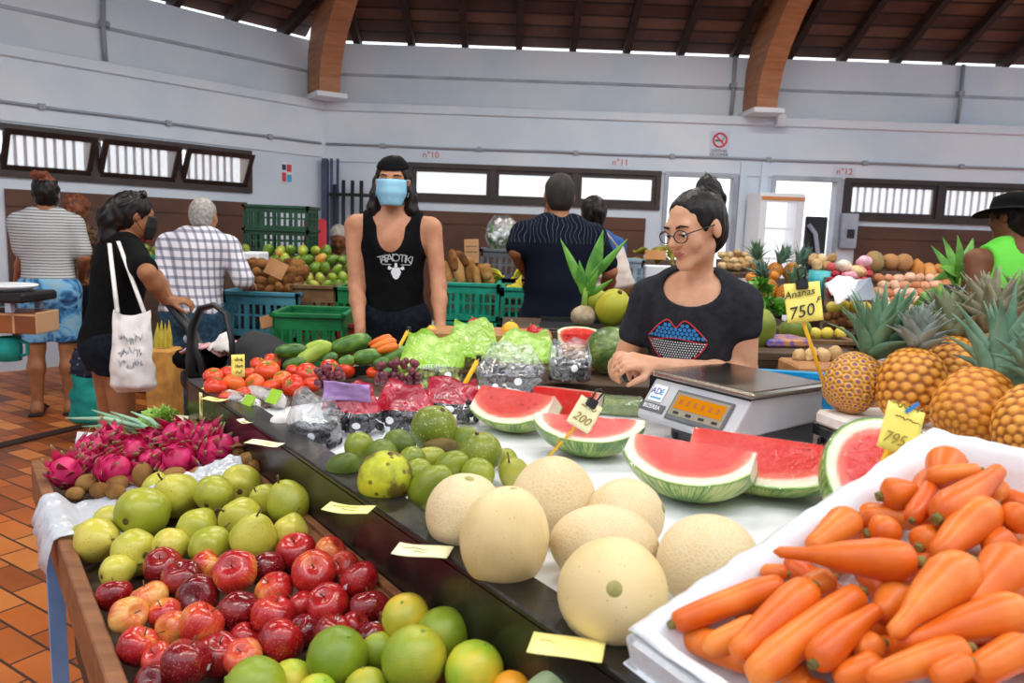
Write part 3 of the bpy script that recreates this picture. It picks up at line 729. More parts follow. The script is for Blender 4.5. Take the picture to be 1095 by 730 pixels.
# roof: sloped boards over each wall, with rafters
t = NT('roof_boards'); at = t.attr('along'); co = t.coord('Object', False)
fr = t.math('FRACT', t.math('MULTIPLY', at, 5.5)); nn = t.noise(co, 2.0, 4)
c = t.ramp(t.math('ADD', t.math('MULTIPLY', nn, .8), t.math('MULTIPLY', t.math('FRACT', t.math('MULTIPLY', t.math('FLOOR', t.math('MULTIPLY', at, 5.5)), .37)), .4)), [(.25, '3b241b'), (.5, '5a3b2e'), (.75, '7d5a4a')])
M['roof_boards'] = t.set(t.mix(t.ramp(fr, [(.0, 1.0), (.08, 0.0), (.8, 0.0), (.97, 1.0)]), c, '1c110c'), .7)
SL = .44
for i, (W, L) in enumerate(((WB, 9.3), (WL, 7.6))):
    m = MB(); n0 = 30; vs = []; at_ = []
    other = WL if i == 0 else WB
    for k in range(n0 + 1):
        u = 7.5 * k / n0; vs += [W.P(0 + u * .29, ZE + .06 + u * SL, u - .32), W.P(L, ZE + .06 + u * SL, u - .32)]; at_ += [u, u]
    th = Vector((0, 0, .05)); nv = len(vs); vs += [v + th for v in vs]; at_ += at_
    fs = []
    for k in range(n0): q = (2 * k, 2 * k + 1, 2 * k + 3, 2 * k + 2); fs += [q, tuple(nv + x for x in q[::-1])]
    m.add(vs, fs); m.att = {'along': at_}; st(['ceiling', 'ceiling_left'][i], m, M['roof_boards'])
    r_ = MB(); a = .35
    while a < L - .1:
        if not (i == 0 and False):
            u0 = 0; 
            u1 = min(7, a / .30 - .1) if a < 2.1 else 7
            if u1 > .4:
                p0 = W.P(a, ZE + .0 + 0 * SL, -.30); p1 = W.P(a, ZE + .0 + u1 * SL, u1 - .30); dd = (p1 - p0); X = W.d; Y = dd.normalized(); Z = X.cross(Y); Mx = Matrix((X, Y, Z)).transposed()
                r_.box((p0 + p1) / 2 + Vector((0, 0, -.0)), (.075, dd.length, .11), Mx)
        a += .62
    st('ceiling_rafters' if i == 0 else 'ceiling_rafters_left', r_, M['rafter'])

# signs and fittings on the walls
sx, sz = WB.px(769, 153); sg = MB(); WB.box(sg, sx - .11, sx + .11, sz - .16, sz + .13, .02, .028)
sign = tag(obj('sign', sg, mat('sign_lilac', 'cdd3e4', rough=.5)), 'square no smoking sign with red ring and black lettering on the white wall', 'sign')
def on_wall(mb, W, a, z, off):
    Mx = Matrix.Translation(W.P(a, z, off)) @ Matrix((W.d, Vector((0, 0, 1)), W.n)).transposed().to_4x4(); return mb.xf(Mx)
ring = MB(); ring.tube([(.075 * math.cos(2 * PI * k / 28), .075 * math.sin(2 * PI * k / 28), 0) for k in range(28)], .011, 6, closed=True, flat=.4)
ring.box((0, 0, 0), (.15, .018, .004), (0, 0, R(-45))); obj('red_ring', on_wall(ring, WB, sx, sz + .03, .031), M['red_paint'], sign)
cg = MB(); cg.box((-.01, -.005, 0), (.09, .016, .003)); cg.tube([(.03, .01, 0), (.045, .03, 0), (.03, .045, 0), (.05, .06, 0)], .004, 5); obj('cigarette', on_wall(cg, WB, sx, sz + .03, .03), M['ink'], sign)
tx = merge(text_mb('DÉFENSE', .045).xf(Matrix.Translation((0, .02, 0))), text_mb('DE FUMER', .045).xf(Matrix.Translation((0, -.022, 0)))); obj('lettering', on_wall(tx, WB, sx, sz - .11, .03), M['ink'], sign)
for s_, px_, py_ in (('n°10', 461, 166), ('n°11', 663, 174), ('n°12', 902, 184)):
    a, z = WB.px(px_, py_); m = MB(); WB.box(m, a - .13, a + .13, z - .055, z + .055, .02, .026); o = tag(obj('number_plate', m, M['white_wall']), {'n°10': 'stall number ten in red, above the first wide window beside the man in the mask', 'n°11': 'stall number eleven in red, above the third wide window', 'n°12': 'stall number twelve in red, above the barred window by the open doorway'}[s_], 'stall number', None)
    obj('lettering', on_wall(text_mb(s_, .1, .002), WB, a, z, .028), M['red_paint'], o)
a, z = WL.px(306, 185); m = MB(); WL.box(m, a - .07, a + .07, z - .11, z + .11, 0, .012); o = tag(obj('poster', m, M['white_paint']), 'small red and blue poster on the white wall beside the dark column', 'poster')
for dx, dz, w_, h_, k in ((-.03, .055, .06, .08, 'red_paint'), (.035, .06, .05, .06, 'navy_ink'), (-.03, -.055, .06, .08, 'logo_cyan'), (.035, -.045, .05, .1, 'red_paint')):
    q = MB(); WL.box(q, a + dx - w_ / 2, a + dx + w_ / 2, z + dz - h_ / 2, z + dz + h_ / 2, .012, .015); obj('patch', q, M[k], o)
a, z = WB.px(832, 130); m = MB(); WB.box(m, a - .05, a + .05, z - .07, z + .07, .05, .12, bev=.01); o = tag(obj('mounted_junction_box', m, M['white_paint']), 'small white junction box beside the foot of the second timber beam', 'junction box')
a, z = WB.px(905, 247); m = MB(); WB.box(m, a - .09, a + .09, z - .2, z + .2, .0, .1, bev=.01); o = tag(obj('meter_box', m, M['trim_grey']), 'grey wall meter box with black window beside the bright doorway', 'meter box'); q = MB(); WB.box(q, a - .03, a + .05, z - .08, z + .02, .1, .11); obj('meter_window', q, M['black_plastic'], o)
# barred rack
o = None
rk = empty('bar_rack', WB.P(.9, 0, .3), label='black steel rack of upright bars against the white wall behind the man in green', cat='rack')
a0, _ = WB.px(362, 220); a1, _ = WB.px(390, 220); zz = 1.86
for k in range(4):
    a = a0 + (a1 - a0) * k / 3; b = MB(); b.tube([WB.P(a, 0, .2), WB.P(a, zz - (.0 if k else .05), .2)], .022, 8); b.xf(Matrix.Translation(-rk.location)); obj('upright_bar', b, M['black_metal'], rk)
b = MB(); b.tube([WB.P(a0 - .06, 1.7, .2), WB.P(a1 + .3, 1.7, .2)], .02, 8); b.xf(Matrix.Translation(-rk.location)); obj('cross_bar', b, M['black_metal'], rk)
b = MB(); b.tube([WB.P(a0 - .06, .5, .2), WB.P(a1 + .3, .5, .2)], .02, 8); b.xf(Matrix.Translation(-rk.location)); obj('cross_bar', b, M['black_metal'], rk)
b = MB(); b.tube([WB.P(a1 + .3, 0, .2), WB.P(a1 + .3, 1.72, .2)], .02, 8); b.xf(Matrix.Translation(-rk.location)); obj('upright_bar', b, M['black_metal'], rk)
# white glass fridge in the doorway and the dark thing beside it
a0, zt = WB.px(812, 206); a1, _ = WB.px(858, 206); Y1 = WY - .6
fx0, fx1 = at_y(811, 240, Y1).x, at_y(859, 240, Y1).x
fz = at_y(835, 206, Y1).z
fr = empty('display_fridge', ((fx0 + fx1) / 2, Y1 + .25, 0), label='tall white glass-front fridge standing at the bright doorway', cat='fridge')
w = fx1 - fx0; m = MB(); m.box((0, .2, fz / 2), (w - .08, .04, fz - .1)); 
for sx_ in (-1, 1): m.box((sx_ * (w / 2 - .02), 0, fz / 2 + .12), (.04, .44, fz - .36))
m.box((0, 0, fz - .03), (w, .44, .06)); m.box((0, 0, .15), (w, .44, .3)); obj('cabinet', m, M['white_paint'], fr)
m = MB(); 
for sx_ in (-1, 1): m.box((sx_ * (w / 2 - .04), -.235, fz / 2 + .125), (.07, .03, fz - .45))
m.box((0, -.235, fz - .06), (w, .03, .08)); m.box((0, -.235, .32), (w, .03, .06)); dr = obj('door', m, M['white_paint'], fr)
m = MB(); m.box((0, -.235, fz / 2 + .125), (w - .15, .01, fz - .45)); obj('glass', m, M['pane'], dr)
m = MB(); m.box((0, .17, fz / 2 + .12), (w - .1, .01, fz - .4)); obj('added_glow_panel', m, emit('added_fridge_glow', 'f4f8ff', 1.6), fr)  # glowing panel added so the fridge looks bright
m = MB(); m.box((0, -.256, fz - .06), (w - .02, .01, .035)); obj('orange_strip', m, mat('orange_strip', 'd58a4a', rough=.6), fr)
for k in range(4): m = MB(); m.box((0, 0, .5 + k * .33), (w - .1, .36, .02)); obj('shelf', m, M['styrofoam'], fr)
p0 = at_y(861, 240, WY - .3); p1 = at_y(884, 240, WY - .3); dk = empty('door_leaf', ((p0.x + p1.x) / 2, WY - .3, 0), label='dark open shutter with grey hose in the bright doorway', cat='shutter')
m = MB(); m.box((0, 0, .82), (p1.x - p0.x, .05, 1.64), bev=.01); obj('leaf', m, M['black_plastic'], dk); m = MB(); m.tube([(-.12, -.05, .9), (-.02, -.07, 1.0), (.03, -.07, 1.2), (-.02, -.06, 1.45), (-.1, -.05, 1.55)], .025, 8); obj('hose', m, M['trim_grey'], dk)
# ---------------------------------------------------------------- the front stall: counter with black rail, sloping fruit tray
SO = Vector((.175, .865, 0)); SD = Vector((-.593, .805, 0)).normalized(); SN = Vector((SD.y, -SD.x, 0))
TZ, RZ = .80, .84
def S(s, t, z=0): q = SO + SD * s + SN * t; return Vector((q.x, q.y, z))
def st_of(p): d = Vector((p[0], p[1], 0)) - SO; return d.dot(SD), d.dot(SN)
SM = Matrix((SD, -SN, Vector((0, 0, 1)))).transposed()      # local x along the stall, y toward the buyers
SE = math.atan2(SD.y, SD.x)
def sbox(mb, s0, s1, t0, t1, z0, z1, mi=0, bev=0): return mb.box(S((s0 + s1) / 2, (t0 + t1) / 2, (z0 + z1) / 2), (s1 - s0, t1 - t0, z1 - z0), SM, mi, bev)
SLEN = 2.0
ct = empty('market_counter', S(.7, .45, 0), label='long market counter with worn black rail, covered in melons, watermelon and bagged grapes', cat='counter')
def cpart(name, mb, m, par=None): mb.xf(Matrix.Translation(-ct.location)); return obj(name, mb, m, par or ct)
m = MB(); sbox(m, -.7, SLEN, .03, 1.02, TZ - .045, TZ - .006, bev=.004); cpart('top', m, M['dark_board'])
m = MB(); sbox(m, -.9, .80, 1.022, 1.85, TZ - .045, TZ - .006, bev=.004); cpart('side_top', m, M['dark_board'])
for s, tt in ((-.8, 1.75), (.7, 1.75)):
    m = MB(); sbox(m, s - .03, s + .03, tt - .03, tt + .03, 0, TZ - .045); cpart('leg', m, M['black_metal'])
m = MB(); sbox(m, -.7, SLEN + .03, -.045, .03, RZ - .012, RZ, bev=.003); sbox(m, -.7, SLEN + .03, -.045, -.028, RZ - .17, RZ - .012); cpart('rail', m, M['black_worn'])
m = MB(); sbox(m, SLEN, SLEN + .03, -.045, 1.02, RZ - .15, RZ, bev=.003); cpart('end_rail', m, M['black_worn'])
m = MB(); sbox(m, .82, SLEN, .98, 1.01, .2, TZ - .05); cpart('back_panel', m, M['dark_board'])
for s in (-.6, .7, 1.9):
    for tt in (.05, .95): m = MB(); sbox(m, s - .03, s + .03, tt - .03, tt + .03, 0, TZ - .045); cpart('leg', m, M['black_metal'])
# white cloth on the counter top
m = MB()
def cl(u, v):
    s, tt = -.68 + u * (1.62 + .68), .034 + v * 1.0
    z = TZ + .003 + .003 * nz((s * 9, tt * 9, 0)) + .003 * nz((s * 22, tt * 16, 3))
    return S(s, min(tt, 1.03), z)
m.grid(cl, 90, 60, flip=False); o = obj('tablecloth', m, M['white_cloth']); solid(o, .003, -1)
tag(o, 'white plastic cloth spread over the counter top under the melons and watermelon', 'cloth')

# sloping tray in front of the rail
T0, T1, Z0, Z1 = -.468, -.05, .60, .70
def bed(p):
    s, tt = st_of(p); return Z0 + (min(max(tt, T0), T1) - T0) / (T1 - T0) * (Z1 - Z0)
tr = empty('fruit_tray', S(.5, -.28, 0), label='wooden sloping tray in front of the black rail, full of apples, pears and citrus', cat='tray')
def tpart(name, mb, m): mb.xf(Matrix.Translation(-tr.location)); return obj(name, mb, m, tr)
TS0, TS1 = -.5, 1.93
m = MB(); m.extr([S(TS0, T0, Z0 - .03), S(TS0, T1, Z1 - .03), S(TS0, T1, Z1 - .012), S(TS0, T0, Z0 - .012)], SD * (TS1 - TS0)); tpart('bottom', m, M['dark_board'])
m = MB(); sbox(m, TS0, TS1, T0 - .028, T0, Z0 - .06, Z0 + .05, bev=.003); tpart('side_board', m, M['board'])
m = MB(); sbox(m, TS0, TS1, T1 - .012, T1 + .004, Z1 - .06, Z1 + .022, bev=.002); sbox(m, TS0, TS1, T1 - .055, T1 - .012, Z1 - .04, Z1 + .012, bev=.002); tpart('inner_board', m, M['board'])
m = MB(); m.extr([S(TS1 - .02, T0, Z0 - .03), S(TS1 - .02, T1, Z1 - .03), S(TS1 - .02, T1, Z1 + .0), S(TS1 - .02, T0, Z0 + .012)], SD * .02); tpart('end_board', m, M['dark_board'])
p = at_z(57, 585, .54)
s_, t_ = st_of(p)
for s in (s_,):
    m = MB(); tq = T0 - .004 if s > 0 else T0; sbox(m, s - .018, s + .018, tq - .03, tq + .006, 0, Z0 - .062); tpart('leg', m, M['blue_paint'])
m = MB(); sbox(m, -.3, -.26, T0 + .02, T0 + .06, 0, Z0 - .03); tpart('leg', m, M['black_metal'])
m = MB(); sbox(m, -.45, TS1 - .1, T0 + .05, T0 + .08, .08, .2); tpart('stretcher', m, M['black_metal'])
m = MB(); sbox(m, -.45, TS1 - .3, -.14, -.1, 0.0, Z1 - .1); tpart('inner_support', m, M['black_metal'])

# price cards: stuck on the rail
def squiggle(mb, x, y, w, h, n=6, r=.0011, seed=0, mi=0):
    rr = random.Random(seed); pts = [(x - w / 2 + w * k / (n * 3), y + (rr.random() - .5) * h, .0012) for k in range(n * 3 + 1)]; mb.tube(pts, r, 4, mi)
    return mb
def card(name, c, xdir, up, w, h, m_, label, writing, curl=.002, group=None, seed=1):
    c = Vector(c); X = Vector(xdir).normalized(); Y = Vector(up); Y = (Y - X * Y.dot(X)).normalized(); Z = X.cross(Y); Mx = Matrix.Translation(c) @ Matrix((X, Y, Z)).transposed().to_4x4()
    mb = MB(); mb.grid(lambda u, v: ((u - .5) * w, (v - .5) * h, curl * ((2 * u - 1) ** 2) + .0015 * math.sin(5 * u + seed)), 8, 4); o = obj(name, mb, m_); o.matrix_world = Mx; solid(o, .0008)
    if group: pass
    tag(o, label, 'price card')
    for q, ink in writing: obj('handwriting', q, ink, o)
    return o
RC = [(283, 474, .085, .036, 'third from the far end, beside the kiwis'), (230, 427, .07, .034, 'at the far end, beside the garlic'), (262, 451, .05, .02, 'small and narrow, beside the clear grape bag'),
      (373, 544, .088, .042, 'between the pears and the spotted green fruit'), (452, 589, .09, .046, 'between the apples and the pale melons'), (606, 692, .092, .05, 'nearest the carrots, beside the limes')]
for k, (px_, py_, w_, h_, wh) in enumerate(RC):
    p = at_z(px_, py_, RZ + .004); q = MB(); squiggle(q, -.01, .006, w_ * .55, .006, 6, .0007, k); squiggle(q, .005, -.006, w_ * .4, .006, 5, .0007, k + 20)
    a = [(-.32), (-.28), (-.3), (-.2), (-.12), (-.25)][k]
    xd = Vector((.93, -.1 + a * .4, 0)) if k != 2 else Vector((.75, -.66, 0))
    card('price_card', p, xd, Vector((.3, .95, 0)), w_, h_, M['card_cream' if k in (0, 2, 4) else 'paper_yellow'], 'yellow price card on the rail, ' + wh, [(q, M['ink_faint'])], .002, seed=k)
p = at_z(205, 434, .80); card('price_card', S(st_of(at_z(205, 434, .80))[0], -.062, .795), SD * -1, (0, 0, 1), .024, .085, M['paper_yellow'], 'narrow yellow price card hanging upright on the outer face of the rail', [(squiggle(MB(), 0, .01, .012, .05, 4, .0008, 3), M['ink_faint'])])
p = at_z(255, 391, RZ + .07); card('price_card', p, (.9, -.35, .12), (.15, .1, 1), .05, .07, M['card_yellow'], 'yellow price card with black writing standing up behind the tomatoes', [(merge(squiggle(MB(), 0, .02, .035, .014, 5, .0016, 8), squiggle(MB(), 0, .0, .036, .012, 5, .0016, 9), squiggle(MB(), 0, -.02, .03, .012, 4, .0016, 10)), M['ink_faint'])])
p = at_z(232, 412, RZ + .008); card('price_card', at_z(226, 415, RZ + .008), (.95, -.2, 0), (.1, .95, .3), .05, .026, M['card_yellow'], 'folded yellow card lying on the rail just below the tomatoes', [(squiggle(MB(), 0, 0, .03, .008, 5, .0008, 13), M['ink_faint'])])

# price cards on yellow sticks
def stick_card(px_, py_, dep, foot, w, h, xd, up, label, writing, clip=True, m_='card_yellow', over=.06):
    c = at_d(px_, py_, dep); e = empty('price_sign', foot, label=label, cat='price sign'); X = Vector(xd).normalized(); Y = Vector(up); Y = (Y - X * Y.dot(X)).normalized(); Z = X.cross(Y)
    ft = Vector(foot); st_dir = (c - ft).normalized(); topp = c + st_dir * (h / 2 + over)
    m = MB(); m.tube([ft - ft, c - Y * (h / 2 + .004) - Z * .014 - ft, c + Y * (h / 2 + min(over, .004)) - Z * .010 - ft], .0075, 6, flat=.5); obj('stick', m, M['stick_yellow'], e)
    Mx = Matrix.Translation(c - ft) @ Matrix((X, Y, Z)).transposed().to_4x4(); m = MB(); m.grid(lambda u, v: ((u - .5) * w, (v - .5) * h, .0015 * (2 * u - 1) ** 2), 8, 6); m.xf(Mx); k = obj('card', m, M[m_], e); solid(k, .001)
    for q, ink in writing: q.xf(Mx); obj('handwriting', q, ink, k)
    if clip:
        m = MB(); m.box((0, h / 2 - .004, .004), (.026, .022, .012), bev=.002); m.tube([(-.006, h / 2 + .002, .008), (-.009, h / 2 + .028, .012), (0, h / 2 + .034, .013), (.009, h / 2 + .028, .012), (.006, h / 2 + .002, .008)], .0022, 6); m.xf(Mx); obj('clip', m, M['black_plastic'], e)
    return e
p_ = at_d(880, 408, 1.72); ana = merge(text_mb('Ananas', .023, .0004, shear=.25).xf(Matrix.Translation((-.008, .020, .004)) @ Matrix.Rotation(R(6), 4, 'Z')), text_mb('750', .038, .0004, shear=.25).xf(Matrix.Translation((-.008, -.022, .004)) @ Matrix.Rotation(R(8), 4, 'Z')), text_mb('F', .02, .0004, shear=.4).xf(Matrix.Translation((.030, .002, .004))))
stick_card(859, 323, 1.72, p_, .078, .088, (1, -.1, .14), (-.12, .2, 1), 'yellow price sign for pineapple on a yellow stick with black clip', [(ana, M['ink'])], over=.03)
p_ = at_z(938, 508, .86); q = merge(squiggle(MB(), 0, .038, .06, .01, 6, .0012, 3), squiggle(MB(), .01, .018, .05, .004, 6, .001, 5), text_mb('795', .026, .0004, shear=.3).xf(Matrix.Translation((-.01, -.018, .004))), text_mb('F', .016, .0004, shear=.4).xf(Matrix.Translation((.022, -.013, .004))))
b = MB(); b.box((.008, .038, .003), (.026, .006, .001), (0, 0, R(50)))
p_ = at_d(938, 512, 1.16); stick_card(963, 459, 1.19, p_, .066, .074, (.93, .1, -.30), (.28, .25, .9), 'yellow price sign stuck in the half watermelon behind the carrots', [(q, M['ink_faint']), (b, M['ink_blue'])], clip=False, over=-.03)
p_ = at_z(583, 492, TZ + .01); q = merge(text_mb('200', .03, .0004, shear=.3).xf(Matrix.Translation((-.002, -.012, .003))), squiggle(MB(), 0, .02, .04, .008, 5, .0012, 4))
stick_card(625, 443, depth_of(p_) - .03, p_, .062, .072, (.80, .1, -.5), (.5, .25, .75), 'cream price sign on a yellow stick leaning among the watermelon wedges', [(q, M['ink_faint'])], m_='card_cream', over=-.01)
for (a, b, lab) in (((484, 424), (512, 383), 'yellow stick with black tip poking up between green and dark grape bags'), ((413, 387), (437, 352), 'yellow stick with dark tip poking up beside the carrots and cucumbers')):
    dp = depth_of(at_z(a[0], a[1] + 14, TZ)); p0 = at_d(a[0], a[1], dp); p0.z = TZ + .01; p1 = at_d(b[0], b[1], dp); e = empty('price_stick', p0, label=lab, cat='price stick'); m = MB(); m.tube([(0, 0, 0), p1 - p0], .0075, 6); obj('stick', m, M['stick_yellow'], e); m = MB(); m.box((p1 - p0), (.016, .014, .02), bev=.002); obj('clip', m, M['black_plastic'], e)
# ---------------------------------------------------------------- fruit and vegetables
def body_mesh(prof, seg=26, fn=None, mats=None, name='fruit'):
    m = MB(); m.lathe(prof, seg, fn=fn); return m.mesh(name)
def sph_prof(n=18, f=lambda th: (math.sin(th), -math.cos(th))):
    p = [f(PI * i / n) for i in range(n + 1)]; p[0] = (0, p[0][1]); p[-1] = (0, p[-1][1]); return p
def noisefn(amp, fr, seed, lob=0, nl=5):
    def g(v):
        d = 1 + amp * nz(v, fr, seed)
        if lob: d *= 1 + lob * math.cos(nl * math.atan2(v.y, v.x))
        return v * d if not lob else Vector((v.x * d, v.y * d, v.z * (1 + amp * nz(v, fr, seed))))
    return g
def apple_prof(th):
    r = math.sin(th) * (1 + .10 * (-math.cos(th)) * 0.8); z = -math.cos(th) * .93
    z -= .30 * math.exp(-((PI - th) / .36) ** 2); z += .16 * math.exp(-(th / .3) ** 2); return (r, z)
def pear_prof(th):
    z = -math.cos(th); r = math.sin(th)
    zz = z * 1.06 + .06; w = .5 + .5 * z
    r *= 1 - .34 * max(0, min(1, (w - .45) / .5)) ** 1.2
    zz += .12 * math.exp(-(th / .28) ** 2) - .08 * math.exp(-((PI - th) / .2) ** 2); return (r, zz)
def make_fruit(name, prof, m, R_, fn=None, seg=26, stem=None, sticker=False):
    me = body_mesh(prof, seg, fn, name=name); me.transform(Matrix.Scale(R_, 4)); me.materials.append(m)
    o = bpy.data.objects.new(name, me); link(o)
    if stem:
        s = MB(); s.tube([Vector(q) * R_ for q in stem[0]], [r * R_ for r in stem[1]], 6); obj('stem', s, stem[2], o)
    if name in ('pear', 'apple'):
        s = MB(); zb = -prof[0][1] if False else prof[0][1]; s.lathe([(0, zb + .02), (.10, zb - .0), (.13, zb - .045), (.06, zb - .03), (0, zb - .02)], 10, fn=lambda v: v * R_); obj('calyx', s, M['stem_brown'], o)
    if sticker:
        s = MB(); s.grid(lambda u, v: Vector((math.sin((u - .5) * .3) * math.cos((v - .5) * .24), -math.cos((u - .5) * .3), math.sin((v - .5) * .24))) * R_ * 1.012 + Vector((0, 0, R_ * .12)), 4, 4); obj('sticker', s, M['sticker_white'], o)
    return o
class Kind:
    def __init__(s, protos, R_): s.p = [Proto(o) for o in protos]; s.R = R_
    def new(s, i=None): return s.p[random.randrange(len(s.p)) if i is None else i].new()
astem = ([(0, 0, .62), (.04, .02, .85), (.10, .02, 1.05)], [.035, .03, .04], M['stem_brown'])
K = {}
K['apple'] = Kind([make_fruit('apple', sph_prof(18, apple_prof), M['apple'], .04, noisefn(.05, 1.5, 1, .018), stem=astem), make_fruit('apple', sph_prof(18, apple_prof), M['apple'], .04, noisefn(.06, 1.5, 4, .02), stem=astem, sticker=True)], .04)
K['apple_dark'] = Kind([make_fruit('apple', sph_prof(18, apple_prof), M['apple_dark'], .04, noisefn(.06, 1.5, 7, .02), stem=astem, sticker=True), make_fruit('apple', sph_prof(18, apple_prof), M['apple_dark'], .04, noisefn(.05, 1.6, 8, .02), stem=astem)], .04)
K['apple_blush'] = Kind([make_fruit('apple', sph_prof(18, apple_prof), M['apple_blush'], .04, noisefn(.05, 1.5, 9, .02), stem=astem)], .04)
pstem = ([(0, 0, 1.0), (.05, 0, 1.2), (.14, .03, 1.42)], [.05, .04, .055], M['stem_brown'])
K['pear'] = Kind([make_fruit('pear', sph_prof(20, pear_prof), M['pear'], .043, noisefn(.1, 1.3, s, .012, 3), stem=pstem) for s in (2, 5, 11)], .043)
K['citrus'] = Kind([make_fruit('lime', sph_prof(16), M['citrus'], .042, noisefn(.03, 1.5, s), stem=([(0, 0, .97), (0, 0, 1.03)], [.08, .06], M['stem_green'])) for s in (1, 2)], .042)
K['citrus_yellow'] = Kind([make_fruit('lime', sph_prof(16), M['citrus_yellow'], .042, noisefn(.03, 1.5, 3), stem=([(0, 0, .97), (0, 0, 1.03)], [.08, .06], M['stem_green']))], .042)
K['citrus_orange'] = Kind([make_fruit('orange', sph_prof(16), M['citrus_orange'], .042, noisefn(.03, 1.5, 3))], .042)
K['kiwi'] = Kind([make_fruit('kiwi', sph_prof(14, lambda th: (math.sin(th) * .82, -math.cos(th) * 1.08)), M['kiwi'], .027, noisefn(.06, 1.4, s), 18, stem=([(0, 0, 1.04), (0, 0, 1.12)], [.16, .1], M['stem_brown'])) for s in (1, 2)], .027)
def tom_prof(th): r = math.sin(th); z = -math.cos(th) * .82 - .12 * math.exp(-((PI - th) / .3) ** 2); return (r, z)
def calyx(R_):
    m = MB()
    for k in range(5):
        a = 2 * PI * k / 5; c, s = math.cos(a), math.sin(a)
        m.add([Vector((0, 0, .74)) * R_, Vector((.16 * c - .06 * s, .16 * s + .06 * c, .77)) * R_, Vector((.5 * c, .5 * s, .76)) * R_, Vector((.16 * c + .06 * s, .16 * s - .06 * c, .77)) * R_], [(0, 3, 2, 1)])
    return m
K['tomato'] = Kind([make_fruit('tomato', sph_prof(16, tom_prof), M['tomato'], .036, noisefn(.05, 1.4, s, .02, 5), 24) for s in (1, 2)], .036)
for pr in K['tomato'].p: c = obj('calyx', calyx(.036), M['stem_green'], pr.o); solid(c, .001); pr.ch = kids(pr.o)
K['mango'] = Kind([make_fruit('mango', sph_prof(14, lambda th: (math.sin(th) * (.86 + .1 * math.cos(th)), -math.cos(th) * 1.15)), M['mango_heap'], .05, noisefn(.08, 1.2, s), 16) for s in (1, 2)], .05)

def solve(px, py, rpx, surf, kz=1.0, lift=0.0):
    lo, hi = .3, 9.0
    for _ in range(50):
        d = (lo + hi) / 2; p = at_d(px, py, d); r = rpx * d / FPX
        if p.z - surf(p) - r * kz - lift > 0: lo = d
        else: hi = d
    return p, rpx * d / FPX
def rand_rot(tilt=.6): return Euler((random.gauss(0, tilt), random.gauss(0, tilt), random.random() * 6.28))
def relax(P, Rr, it=30, ov=.95, maxd=.03):
    dep0 = [depth_of(p) for p in P]; rays = [(p - CAMP) / depth_of(p) for p in P]; dep = list(dep0)
    for _ in range(it):
        for i in range(len(P)):
            for j in range(i):
                d = P[i] - P[j]; need = (Rr[i] + Rr[j]) * ov - d.length
                if need > 0:
                    s = need * .35 * (1 if dep[i] > dep[j] or (dep[i] == dep[j]) else -1)
                    dep[i] = min(max(dep[i] + s, dep0[i] - maxd), dep0[i] + maxd); dep[j] = min(max(dep[j] - s, dep0[j] - maxd), dep0[j] + maxd)
                    P[i] = CAMP + rays[i] * dep[i]; P[j] = CAMP + rays[j] * dep[j]
    return P, [r * dep[k] / dep0[k] for k, r in enumerate(Rr)]
def rows_label(items, per, heap, group, cat):
    """items: (px, py, object, description)"""
    it = sorted(items, key=lambda q: q[1]); n = len(it)
    for r in range(0, n, per):
        row = sorted(it[r:r + per], key=lambda q: q[0])
        for k, (px, py, o, ds) in enumerate(row):
            tag(o, '%s, %s from left in %s row from back of %s' % (ds, ORD[k], ORD[r // per], heap), cat, group)
def pile(lst, surf, conv, per, heap, group, cat, kz=1.0, tilt=.6, ov=.95, kR=None, maxd=.03):
    """lst: (px, py, rpx, kind, description[, euler])"""
    P, Rr = [], []
    for q in lst:
        x, y, r = conv(q[0], q[1], q[2]); p, rr = solve(x, y, r, surf, kz); P.append(p); Rr.append(rr)
    P, Rr = relax(P, Rr, ov=ov, maxd=maxd); out = []
    for q, p, rr in zip(lst, P, Rr):
        k = K[q[3]]; o = k.new(); put(o, p, q[5] if len(q) > 5 else rand_rot(tilt), rr / k.R); x, y, _ = conv(q[0], q[1], q[2]); out.append((x, y, o, q[4]))
    rows_label(out, per, heap, group, cat); return out
def cv(x0, y0, sc): return lambda X, Y, r: (x0 + X / sc, y0 + Y / sc, r / sc)
c8 = cv(80, 480, 2.281)
A, D, B = 'apple', 'apple_dark', 'apple_blush'; da, dd, db = 'red apple', 'dark red apple', 'yellow and red apple'
aim = lambda *e: Euler(e)
apples = [(215, 285, 46, D, dd), (262, 318, 50, D, dd), (328, 290, 46, A, da), (392, 300, 53, A, da), (467, 292, 46, D, dd), (540, 252, 50, A, da), (622, 252, 40, A, da), (655, 288, 40, A, da), (582, 300, 54, A, da), (695, 318, 48, A, da),
          (302, 358, 52, D, dd), (96, 358, 43, A, da), (183, 366, 46, B, db), (220, 402, 40, A, da), (400, 402, 55, D, dd), (488, 345, 46, A, da), (484, 408, 55, A, da), (552, 385, 40, A, da), (617, 378, 52, A, da), (718, 390, 50, D, dd),
          (131, 408, 47, B, db), (240, 440, 44, B, db), (308, 428, 55, A, da), (155, 482, 50, A, da), (205, 512, 40, A, da), (271, 520, 60, D, dd), (350, 502, 55, A, da), (411, 508, 46, B, db), (415, 462, 40, A, da), (500, 472, 58, A, da),
          (560, 445, 42, D, dd), (630, 448, 46, A, da), (683, 432, 36, A, da), (725, 462, 40, D, dd), (190, 566, 42, D, dd)]
pile(apples, bed, c8, 7, 'apple heap', 'apples in the front tray', 'apple')
P_ = 'pear'
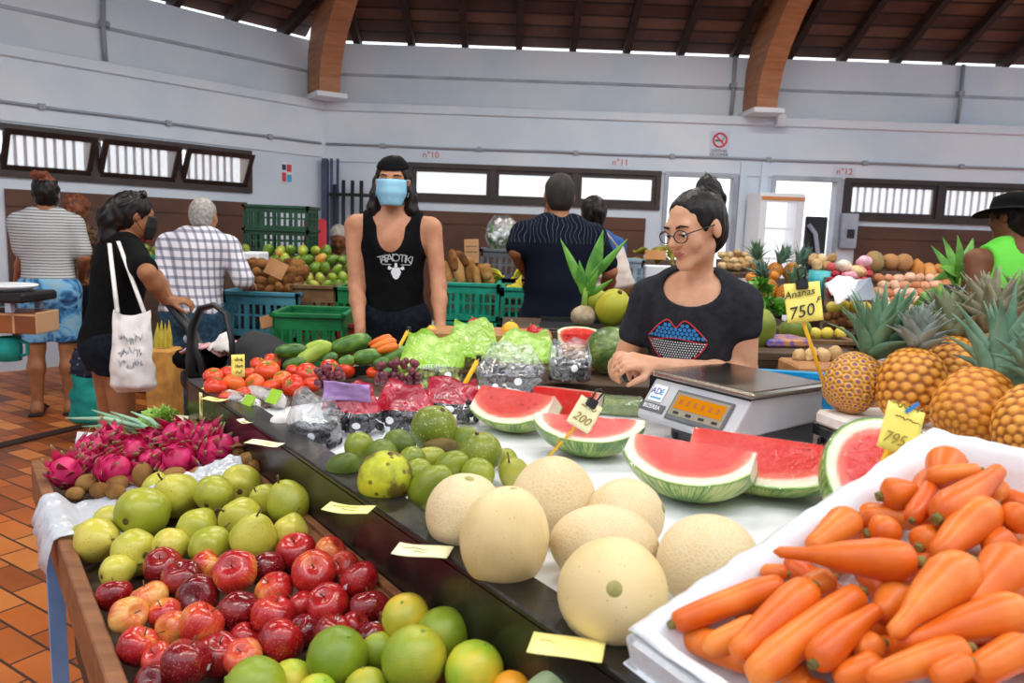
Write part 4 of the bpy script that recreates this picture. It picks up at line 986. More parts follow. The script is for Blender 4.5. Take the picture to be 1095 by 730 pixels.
pears = [(55, 222, 54, P_, 'yellow-green pear', aim(1.3, .3, 1.0)), (168, 155, 66, P_, 'yellow-green pear'), (145, 252, 58, P_, 'green pear'), (248, 112, 56, P_, 'yellow-green pear'), (340, 108, 48, P_, 'green pear', aim(-1.2, .2, 0)), (405, 85, 50, P_, 'green pear', aim(-1.5, .2, .3)),
         (300, 196, 52, P_, 'green pear', aim(-1.0, .5, 0)), (236, 236, 46, P_, 'green pear'), (330, 238, 50, P_, 'green pear'), (402, 168, 52, P_, 'green pear'), (436, 215, 58, P_, 'green pear', aim(.2, .2, 0)), (522, 130, 54, P_, 'green pear', aim(.2, -.4, 0)), (465, 124, 42, P_, 'green pear'), (526, 202, 45, P_, 'green pear'),
         (104, 298, 42, P_, 'green pear'), (20, 214, 36, P_, 'yellow-green pear'), (85, 175, 40, P_, 'yellow-green pear'), (200, 95, 36, P_, 'yellow-green pear')]
for i_ in range(len(pears)):
    if len(pears[i_]) == 5: pears[i_] = pears[i_] + (aim(random.uniform(-1.9, -.6) if i_ % 3 else random.uniform(.3, 1.0), random.uniform(-.5, .5), random.uniform(-.9, .9)),)
pile(pears, bed, c8, 6, 'pear heap', 'pears in the front tray', 'pear', ov=.9)
lm = [(640, 508, 74, 'citrus', 'green lime'), (808, 412, 60, 'citrus', 'green lime'), (898, 452, 65, 'citrus', 'green lime'), (828, 512, 80, 'citrus', 'large green lime'), (975, 542, 73, 'citrus_yellow', 'yellow-green lime'), (440, 584, 76, 'citrus', 'green lime'), (528, 575, 60, 'citrus_yellow', 'yellow lime'),
      (738, 492, 46, 'citrus', 'small green lime'), (712, 590, 56, 'citrus', 'green lime'), (590, 600, 50, 'citrus_yellow', 'yellow lime'), (1065, 590, 48, 'citrus_orange', 'orange fruit')]
pile(lm, bed, c8, 4, 'lime heap', 'limes in the front tray', 'lime', tilt=.5)
# pale green fruit peeking in at the bottom edge
o = make_fruit('mango', sph_prof(18, lambda th: (math.sin(th) * (.86 + .1 * math.cos(th)), -math.cos(th) * 1.25)), mat('pale_green_skin', '9db487', 'b4c79a', 6, rough=.45), .05, noisefn(.08, 1.2, 6))
p, r = solve(602, 748, 36, bed); put(o, p, (0, 1.4, -.4), r / .05); tag(o, 'pale grey-green mango next to the limes below the price card nearest the carrots', 'mango')

# dragon fruit and kiwis
def dragon(seed):
    rr = random.Random(seed); m = MB(); Rb = .042
    m.lathe(sph_prof(16, lambda th: (math.sin(th) * .88, -math.cos(th) * 1.15)), 20, fn=noisefn(.1, 1.6, seed)); m.v = [tuple(Vector(v) * Rb) for v in m.v]; o = obj('dragon_fruit', m, M['dragon'])
    s = MB(); att = []
    for k in range(24):
        zf = -.85 + 1.8 * k / 23; a = k * 2.4 + rr.random() * .3; z = zf * 1.0; rad = math.sqrt(max(.05, 1 - (z / 1.15) ** 2)) * .9
        nrm = Vector((math.cos(a), math.sin(a), .25)).normalized(); base = Vector((math.cos(a) * rad, math.sin(a) * rad, z)); tan = Vector((-math.sin(a), math.cos(a), 0)); L = .46 + .2 * rr.random() + (.34 if k > 20 else 0); curl = .08 + .3 * rr.random()
        upv = (Vector((0, 0, 1)) * .9 + nrm * curl).normalized()
        n0 = len(s.v); vs = []
        for i in range(5):
            f = i / 4; c = base + upv * (L * f) + nrm * (.10 * math.sin(PI * f) - .02 + .28 * f * f); w = .30 * (1 - f) ** .8 + .012
            vs += [c - tan * w, c + nrm * .05 * (1 - f), c + tan * w]; att += [f] * 3
        s.add([v * Rb for v in vs], [(3 * i + j, 3 * i + j + 1, 3 * i + j + 4, 3 * i + j + 3) for i in range(4) for j in (0, 1)], 0, True)
    s.att = {'tip': att}; q = obj('scale_leaves', s, M['dragon_scale'], o); solid(q, .0012); return o
K['dragon'] = Kind([dragon(1), dragon(2), dragon(3)], .042)
c7 = cv(40, 420, 4.21)
dl = [(128, 362, 72, 'dragon', 'pink dragon fruit', aim(.5, .2, 0)), (240, 245, 64, 'dragon', 'pink dragon fruit', aim(1.2, .2, 2)), (335, 342, 80, 'dragon', 'dark pink dragon fruit', aim(1.4, .3, 1)), (430, 262, 74, 'dragon', 'pink dragon fruit', aim(1.3, .2, .4)), (515, 212, 58, 'dragon', 'dark pink dragon fruit', aim(1.5, 0, 0)), (650, 192, 72, 'dragon', 'pink dragon fruit', aim(1.2, .3, -.8)),
      (635, 292, 80, 'dragon', 'dark pink dragon fruit', aim(1.4, .4, .3)), (750, 200, 66, 'dragon', 'pink dragon fruit', aim(1.0, .4, 1.8)), (805, 262, 78, 'dragon', 'bright pink dragon fruit', aim(.7, .5, 1.2)), (335, 200, 52, 'dragon', 'dark pink dragon fruit', aim(.2, 0, 0)), (215, 310, 50, 'dragon', 'pink dragon fruit', aim(.9, .2, 3)), (520, 300, 56, 'dragon', 'dark pink dragon fruit', aim(1.5, .2, -.5))]
pile(dl, lambda p: bed(p) + .01, c7, 4, 'dragon fruit heap', 'dragon fruit in the front tray', 'dragon fruit', ov=.86)
kl = [(225, 408, 54, 'kiwi', 'brown kiwi', aim(1.2, 0, 1.2)), (170, 456, 40, 'kiwi', 'brown kiwi', aim(1.5, 0, 1.5)), (282, 438, 44, 'kiwi', 'brown kiwi', aim(1.5, 0, 1.4)), (362, 408, 46, 'kiwi', 'brown kiwi', aim(1.5, 0, 1.7)), (352, 444, 42, 'kiwi', 'brown kiwi', aim(1.5, 0, 1.5)), (475, 372, 55, 'kiwi', 'upright brown kiwi', aim(.1, 0, 0)), (615, 378, 54, 'kiwi', 'brown kiwi', aim(1.3, 0, 1.6)), (720, 368, 42, 'kiwi', 'brown kiwi'),
      (895, 266, 52, 'kiwi', 'brown kiwi', aim(1.4, 0, .6)), (875, 314, 36, 'kiwi', 'brown kiwi'), (948, 302, 46, 'kiwi', 'brown kiwi', aim(1.4, 0, 1.9)), (978, 342, 40, 'kiwi', 'brown kiwi')]
pile(kl, lambda p: bed(p) + .006, c7, 4, 'kiwi heap', 'kiwis in the front tray', 'kiwi', ov=.9)
# plastic sheets under the kiwis
def sheet(name, quad, m_, label, amp=.012, n=26, seed=0, hang=None):
    a, b, c, d = [Vector(q) for q in quad]; mb = MB()
    def f(u, v):
        p = a.lerp(b, u).lerp(d.lerp(c, u), v); k = nz((u * 4, v * 5, seed), 1) * amp + nz((u * 11, v * 9, seed), 1) * amp * .5
        return p + Vector((k * .6, k * .5, k))
    mb.grid(f, n, n); o = obj(name, mb, m_); solid(o, .0008); return tag(o, label, 'plastic sheet')
z_ = lambda s, tt: bed(S(s, tt)) + .01
mb = MB()
def shf(u, v):
    s = 1.26 + .30 * u; tt = T0 - .05 + .40 * v
    zz = bed(S(s, max(tt, T0))) + .012
    if tt < T0 - .0: zz = Z0 + .058 - max(0, (T0 - .028 - tt)) * (3.6 - 1.4 * u)
    elif tt < T0 + .05: zz = Z0 + .058 - (tt - T0) * .9
    k = nz((u * 5, v * 6, 0)) * .014 + nz((u * 14, v * 9, 4)) * .007
    return S(s + k, tt - (abs(k) + .004 if tt < T0 else 0), zz + (abs(k) if tt > T0 - .02 else k * .3))
mb.grid(shf, 40, 40); o = obj('plastic_sheet', mb, M['milky_film']); solid(o, .0006); tag(o, 'crinkled white plastic sheet under the kiwis, hanging over the tray edge above the blue leg', 'plastic sheet')
mb = MB()
def shf2(u, v):
    s = 1.30 + .10 * u; tt = -.30 + .22 * v; k = nz((u * 4, v * 8, 9)) * .016 + nz((u * 9, v * 17, 4)) * .008
    return S(s, tt, bed(S(s, tt)) + .035 + .03 * math.sin(PI * u) + k)
mb.grid(shf2, 20, 36); o = obj('plastic_bag', mb, M['milky_film']); solid(o, .0006); tag(o, 'crumpled clear plastic bag between the kiwis and the pears', 'plastic bag')

# spring onions, salad and their white tray at the far end
p = at_z(110, 482, .64)
e = empty('spring_onions', at_z(150, 462, .68), label='bunch of spring onions with long green leaves behind the dragon fruit', cat='spring onions')
tips = [(70, 447), (88, 456), (98, 438), (118, 440), (100, 463), (80, 470), (128, 446), (140, 440), (112, 452), (135, 455)]; ends = [(160, 458), (168, 462), (150, 466), (175, 470), (160, 474), (155, 478), (178, 474), (182, 468), (150, 462), (170, 478)]
dp = depth_of(e.location)
for k, (a, b) in enumerate(zip(tips, ends)):
    p0 = at_d(a[0], a[1], dp + .02 - .01 * (k % 4)) - e.location; p1 = at_d(b[0], b[1], dp - .03 + .012 * (k % 3)) - e.location; m = MB(); mid = (p0 + p1) / 2 + Vector((0, 0, .015)); m.tube([p1, mid, p0], [.008, .008, .002], 6); obj('leaf', m, M['onion_green'], e)
def leafy(name, c, r, n, m_, label, cat, seed=0, size=.035, flat=.7):
    rr = random.Random(seed); mb = MB(); c = Vector(c)
    for _ in range(n):
        d = Vector((rr.gauss(0, 1), rr.gauss(0, 1), abs(rr.gauss(0, 1)) * flat)).normalized(); p = Vector((d.x * r[0], d.y * r[1], d.z * r[2])) * (.5 + .5 * rr.random()); L = size * (.6 + .8 * rr.random()); t_ = d.cross(Vector((rr.random(), rr.random(), rr.random() + .1))).normalized(); b_ = d.cross(t_)
        vs = [p - t_ * L * .3, p + b_ * L * .4 + d * L * .15, p + t_ * L * .1 + d * L * .9 + b_ * L * .2, p + t_ * L * .5 - b_ * L * .3 + d * L * .3, p + d * L * .45]
        mb.add(vs, [(0, 4, 1), (1, 4, 2), (2, 4, 3), (3, 4, 0)], 0, True)
    o = obj(name, mb, m_); o.location = c; return tag(o, label, cat)
leafy('salad_bunch', at_z(172, 452, .67), (.055, .05, .05), 260, M['leaf_light'], 'frilly light green salad bunch beside the spring onions', 'salad', 3, .022)
leafy('salad_bunch', at_z(160, 466, .66), (.04, .04, .02), 120, M['leaf'], 'flatter dark green salad leaves tucked under the spring onions', 'salad', 5, .022)
p = at_z(97, 470, .66); m = MB(); m.box((0, 0, 0), (.09, .012, .045), (R(-20), 0, -.1)); o = obj('foam_tray', m, M['styrofoam']); o.location = p; tag(o, 'white foam tray edge behind the leftmost dragon fruit', 'foam tray')
m = MB(); m.box((0, 0, 0), (.05, .004, .05), (R(-25), 0, -.2)); o = obj('price_card', m, M['card_cream']); o.location = at_z(193, 452, .69); tag(o, 'small white card propped behind the salad bunch at the far end of the tray', 'price card')

# ---------------------------------------------------------------- on the counter
tsurf = lambda p: TZ + .006
# melons
M['melon_scar'] = mat('melon_scar', '8f8a4a', 'a9a060', 40, rough=.8)
def melon(px_, py_, rx, ry, kind, rot, label, scar=True, kz=None):
    Rm = .07; el = max(rx, ry) / min(rx, ry)
    pr = sph_prof(26, lambda th: (math.sin(th), -math.cos(th) * el)); me = body_mesh(pr, 36, noisefn(.03, 1.2, px_ * .01), name='melon'); me.transform(Matrix.Scale(Rm, 4)); me.materials.append(M['melon_net' if kind else 'melon_smooth']); o = bpy.data.objects.new('melon', me); link(o)
    if scar: m = MB(); m.lathe([(0, el * 1.015), (.07, el * 1.01), (.11, el * 1.005), (.14, el * .985)], 16); m.v = [tuple(Vector(v) * Rm) for v in m.v]; obj('stem_scar', m, M['melon_scar'], o)
    p, r = solve(px_, py_, min(rx, ry), tsurf, kz or 1.0); put(o, p, rot, r / Rm); return tag(o, label, 'melon', 'pale melons on the counter')
melon(497, 549, 42, 43, 1, (.2, .1, 0), 'netted melon farthest left of the pale melons, beside the green fruit')
melon(540, 576, 48, 58, 0, (.12, .14, 0), 'tall smooth yellowish melon standing upright at the front of the pale melons', kz=1.15)
melon(592, 533, 45, 45, 1, (-.3, .3, 0), 'netted orange-tinted melon at the back, behind the tall upright one')
melon(668, 552, 43, 40, 1, (1.2, .2, 1.2), 'round netted melon at the back, nearest the front watermelon wedge')
melon(645, 582, 42, 58, 1, (1.45, 0, 1.35), 'oblong netted melon lying in the middle of the pale melons')
melon(655, 634, 61, 59, 0, (1.05, 0, -.12), 'large round pale melon at the front with its green stem scar showing')
melon(757, 600, 50, 54, 1, (1.45, 0, 1.5), 'netted melon farthest right, partly behind the carrot box')
# mixed green fruit
def odd(name, px_, py_, rx, ry, mkey, rot, label, prof=None, stem=None, amp=.05, surf=tsurf, kz=1.0, lift=0, cat=None):
    el = max(rx, ry) / min(rx, ry); f = prof or (lambda th: (math.sin(th), -math.cos(th) * el)); o = make_fruit(name, sph_prof(20, f), M[mkey], .04, noisefn(amp, 1.4, px_ * .1), 28, stem=stem); p, r = solve(px_, py_, min(rx, ry), surf, kz, lift); put(o, p, rot, r / .04); return tag(o, label, cat or name, 'green fruit on the counter')
mg = lambda th: (math.sin(th) * (.9 + .16 * math.cos(th)), -math.cos(th) * 1.3)
av = lambda th: (math.sin(th) * (.95 + .22 * math.cos(th)), -math.cos(th) * 1.2)
gs = ([(0, 0, 1.0), (.02, 0, 1.06)], [.12, .1], M['stem_brown'])
G = [('avocado', 464, 458, 25, 25, 'avocado', (.3, .4, 0), 'large bumpy green avocado at the back, leaning against the red grape bag', None, gs, .05, 1.15),
     ('sapote', 471, 477, 9, 19, 'sapote', (1.5, 0, 1.6), 'small brown oval fruit in front of the bumpy green avocado', None, None, .05, 2.0),
     ('avocado', 514, 484, 23, 23, 'avocado', (.2, -.2, 0), 'round dark green avocado nearest the watermelon wedges', None, gs, .04, 1.3),
     ('pomelo', 412, 512, 30, 31, 'spotted', (.2, .2, 0), 'yellow-green fruit blotched with brown spots at the front by the rail', None, gs, .03, 1.0),
     ('mango', 384, 478, 16, 17, 'green_mango', (.4, 0, 0), 'yellow-green mango at the back left, nearest the clear grape bag', None, None, .05, 1.2),
     ('avocado', 428, 476, 18, 21, 'olive_fruit', (1.3, .2, .6), 'olive green avocado with dark stem end between two yellow-green mangoes', av, gs, .04, 1.4),
     ('avocado', 368, 500, 18, 19, 'olive_fruit', (.8, 0, 1.0), 'dull olive avocado farthest left, close to the rail', av, None, .04, 1.0),
     ('mango', 409, 486, 17, 17, 'olive_fruit', (.9, 0, .4), 'olive mango half hidden behind the brown-spotted fruit', None, None, .04, 1.2),
     ('mango', 462, 521, 25, 34, 'green_mango', (.5, .55, 0), 'long green mango leaning beside the brown-spotted fruit', mg, None, .05, 1.1),
     ('mango', 441, 491, 14, 16, 'green_mango', (1.2, 0, .6), 'small green mango in the middle of the pile', None, None, .04, 1.4),
     ('mango', 459, 490, 14, 18, 'green_mango', (1.2, 0, 1.6), 'yellowish green mango under the small brown fruit', mg, None, .04, 1.2),
     ('mango', 485, 497, 17, 26, 'green_mango', (1.0, .5, .9), 'long green mango lying behind the netted melon', mg, None, .05, 1.1),
     ('mango', 511, 507, 18, 19, 'green_mango', (.9, 0, .4), 'plain green mango just below the round dark avocado', None, None, .04, 1.0),
     ('mango', 549, 505, 18, 24, 'green_mango', (.7, -.5, .2), 'green mango with a long brown stem at the right end of the pile', mg, ([(0, 0, 1.2), (.1, .0, 1.7), (.2, .05, 2.3)], [.06, .05, .04], M['stem_brown']), .05, 1.0),
     ('mango', 541, 491, 12, 14, 'green_mango', (.9, 0, .3), 'small green mango behind the one with the long stem', None, None, .04, 1.0),
     ('mango', 447, 505, 15, 16, 'green_mango', (.9, 0, 1.3), 'green mango squeezed between the brown-spotted fruit and the long mango', None, None, .04, 1.0),
     ('avocado', 497, 470, 15, 15, 'olive_fruit', (.9, 0, 1.3), 'olive avocado behind the round dark one', None, None, .04, 1.2)]
for g in G: odd(*g[:8], prof=g[8], stem=g[9], amp=g[10], kz=g[11])
# tomatoes
c6 = cv(200, 330, 3.04)
tl = [(85, 220, 33), (93, 255, 38), (140, 212, 33), (152, 246, 38), (220, 243, 33), (232, 182, 28), (262, 202, 40), (277, 174, 30), (205, 212, 26), (310, 230, 33), (345, 250, 38), (390, 212, 38), (406, 246, 31), (465, 196, 35), (515, 200, 30), (345, 206, 27), (276, 252, 28), (130, 290, 26), (605, 208, 23), (180, 275, 26), (450, 225, 26)]
pile([(a, b, c, 'tomato', 'orange-red tomato') for a, b, c in tl], lambda p: TZ + .012, c6, 7, 'tomato heap', 'tomatoes at the end of the counter', 'tomato', tilt=.5, ov=.9, maxd=.06)
# cucumbers, squash and loose carrots behind
def longveg(name, ends, r, mkey, dep=None, surf=None, prof=None, n=14, taper=(.35, 1, 1, .5), bend=.05, stem=None, seg=14, lift=0):
    (x0, y0), (x1, y1) = ends
    if dep is None:
        pm, rr = solve((x0 + x1) / 2, (y0 + y1) / 2, r, surf or tsurf, 1.0, lift); d0 = d1 = depth_of(pm)
    elif hasattr(dep, '__len__'): d0, d1 = dep
    else: d0 = d1 = dep
    p0, p1 = at_d(x0, y0, d0), at_d(x1, y1, d1); r_ = r * (d0 + d1) / 2 / FPX; c = (p0 + p1) / 2; ax = (p1 - p0); L = ax.length; side = ax.cross(Vector((.2, .3, 1))).normalized(); pts, rad = [], []
    for k in range(n + 1):
        f = k / n; e_ = min(f, 1 - f) * L; rr = np.interp(f, np.linspace(0, 1, len(taper)), taper) * r_; cap = math.sqrt(max(0, 1 - max(0, 1 - e_ / (rr * .9 + 1e-6)) ** 2)) if e_ < rr * .9 else 1
        pts.append(p0 + ax * f + side * (bend * L * math.sin(PI * f)) - c); rad.append(max(rr * cap, r_ * .06))
    m = MB(); m.tube(pts, rad, seg); o = obj(name, m, M[mkey]); o.location = c
    if stem:
        q = MB(); tdir = (pts[0] - pts[2]).normalized() if stem == 'start' else (pts[-1] - pts[-3]).normalized(); b0 = pts[0] if stem == 'start' else pts[-1]; q.tube([b0 - tdir * r_ * .15, b0 + tdir * r_ * .22], [r_ * .34, r_ * .26], 8); obj('stem_end', q, M['carrot_end'], o)
    return o
cu = [((285, 142), (392, 134), 24, 'zucchini', 'dark green cucumber farthest left, lying level at the back'), ((383, 138), (462, 118), 25, 'cucumber_pale', 'pale yellow-green cucumber beside the dark one farthest left'), ((350, 190), (470, 112), 27, 'cucumber_pale', 'pale cucumber lying across the middle of the cucumber pile'), ((465, 137), (600, 96), 30, 'zucchini', 'biggest dark green cucumber on top of the pile'), ((538, 165), (638, 150), 27, 'zucchini', 'plain green cucumber below the biggest one'), ((312, 190), (385, 168), 20, 'zucchini', 'small green cucumber in front of the dark one farthest left'), ((640, 182), (716, 128), 27, 'zucchini', 'dark green cucumber nearest the green lettuce bags'),
      ((440, 178), (490, 150), 20, 'zucchini', 'short green cucumber behind the middle tomatoes'), ((680, 225), (742, 162), 22, 'cucumber_pale', 'yellow-green squash beside the green lettuce bag'), ((490, 185), (545, 160), 20, 'zucchini', 'short green cucumber under the biggest one'), ((605, 185), (660, 170), 20, 'zucchini', 'green cucumber stub under the orange carrots'), ((630, 215), (690, 195), 16, 'zucchini', 'thin green cucumber just behind the red grapes')]
for (a, b, r, mk, lb) in cu:
    a2, b2 = c6(*a, 0)[:2], c6(*b, 0)[:2]; yb = (a2[1] + b2[1]) / 2; o = longveg('cucumber', (a2, b2), r / 3.04, mk, dep=2.72 + (388 - yb) * .008, taper=(.6, .95, 1, .95, .6)); tag(o, lb, 'cucumber', 'cucumbers behind the tomatoes')
for k, (a, b, lb) in enumerate((((588, 118), (668, 92), 'topmost loose carrot beside the yellow stick behind the cucumbers'), ((595, 128), (682, 104), 'middle loose carrot behind the cucumbers'), ((610, 140), (690, 122), 'lowest loose carrot behind the cucumbers'))):
    tag(longveg('carrot', (c6(*a, 0)[:2], c6(*b, 0)[:2]), 5.2, 'carrot', dep=2.80 - k * .02, taper=(.4, .8, 1, .8)), lb, 'carrot', 'loose carrots behind the cucumbers')
# support for the vegetables heaped at the far end
def crate(name, c, d, rz, m_, label, wall=.012, slots=True, holes_m=None, group=None, cat='crate', tilt=0):
    """open box with ribs, rim and slotted sides: base centre c, size d"""
    e = empty(name, c, (tilt, 0, rz), label, cat, group); w, l, h = d; b = MB()
    b.box((0, 0, .01), (w, l, .02))
    for sx_ in (-1, 1): b.box((sx_ * (w / 2 - wall / 2), 0, h * .10), (wall, l, h * .2))
    for sy in (-1, 1): b.box((0, sy * (l / 2 - wall / 2), h * .10), (w, wall, h * .2))
    obj('body', b, m_, e)
    s = MB(); n = max(3, int(w / .045)); k2 = max(3, int(l / .045))
    for k in range(n + 1):
        for sy in (-1, 1): s.box((-w / 2 + wall / 2 + (w - wall) * k / n, sy * (l / 2 - wall / 2), h * .47), (.014 if k % 3 else .03, wall * .8, h * .56))
    for k in range(k2 + 1):
        for sx_ in (-1, 1): s.box((sx_ * (w / 2 - wall / 2), -l / 2 + wall / 2 + (l - wall) * k / k2, h * .47), (wall * .8, .014 if k % 3 else .03, h * .56))
    for sy in (-1, 1): s.box((0, sy * (l / 2 - wall / 2), h * .5), (w, wall * .7, .012))
    for sx_ in (-1, 1): s.box((sx_ * (w / 2 - wall / 2), 0, h * .5), (wall * .7, l, .012))
    obj('slat', s, m_, e)
    r_ = MB()
    for sx_ in (-1, 1): r_.box((sx_ * (w / 2 - wall / 2), 0, h * .84), (wall, l, h * .22)); r_.box((0, sx_ * (l / 2 - wall / 2), h * .84), (w, wall, h * .22))
    for sx_ in (-1, 1): r_.box((sx_ * w / 2, 0, h - .012), (.03, l + .03, .024), bev=.003)
    for sy in (-1, 1): r_.box((0, sy * l / 2, h - .012), (w + .03, .03, .024), bev=.003)
    obj('rim', r_, m_, e)
    return e
# ---------------------------------------------------------------- watermelon pieces
t = NT('melon_flesh'); k_ = t.attr('kr'); co = t.coord('Object', True); n = t.noise(co, 26, 3)
kk = t.math('ADD', k_, t.math('MULTIPLY', t.math('SUBTRACT', n, .5), .05))
c = t.ramp(kk, [(.0, 'dd3426'), (.3, 'd41f18'), (.66, 'd82a20'), (.79, 'e87058'), (.84, 'f2d9c4'), (.93, 'eef0d6'), (.965, 'c9d79a'), (.985, '5f8f2e')])
v = t.vor(co, 75); sd = t.math('MULTIPLY', t.ramp(v, [(.2, 1.0), (.27, 0.0)]), t.math('MULTIPLY', t.ramp(k_, [(.38, 0.0), (.46, 1.0), (.62, 1.0), (.7, 0.0)]), t.ramp(t.noise(co, 11, 1), [(.54, 0.0), (.6, 1.0)])))
t.bump(t.noise(co, 160, 2), .25, .002); M['melon_flesh'] = t.set(t.mix(sd, c, '2a1512'), .4, .3)
def wedge(a, b, phi, x0=-1.0, x1=1.0, rind='rind'):
    """piece of a long melon: axis along x, rind pointing down, two cut faces; parts flesh (top-level mesh) and rind"""
    NX, NT_, NR = 30, 18, 12; th0, th1 = -PI / 2 - phi / 2, -PI / 2 + phi / 2; xs = [a * math.sin(PI / 2 * (x0 + (x1 - x0) * i / NX)) if True else 0 for i in range(NX + 1)]
    rad = [b * math.sqrt(max(1e-5, 1 - (x / a) ** 2)) for x in xs]; m = MB(); att = []
    for th, fl in ((th0, False), (th1, True)):
        vs = []; b0 = len(m.v)
        for x, r in zip(xs, rad):
            for j in range(NR + 1): f = j / NR; vs.append((x, r * f * math.cos(th), r * f * math.sin(th))); att.append(math.sqrt((x / a) ** 2 + (r * f / b) ** 2))
        fs = []
        for i in range(NX):
            for j in range(NR): q = i * (NR + 1) + j; f4 = (q, q + 1, q + NR + 2, q + NR + 1); fs.append(f4[::-1] if not fl else f4)
        m.add(vs, fs, 0, True)
    for end, x, r in ((0, xs[0], rad[0]), (1, xs[-1], rad[-1])):
        if r > .012:
            vs = []; 
            for i in range(NT_ + 1):
                th = th0 + (th1 - th0) * i / NT_
                for j in range(NR + 1): f = j / NR; vs.append((x, r * f * math.cos(th), r * f * math.sin(th))); att.append(math.sqrt((x / a) ** 2 + (r * f / b) ** 2))
            fs = []
            for i in range(NT_):
                for j in range(NR): q = i * (NR + 1) + j; f4 = (q, q + 1, q + NR + 2, q + NR + 1); fs.append(f4 if end else f4[::-1])
            m.add(vs, fs, 0, True)
    m.att = {'kr': att}; o = obj('watermelon_piece', m, M['melon_flesh'])
    rm = MB(); rm.grid(lambda u, v: (lambda x, r, th: Vector((x, r * math.cos(th), r * math.sin(th))))(a * math.sin(PI / 2 * (x0 + (x1 - x0) * u)), b * math.sqrt(max(1e-5, 1 - math.sin(PI / 2 * (x0 + (x1 - x0) * u)) ** 2)), th0 + (th1 - th0) * v), NX, NT_); rm.v = [tuple(Vector(q) * 1.004) for q in rm.v]
    obj('rind', rm, M[rind], o)
    fm = MB(); Z = Vector((0, 0, -b * .45))
    for p_ in (m, rm):
        q0 = len(fm.v); fm.add([Z + (Vector(v_) - Z) * 1.025 + Vector((0, 0, .0008)) for v_ in p_.v], p_.f, 0, True)
    obj('plastic_wrap', fm, M['wrap_film'], o); return o
def set_wedge(o, px_, py_, axis, roll, label, z_=None, dep=None, sq=1.0):
    """axis: world direction of the long axis; roll: degrees the piece is turned about it"""
    if sq != 1.0:
        for ch in [o] + kids(o): ch.data.transform(Matrix.Diagonal((1, 1, sq, 1)))
    X = Vector(axis).normalized(); Y = Vector((0, 0, 1)).cross(X).normalized(); Z = X.cross(Y); Mx = Matrix((X, Y, Z)).transposed() @ Matrix.Rotation(R(roll), 3, 'X')
    lowz = min((Mx @ v.co).z for ch in [o] + kids(o) for v in ch.data.vertices)
    c = at_z(px_, py_, TZ + .007 - lowz) if dep is None else at_d(px_, py_, dep); o.rotation_euler = Mx.to_euler(); o.location = c; return tag(o, label, 'watermelon', 'cut watermelon on the counter' if dep is None else None)
set_wedge(wedge(.15, .115, R(100), -.50, .62), 550, 417, (.80, -.46, 0), 2, 'wrapped watermelon wedge farthest left, its red face towards the red grape bags')
set_wedge(wedge(.14, .115, R(85), -.35, .62), 597, 416, (.85, -.35, 0), 38, 'wrapped watermelon chunk at the back, partly hidden by the leaning price sign')
set_wedge(wedge(.14, .10, R(105), -.80, .84), 630, 445, (.95, -.16, 0), -12, 'boat-shaped wrapped watermelon wedge behind the cream price sign')
set_wedge(wedge(.152, .122, R(95), -.68, .64), 741, 473, (.86, -.46, 0), -12, 'big wrapped watermelon wedge nearest the pale melons')
set_wedge(wedge(.21, .125, R(95), -.50, .72), 816, 467, (.86, -.42, 0), 0, 'long wrapped watermelon wedge lying in front of the scale')
hm = wedge(.125, .12, PI); 
X = Vector((.86, .25, .18)).normalized(); Nn = Vector((-.42, -.80, .50)); Nn = (Nn - X * Nn.dot(X)).normalized(); Yv = Nn.cross(X); hm.rotation_euler = Matrix((X, Yv, Nn)).transposed().to_euler(); hm.location = at_d(956, 511, 1.34); tag(hm, 'half watermelon with round red face leaning behind the carrot box, price sign stuck in it', 'watermelon')
o = make_fruit('watermelon', sph_prof(22, lambda th: (math.sin(th), -math.cos(th) * 1.15)), M['rind_dark'], .075, noisefn(.03, 1.2, 3), 32); p, r = solve(652, 374, 25, lambda p: TZ + .02, 1.0); put(o, at_d(652, 374, 3.04), (1.3, 0, .5), 25 * 3.04 / FPX / .075); tag(o, 'dark green mottled whole watermelon beside the hands of the woman in glasses', 'watermelon')
fm = MB(); fm.ball((0, 0, 0), (.078, .078, .088), 24, 16); obj('plastic_wrap', fm, M['wrap_film'], o)
o = wedge(.10, .07, R(120), -.7, .7); X = Vector((.95, .1, 0)).normalized(); o.rotation_euler = (R(50), 0, .1); o.location = at_d(620, 357, 3.16); tag(o, 'small wrapped watermelon slice at the back between the dark grape bag and the whole melon', 'watermelon')
tb = MB(); tb.box((0, 0, 0), (.62, .3, .02), bev=.004); tb.box((0, .14, .015), (.62, .02, .03)); o = obj('black_tray', tb, M['black_plastic']); o.location = at_d(648, 352, 3.5); o.rotation_euler = (0, 0, -.12); tag(o, 'flat black tray edge behind the watermelons, under the coconuts', 'tray')

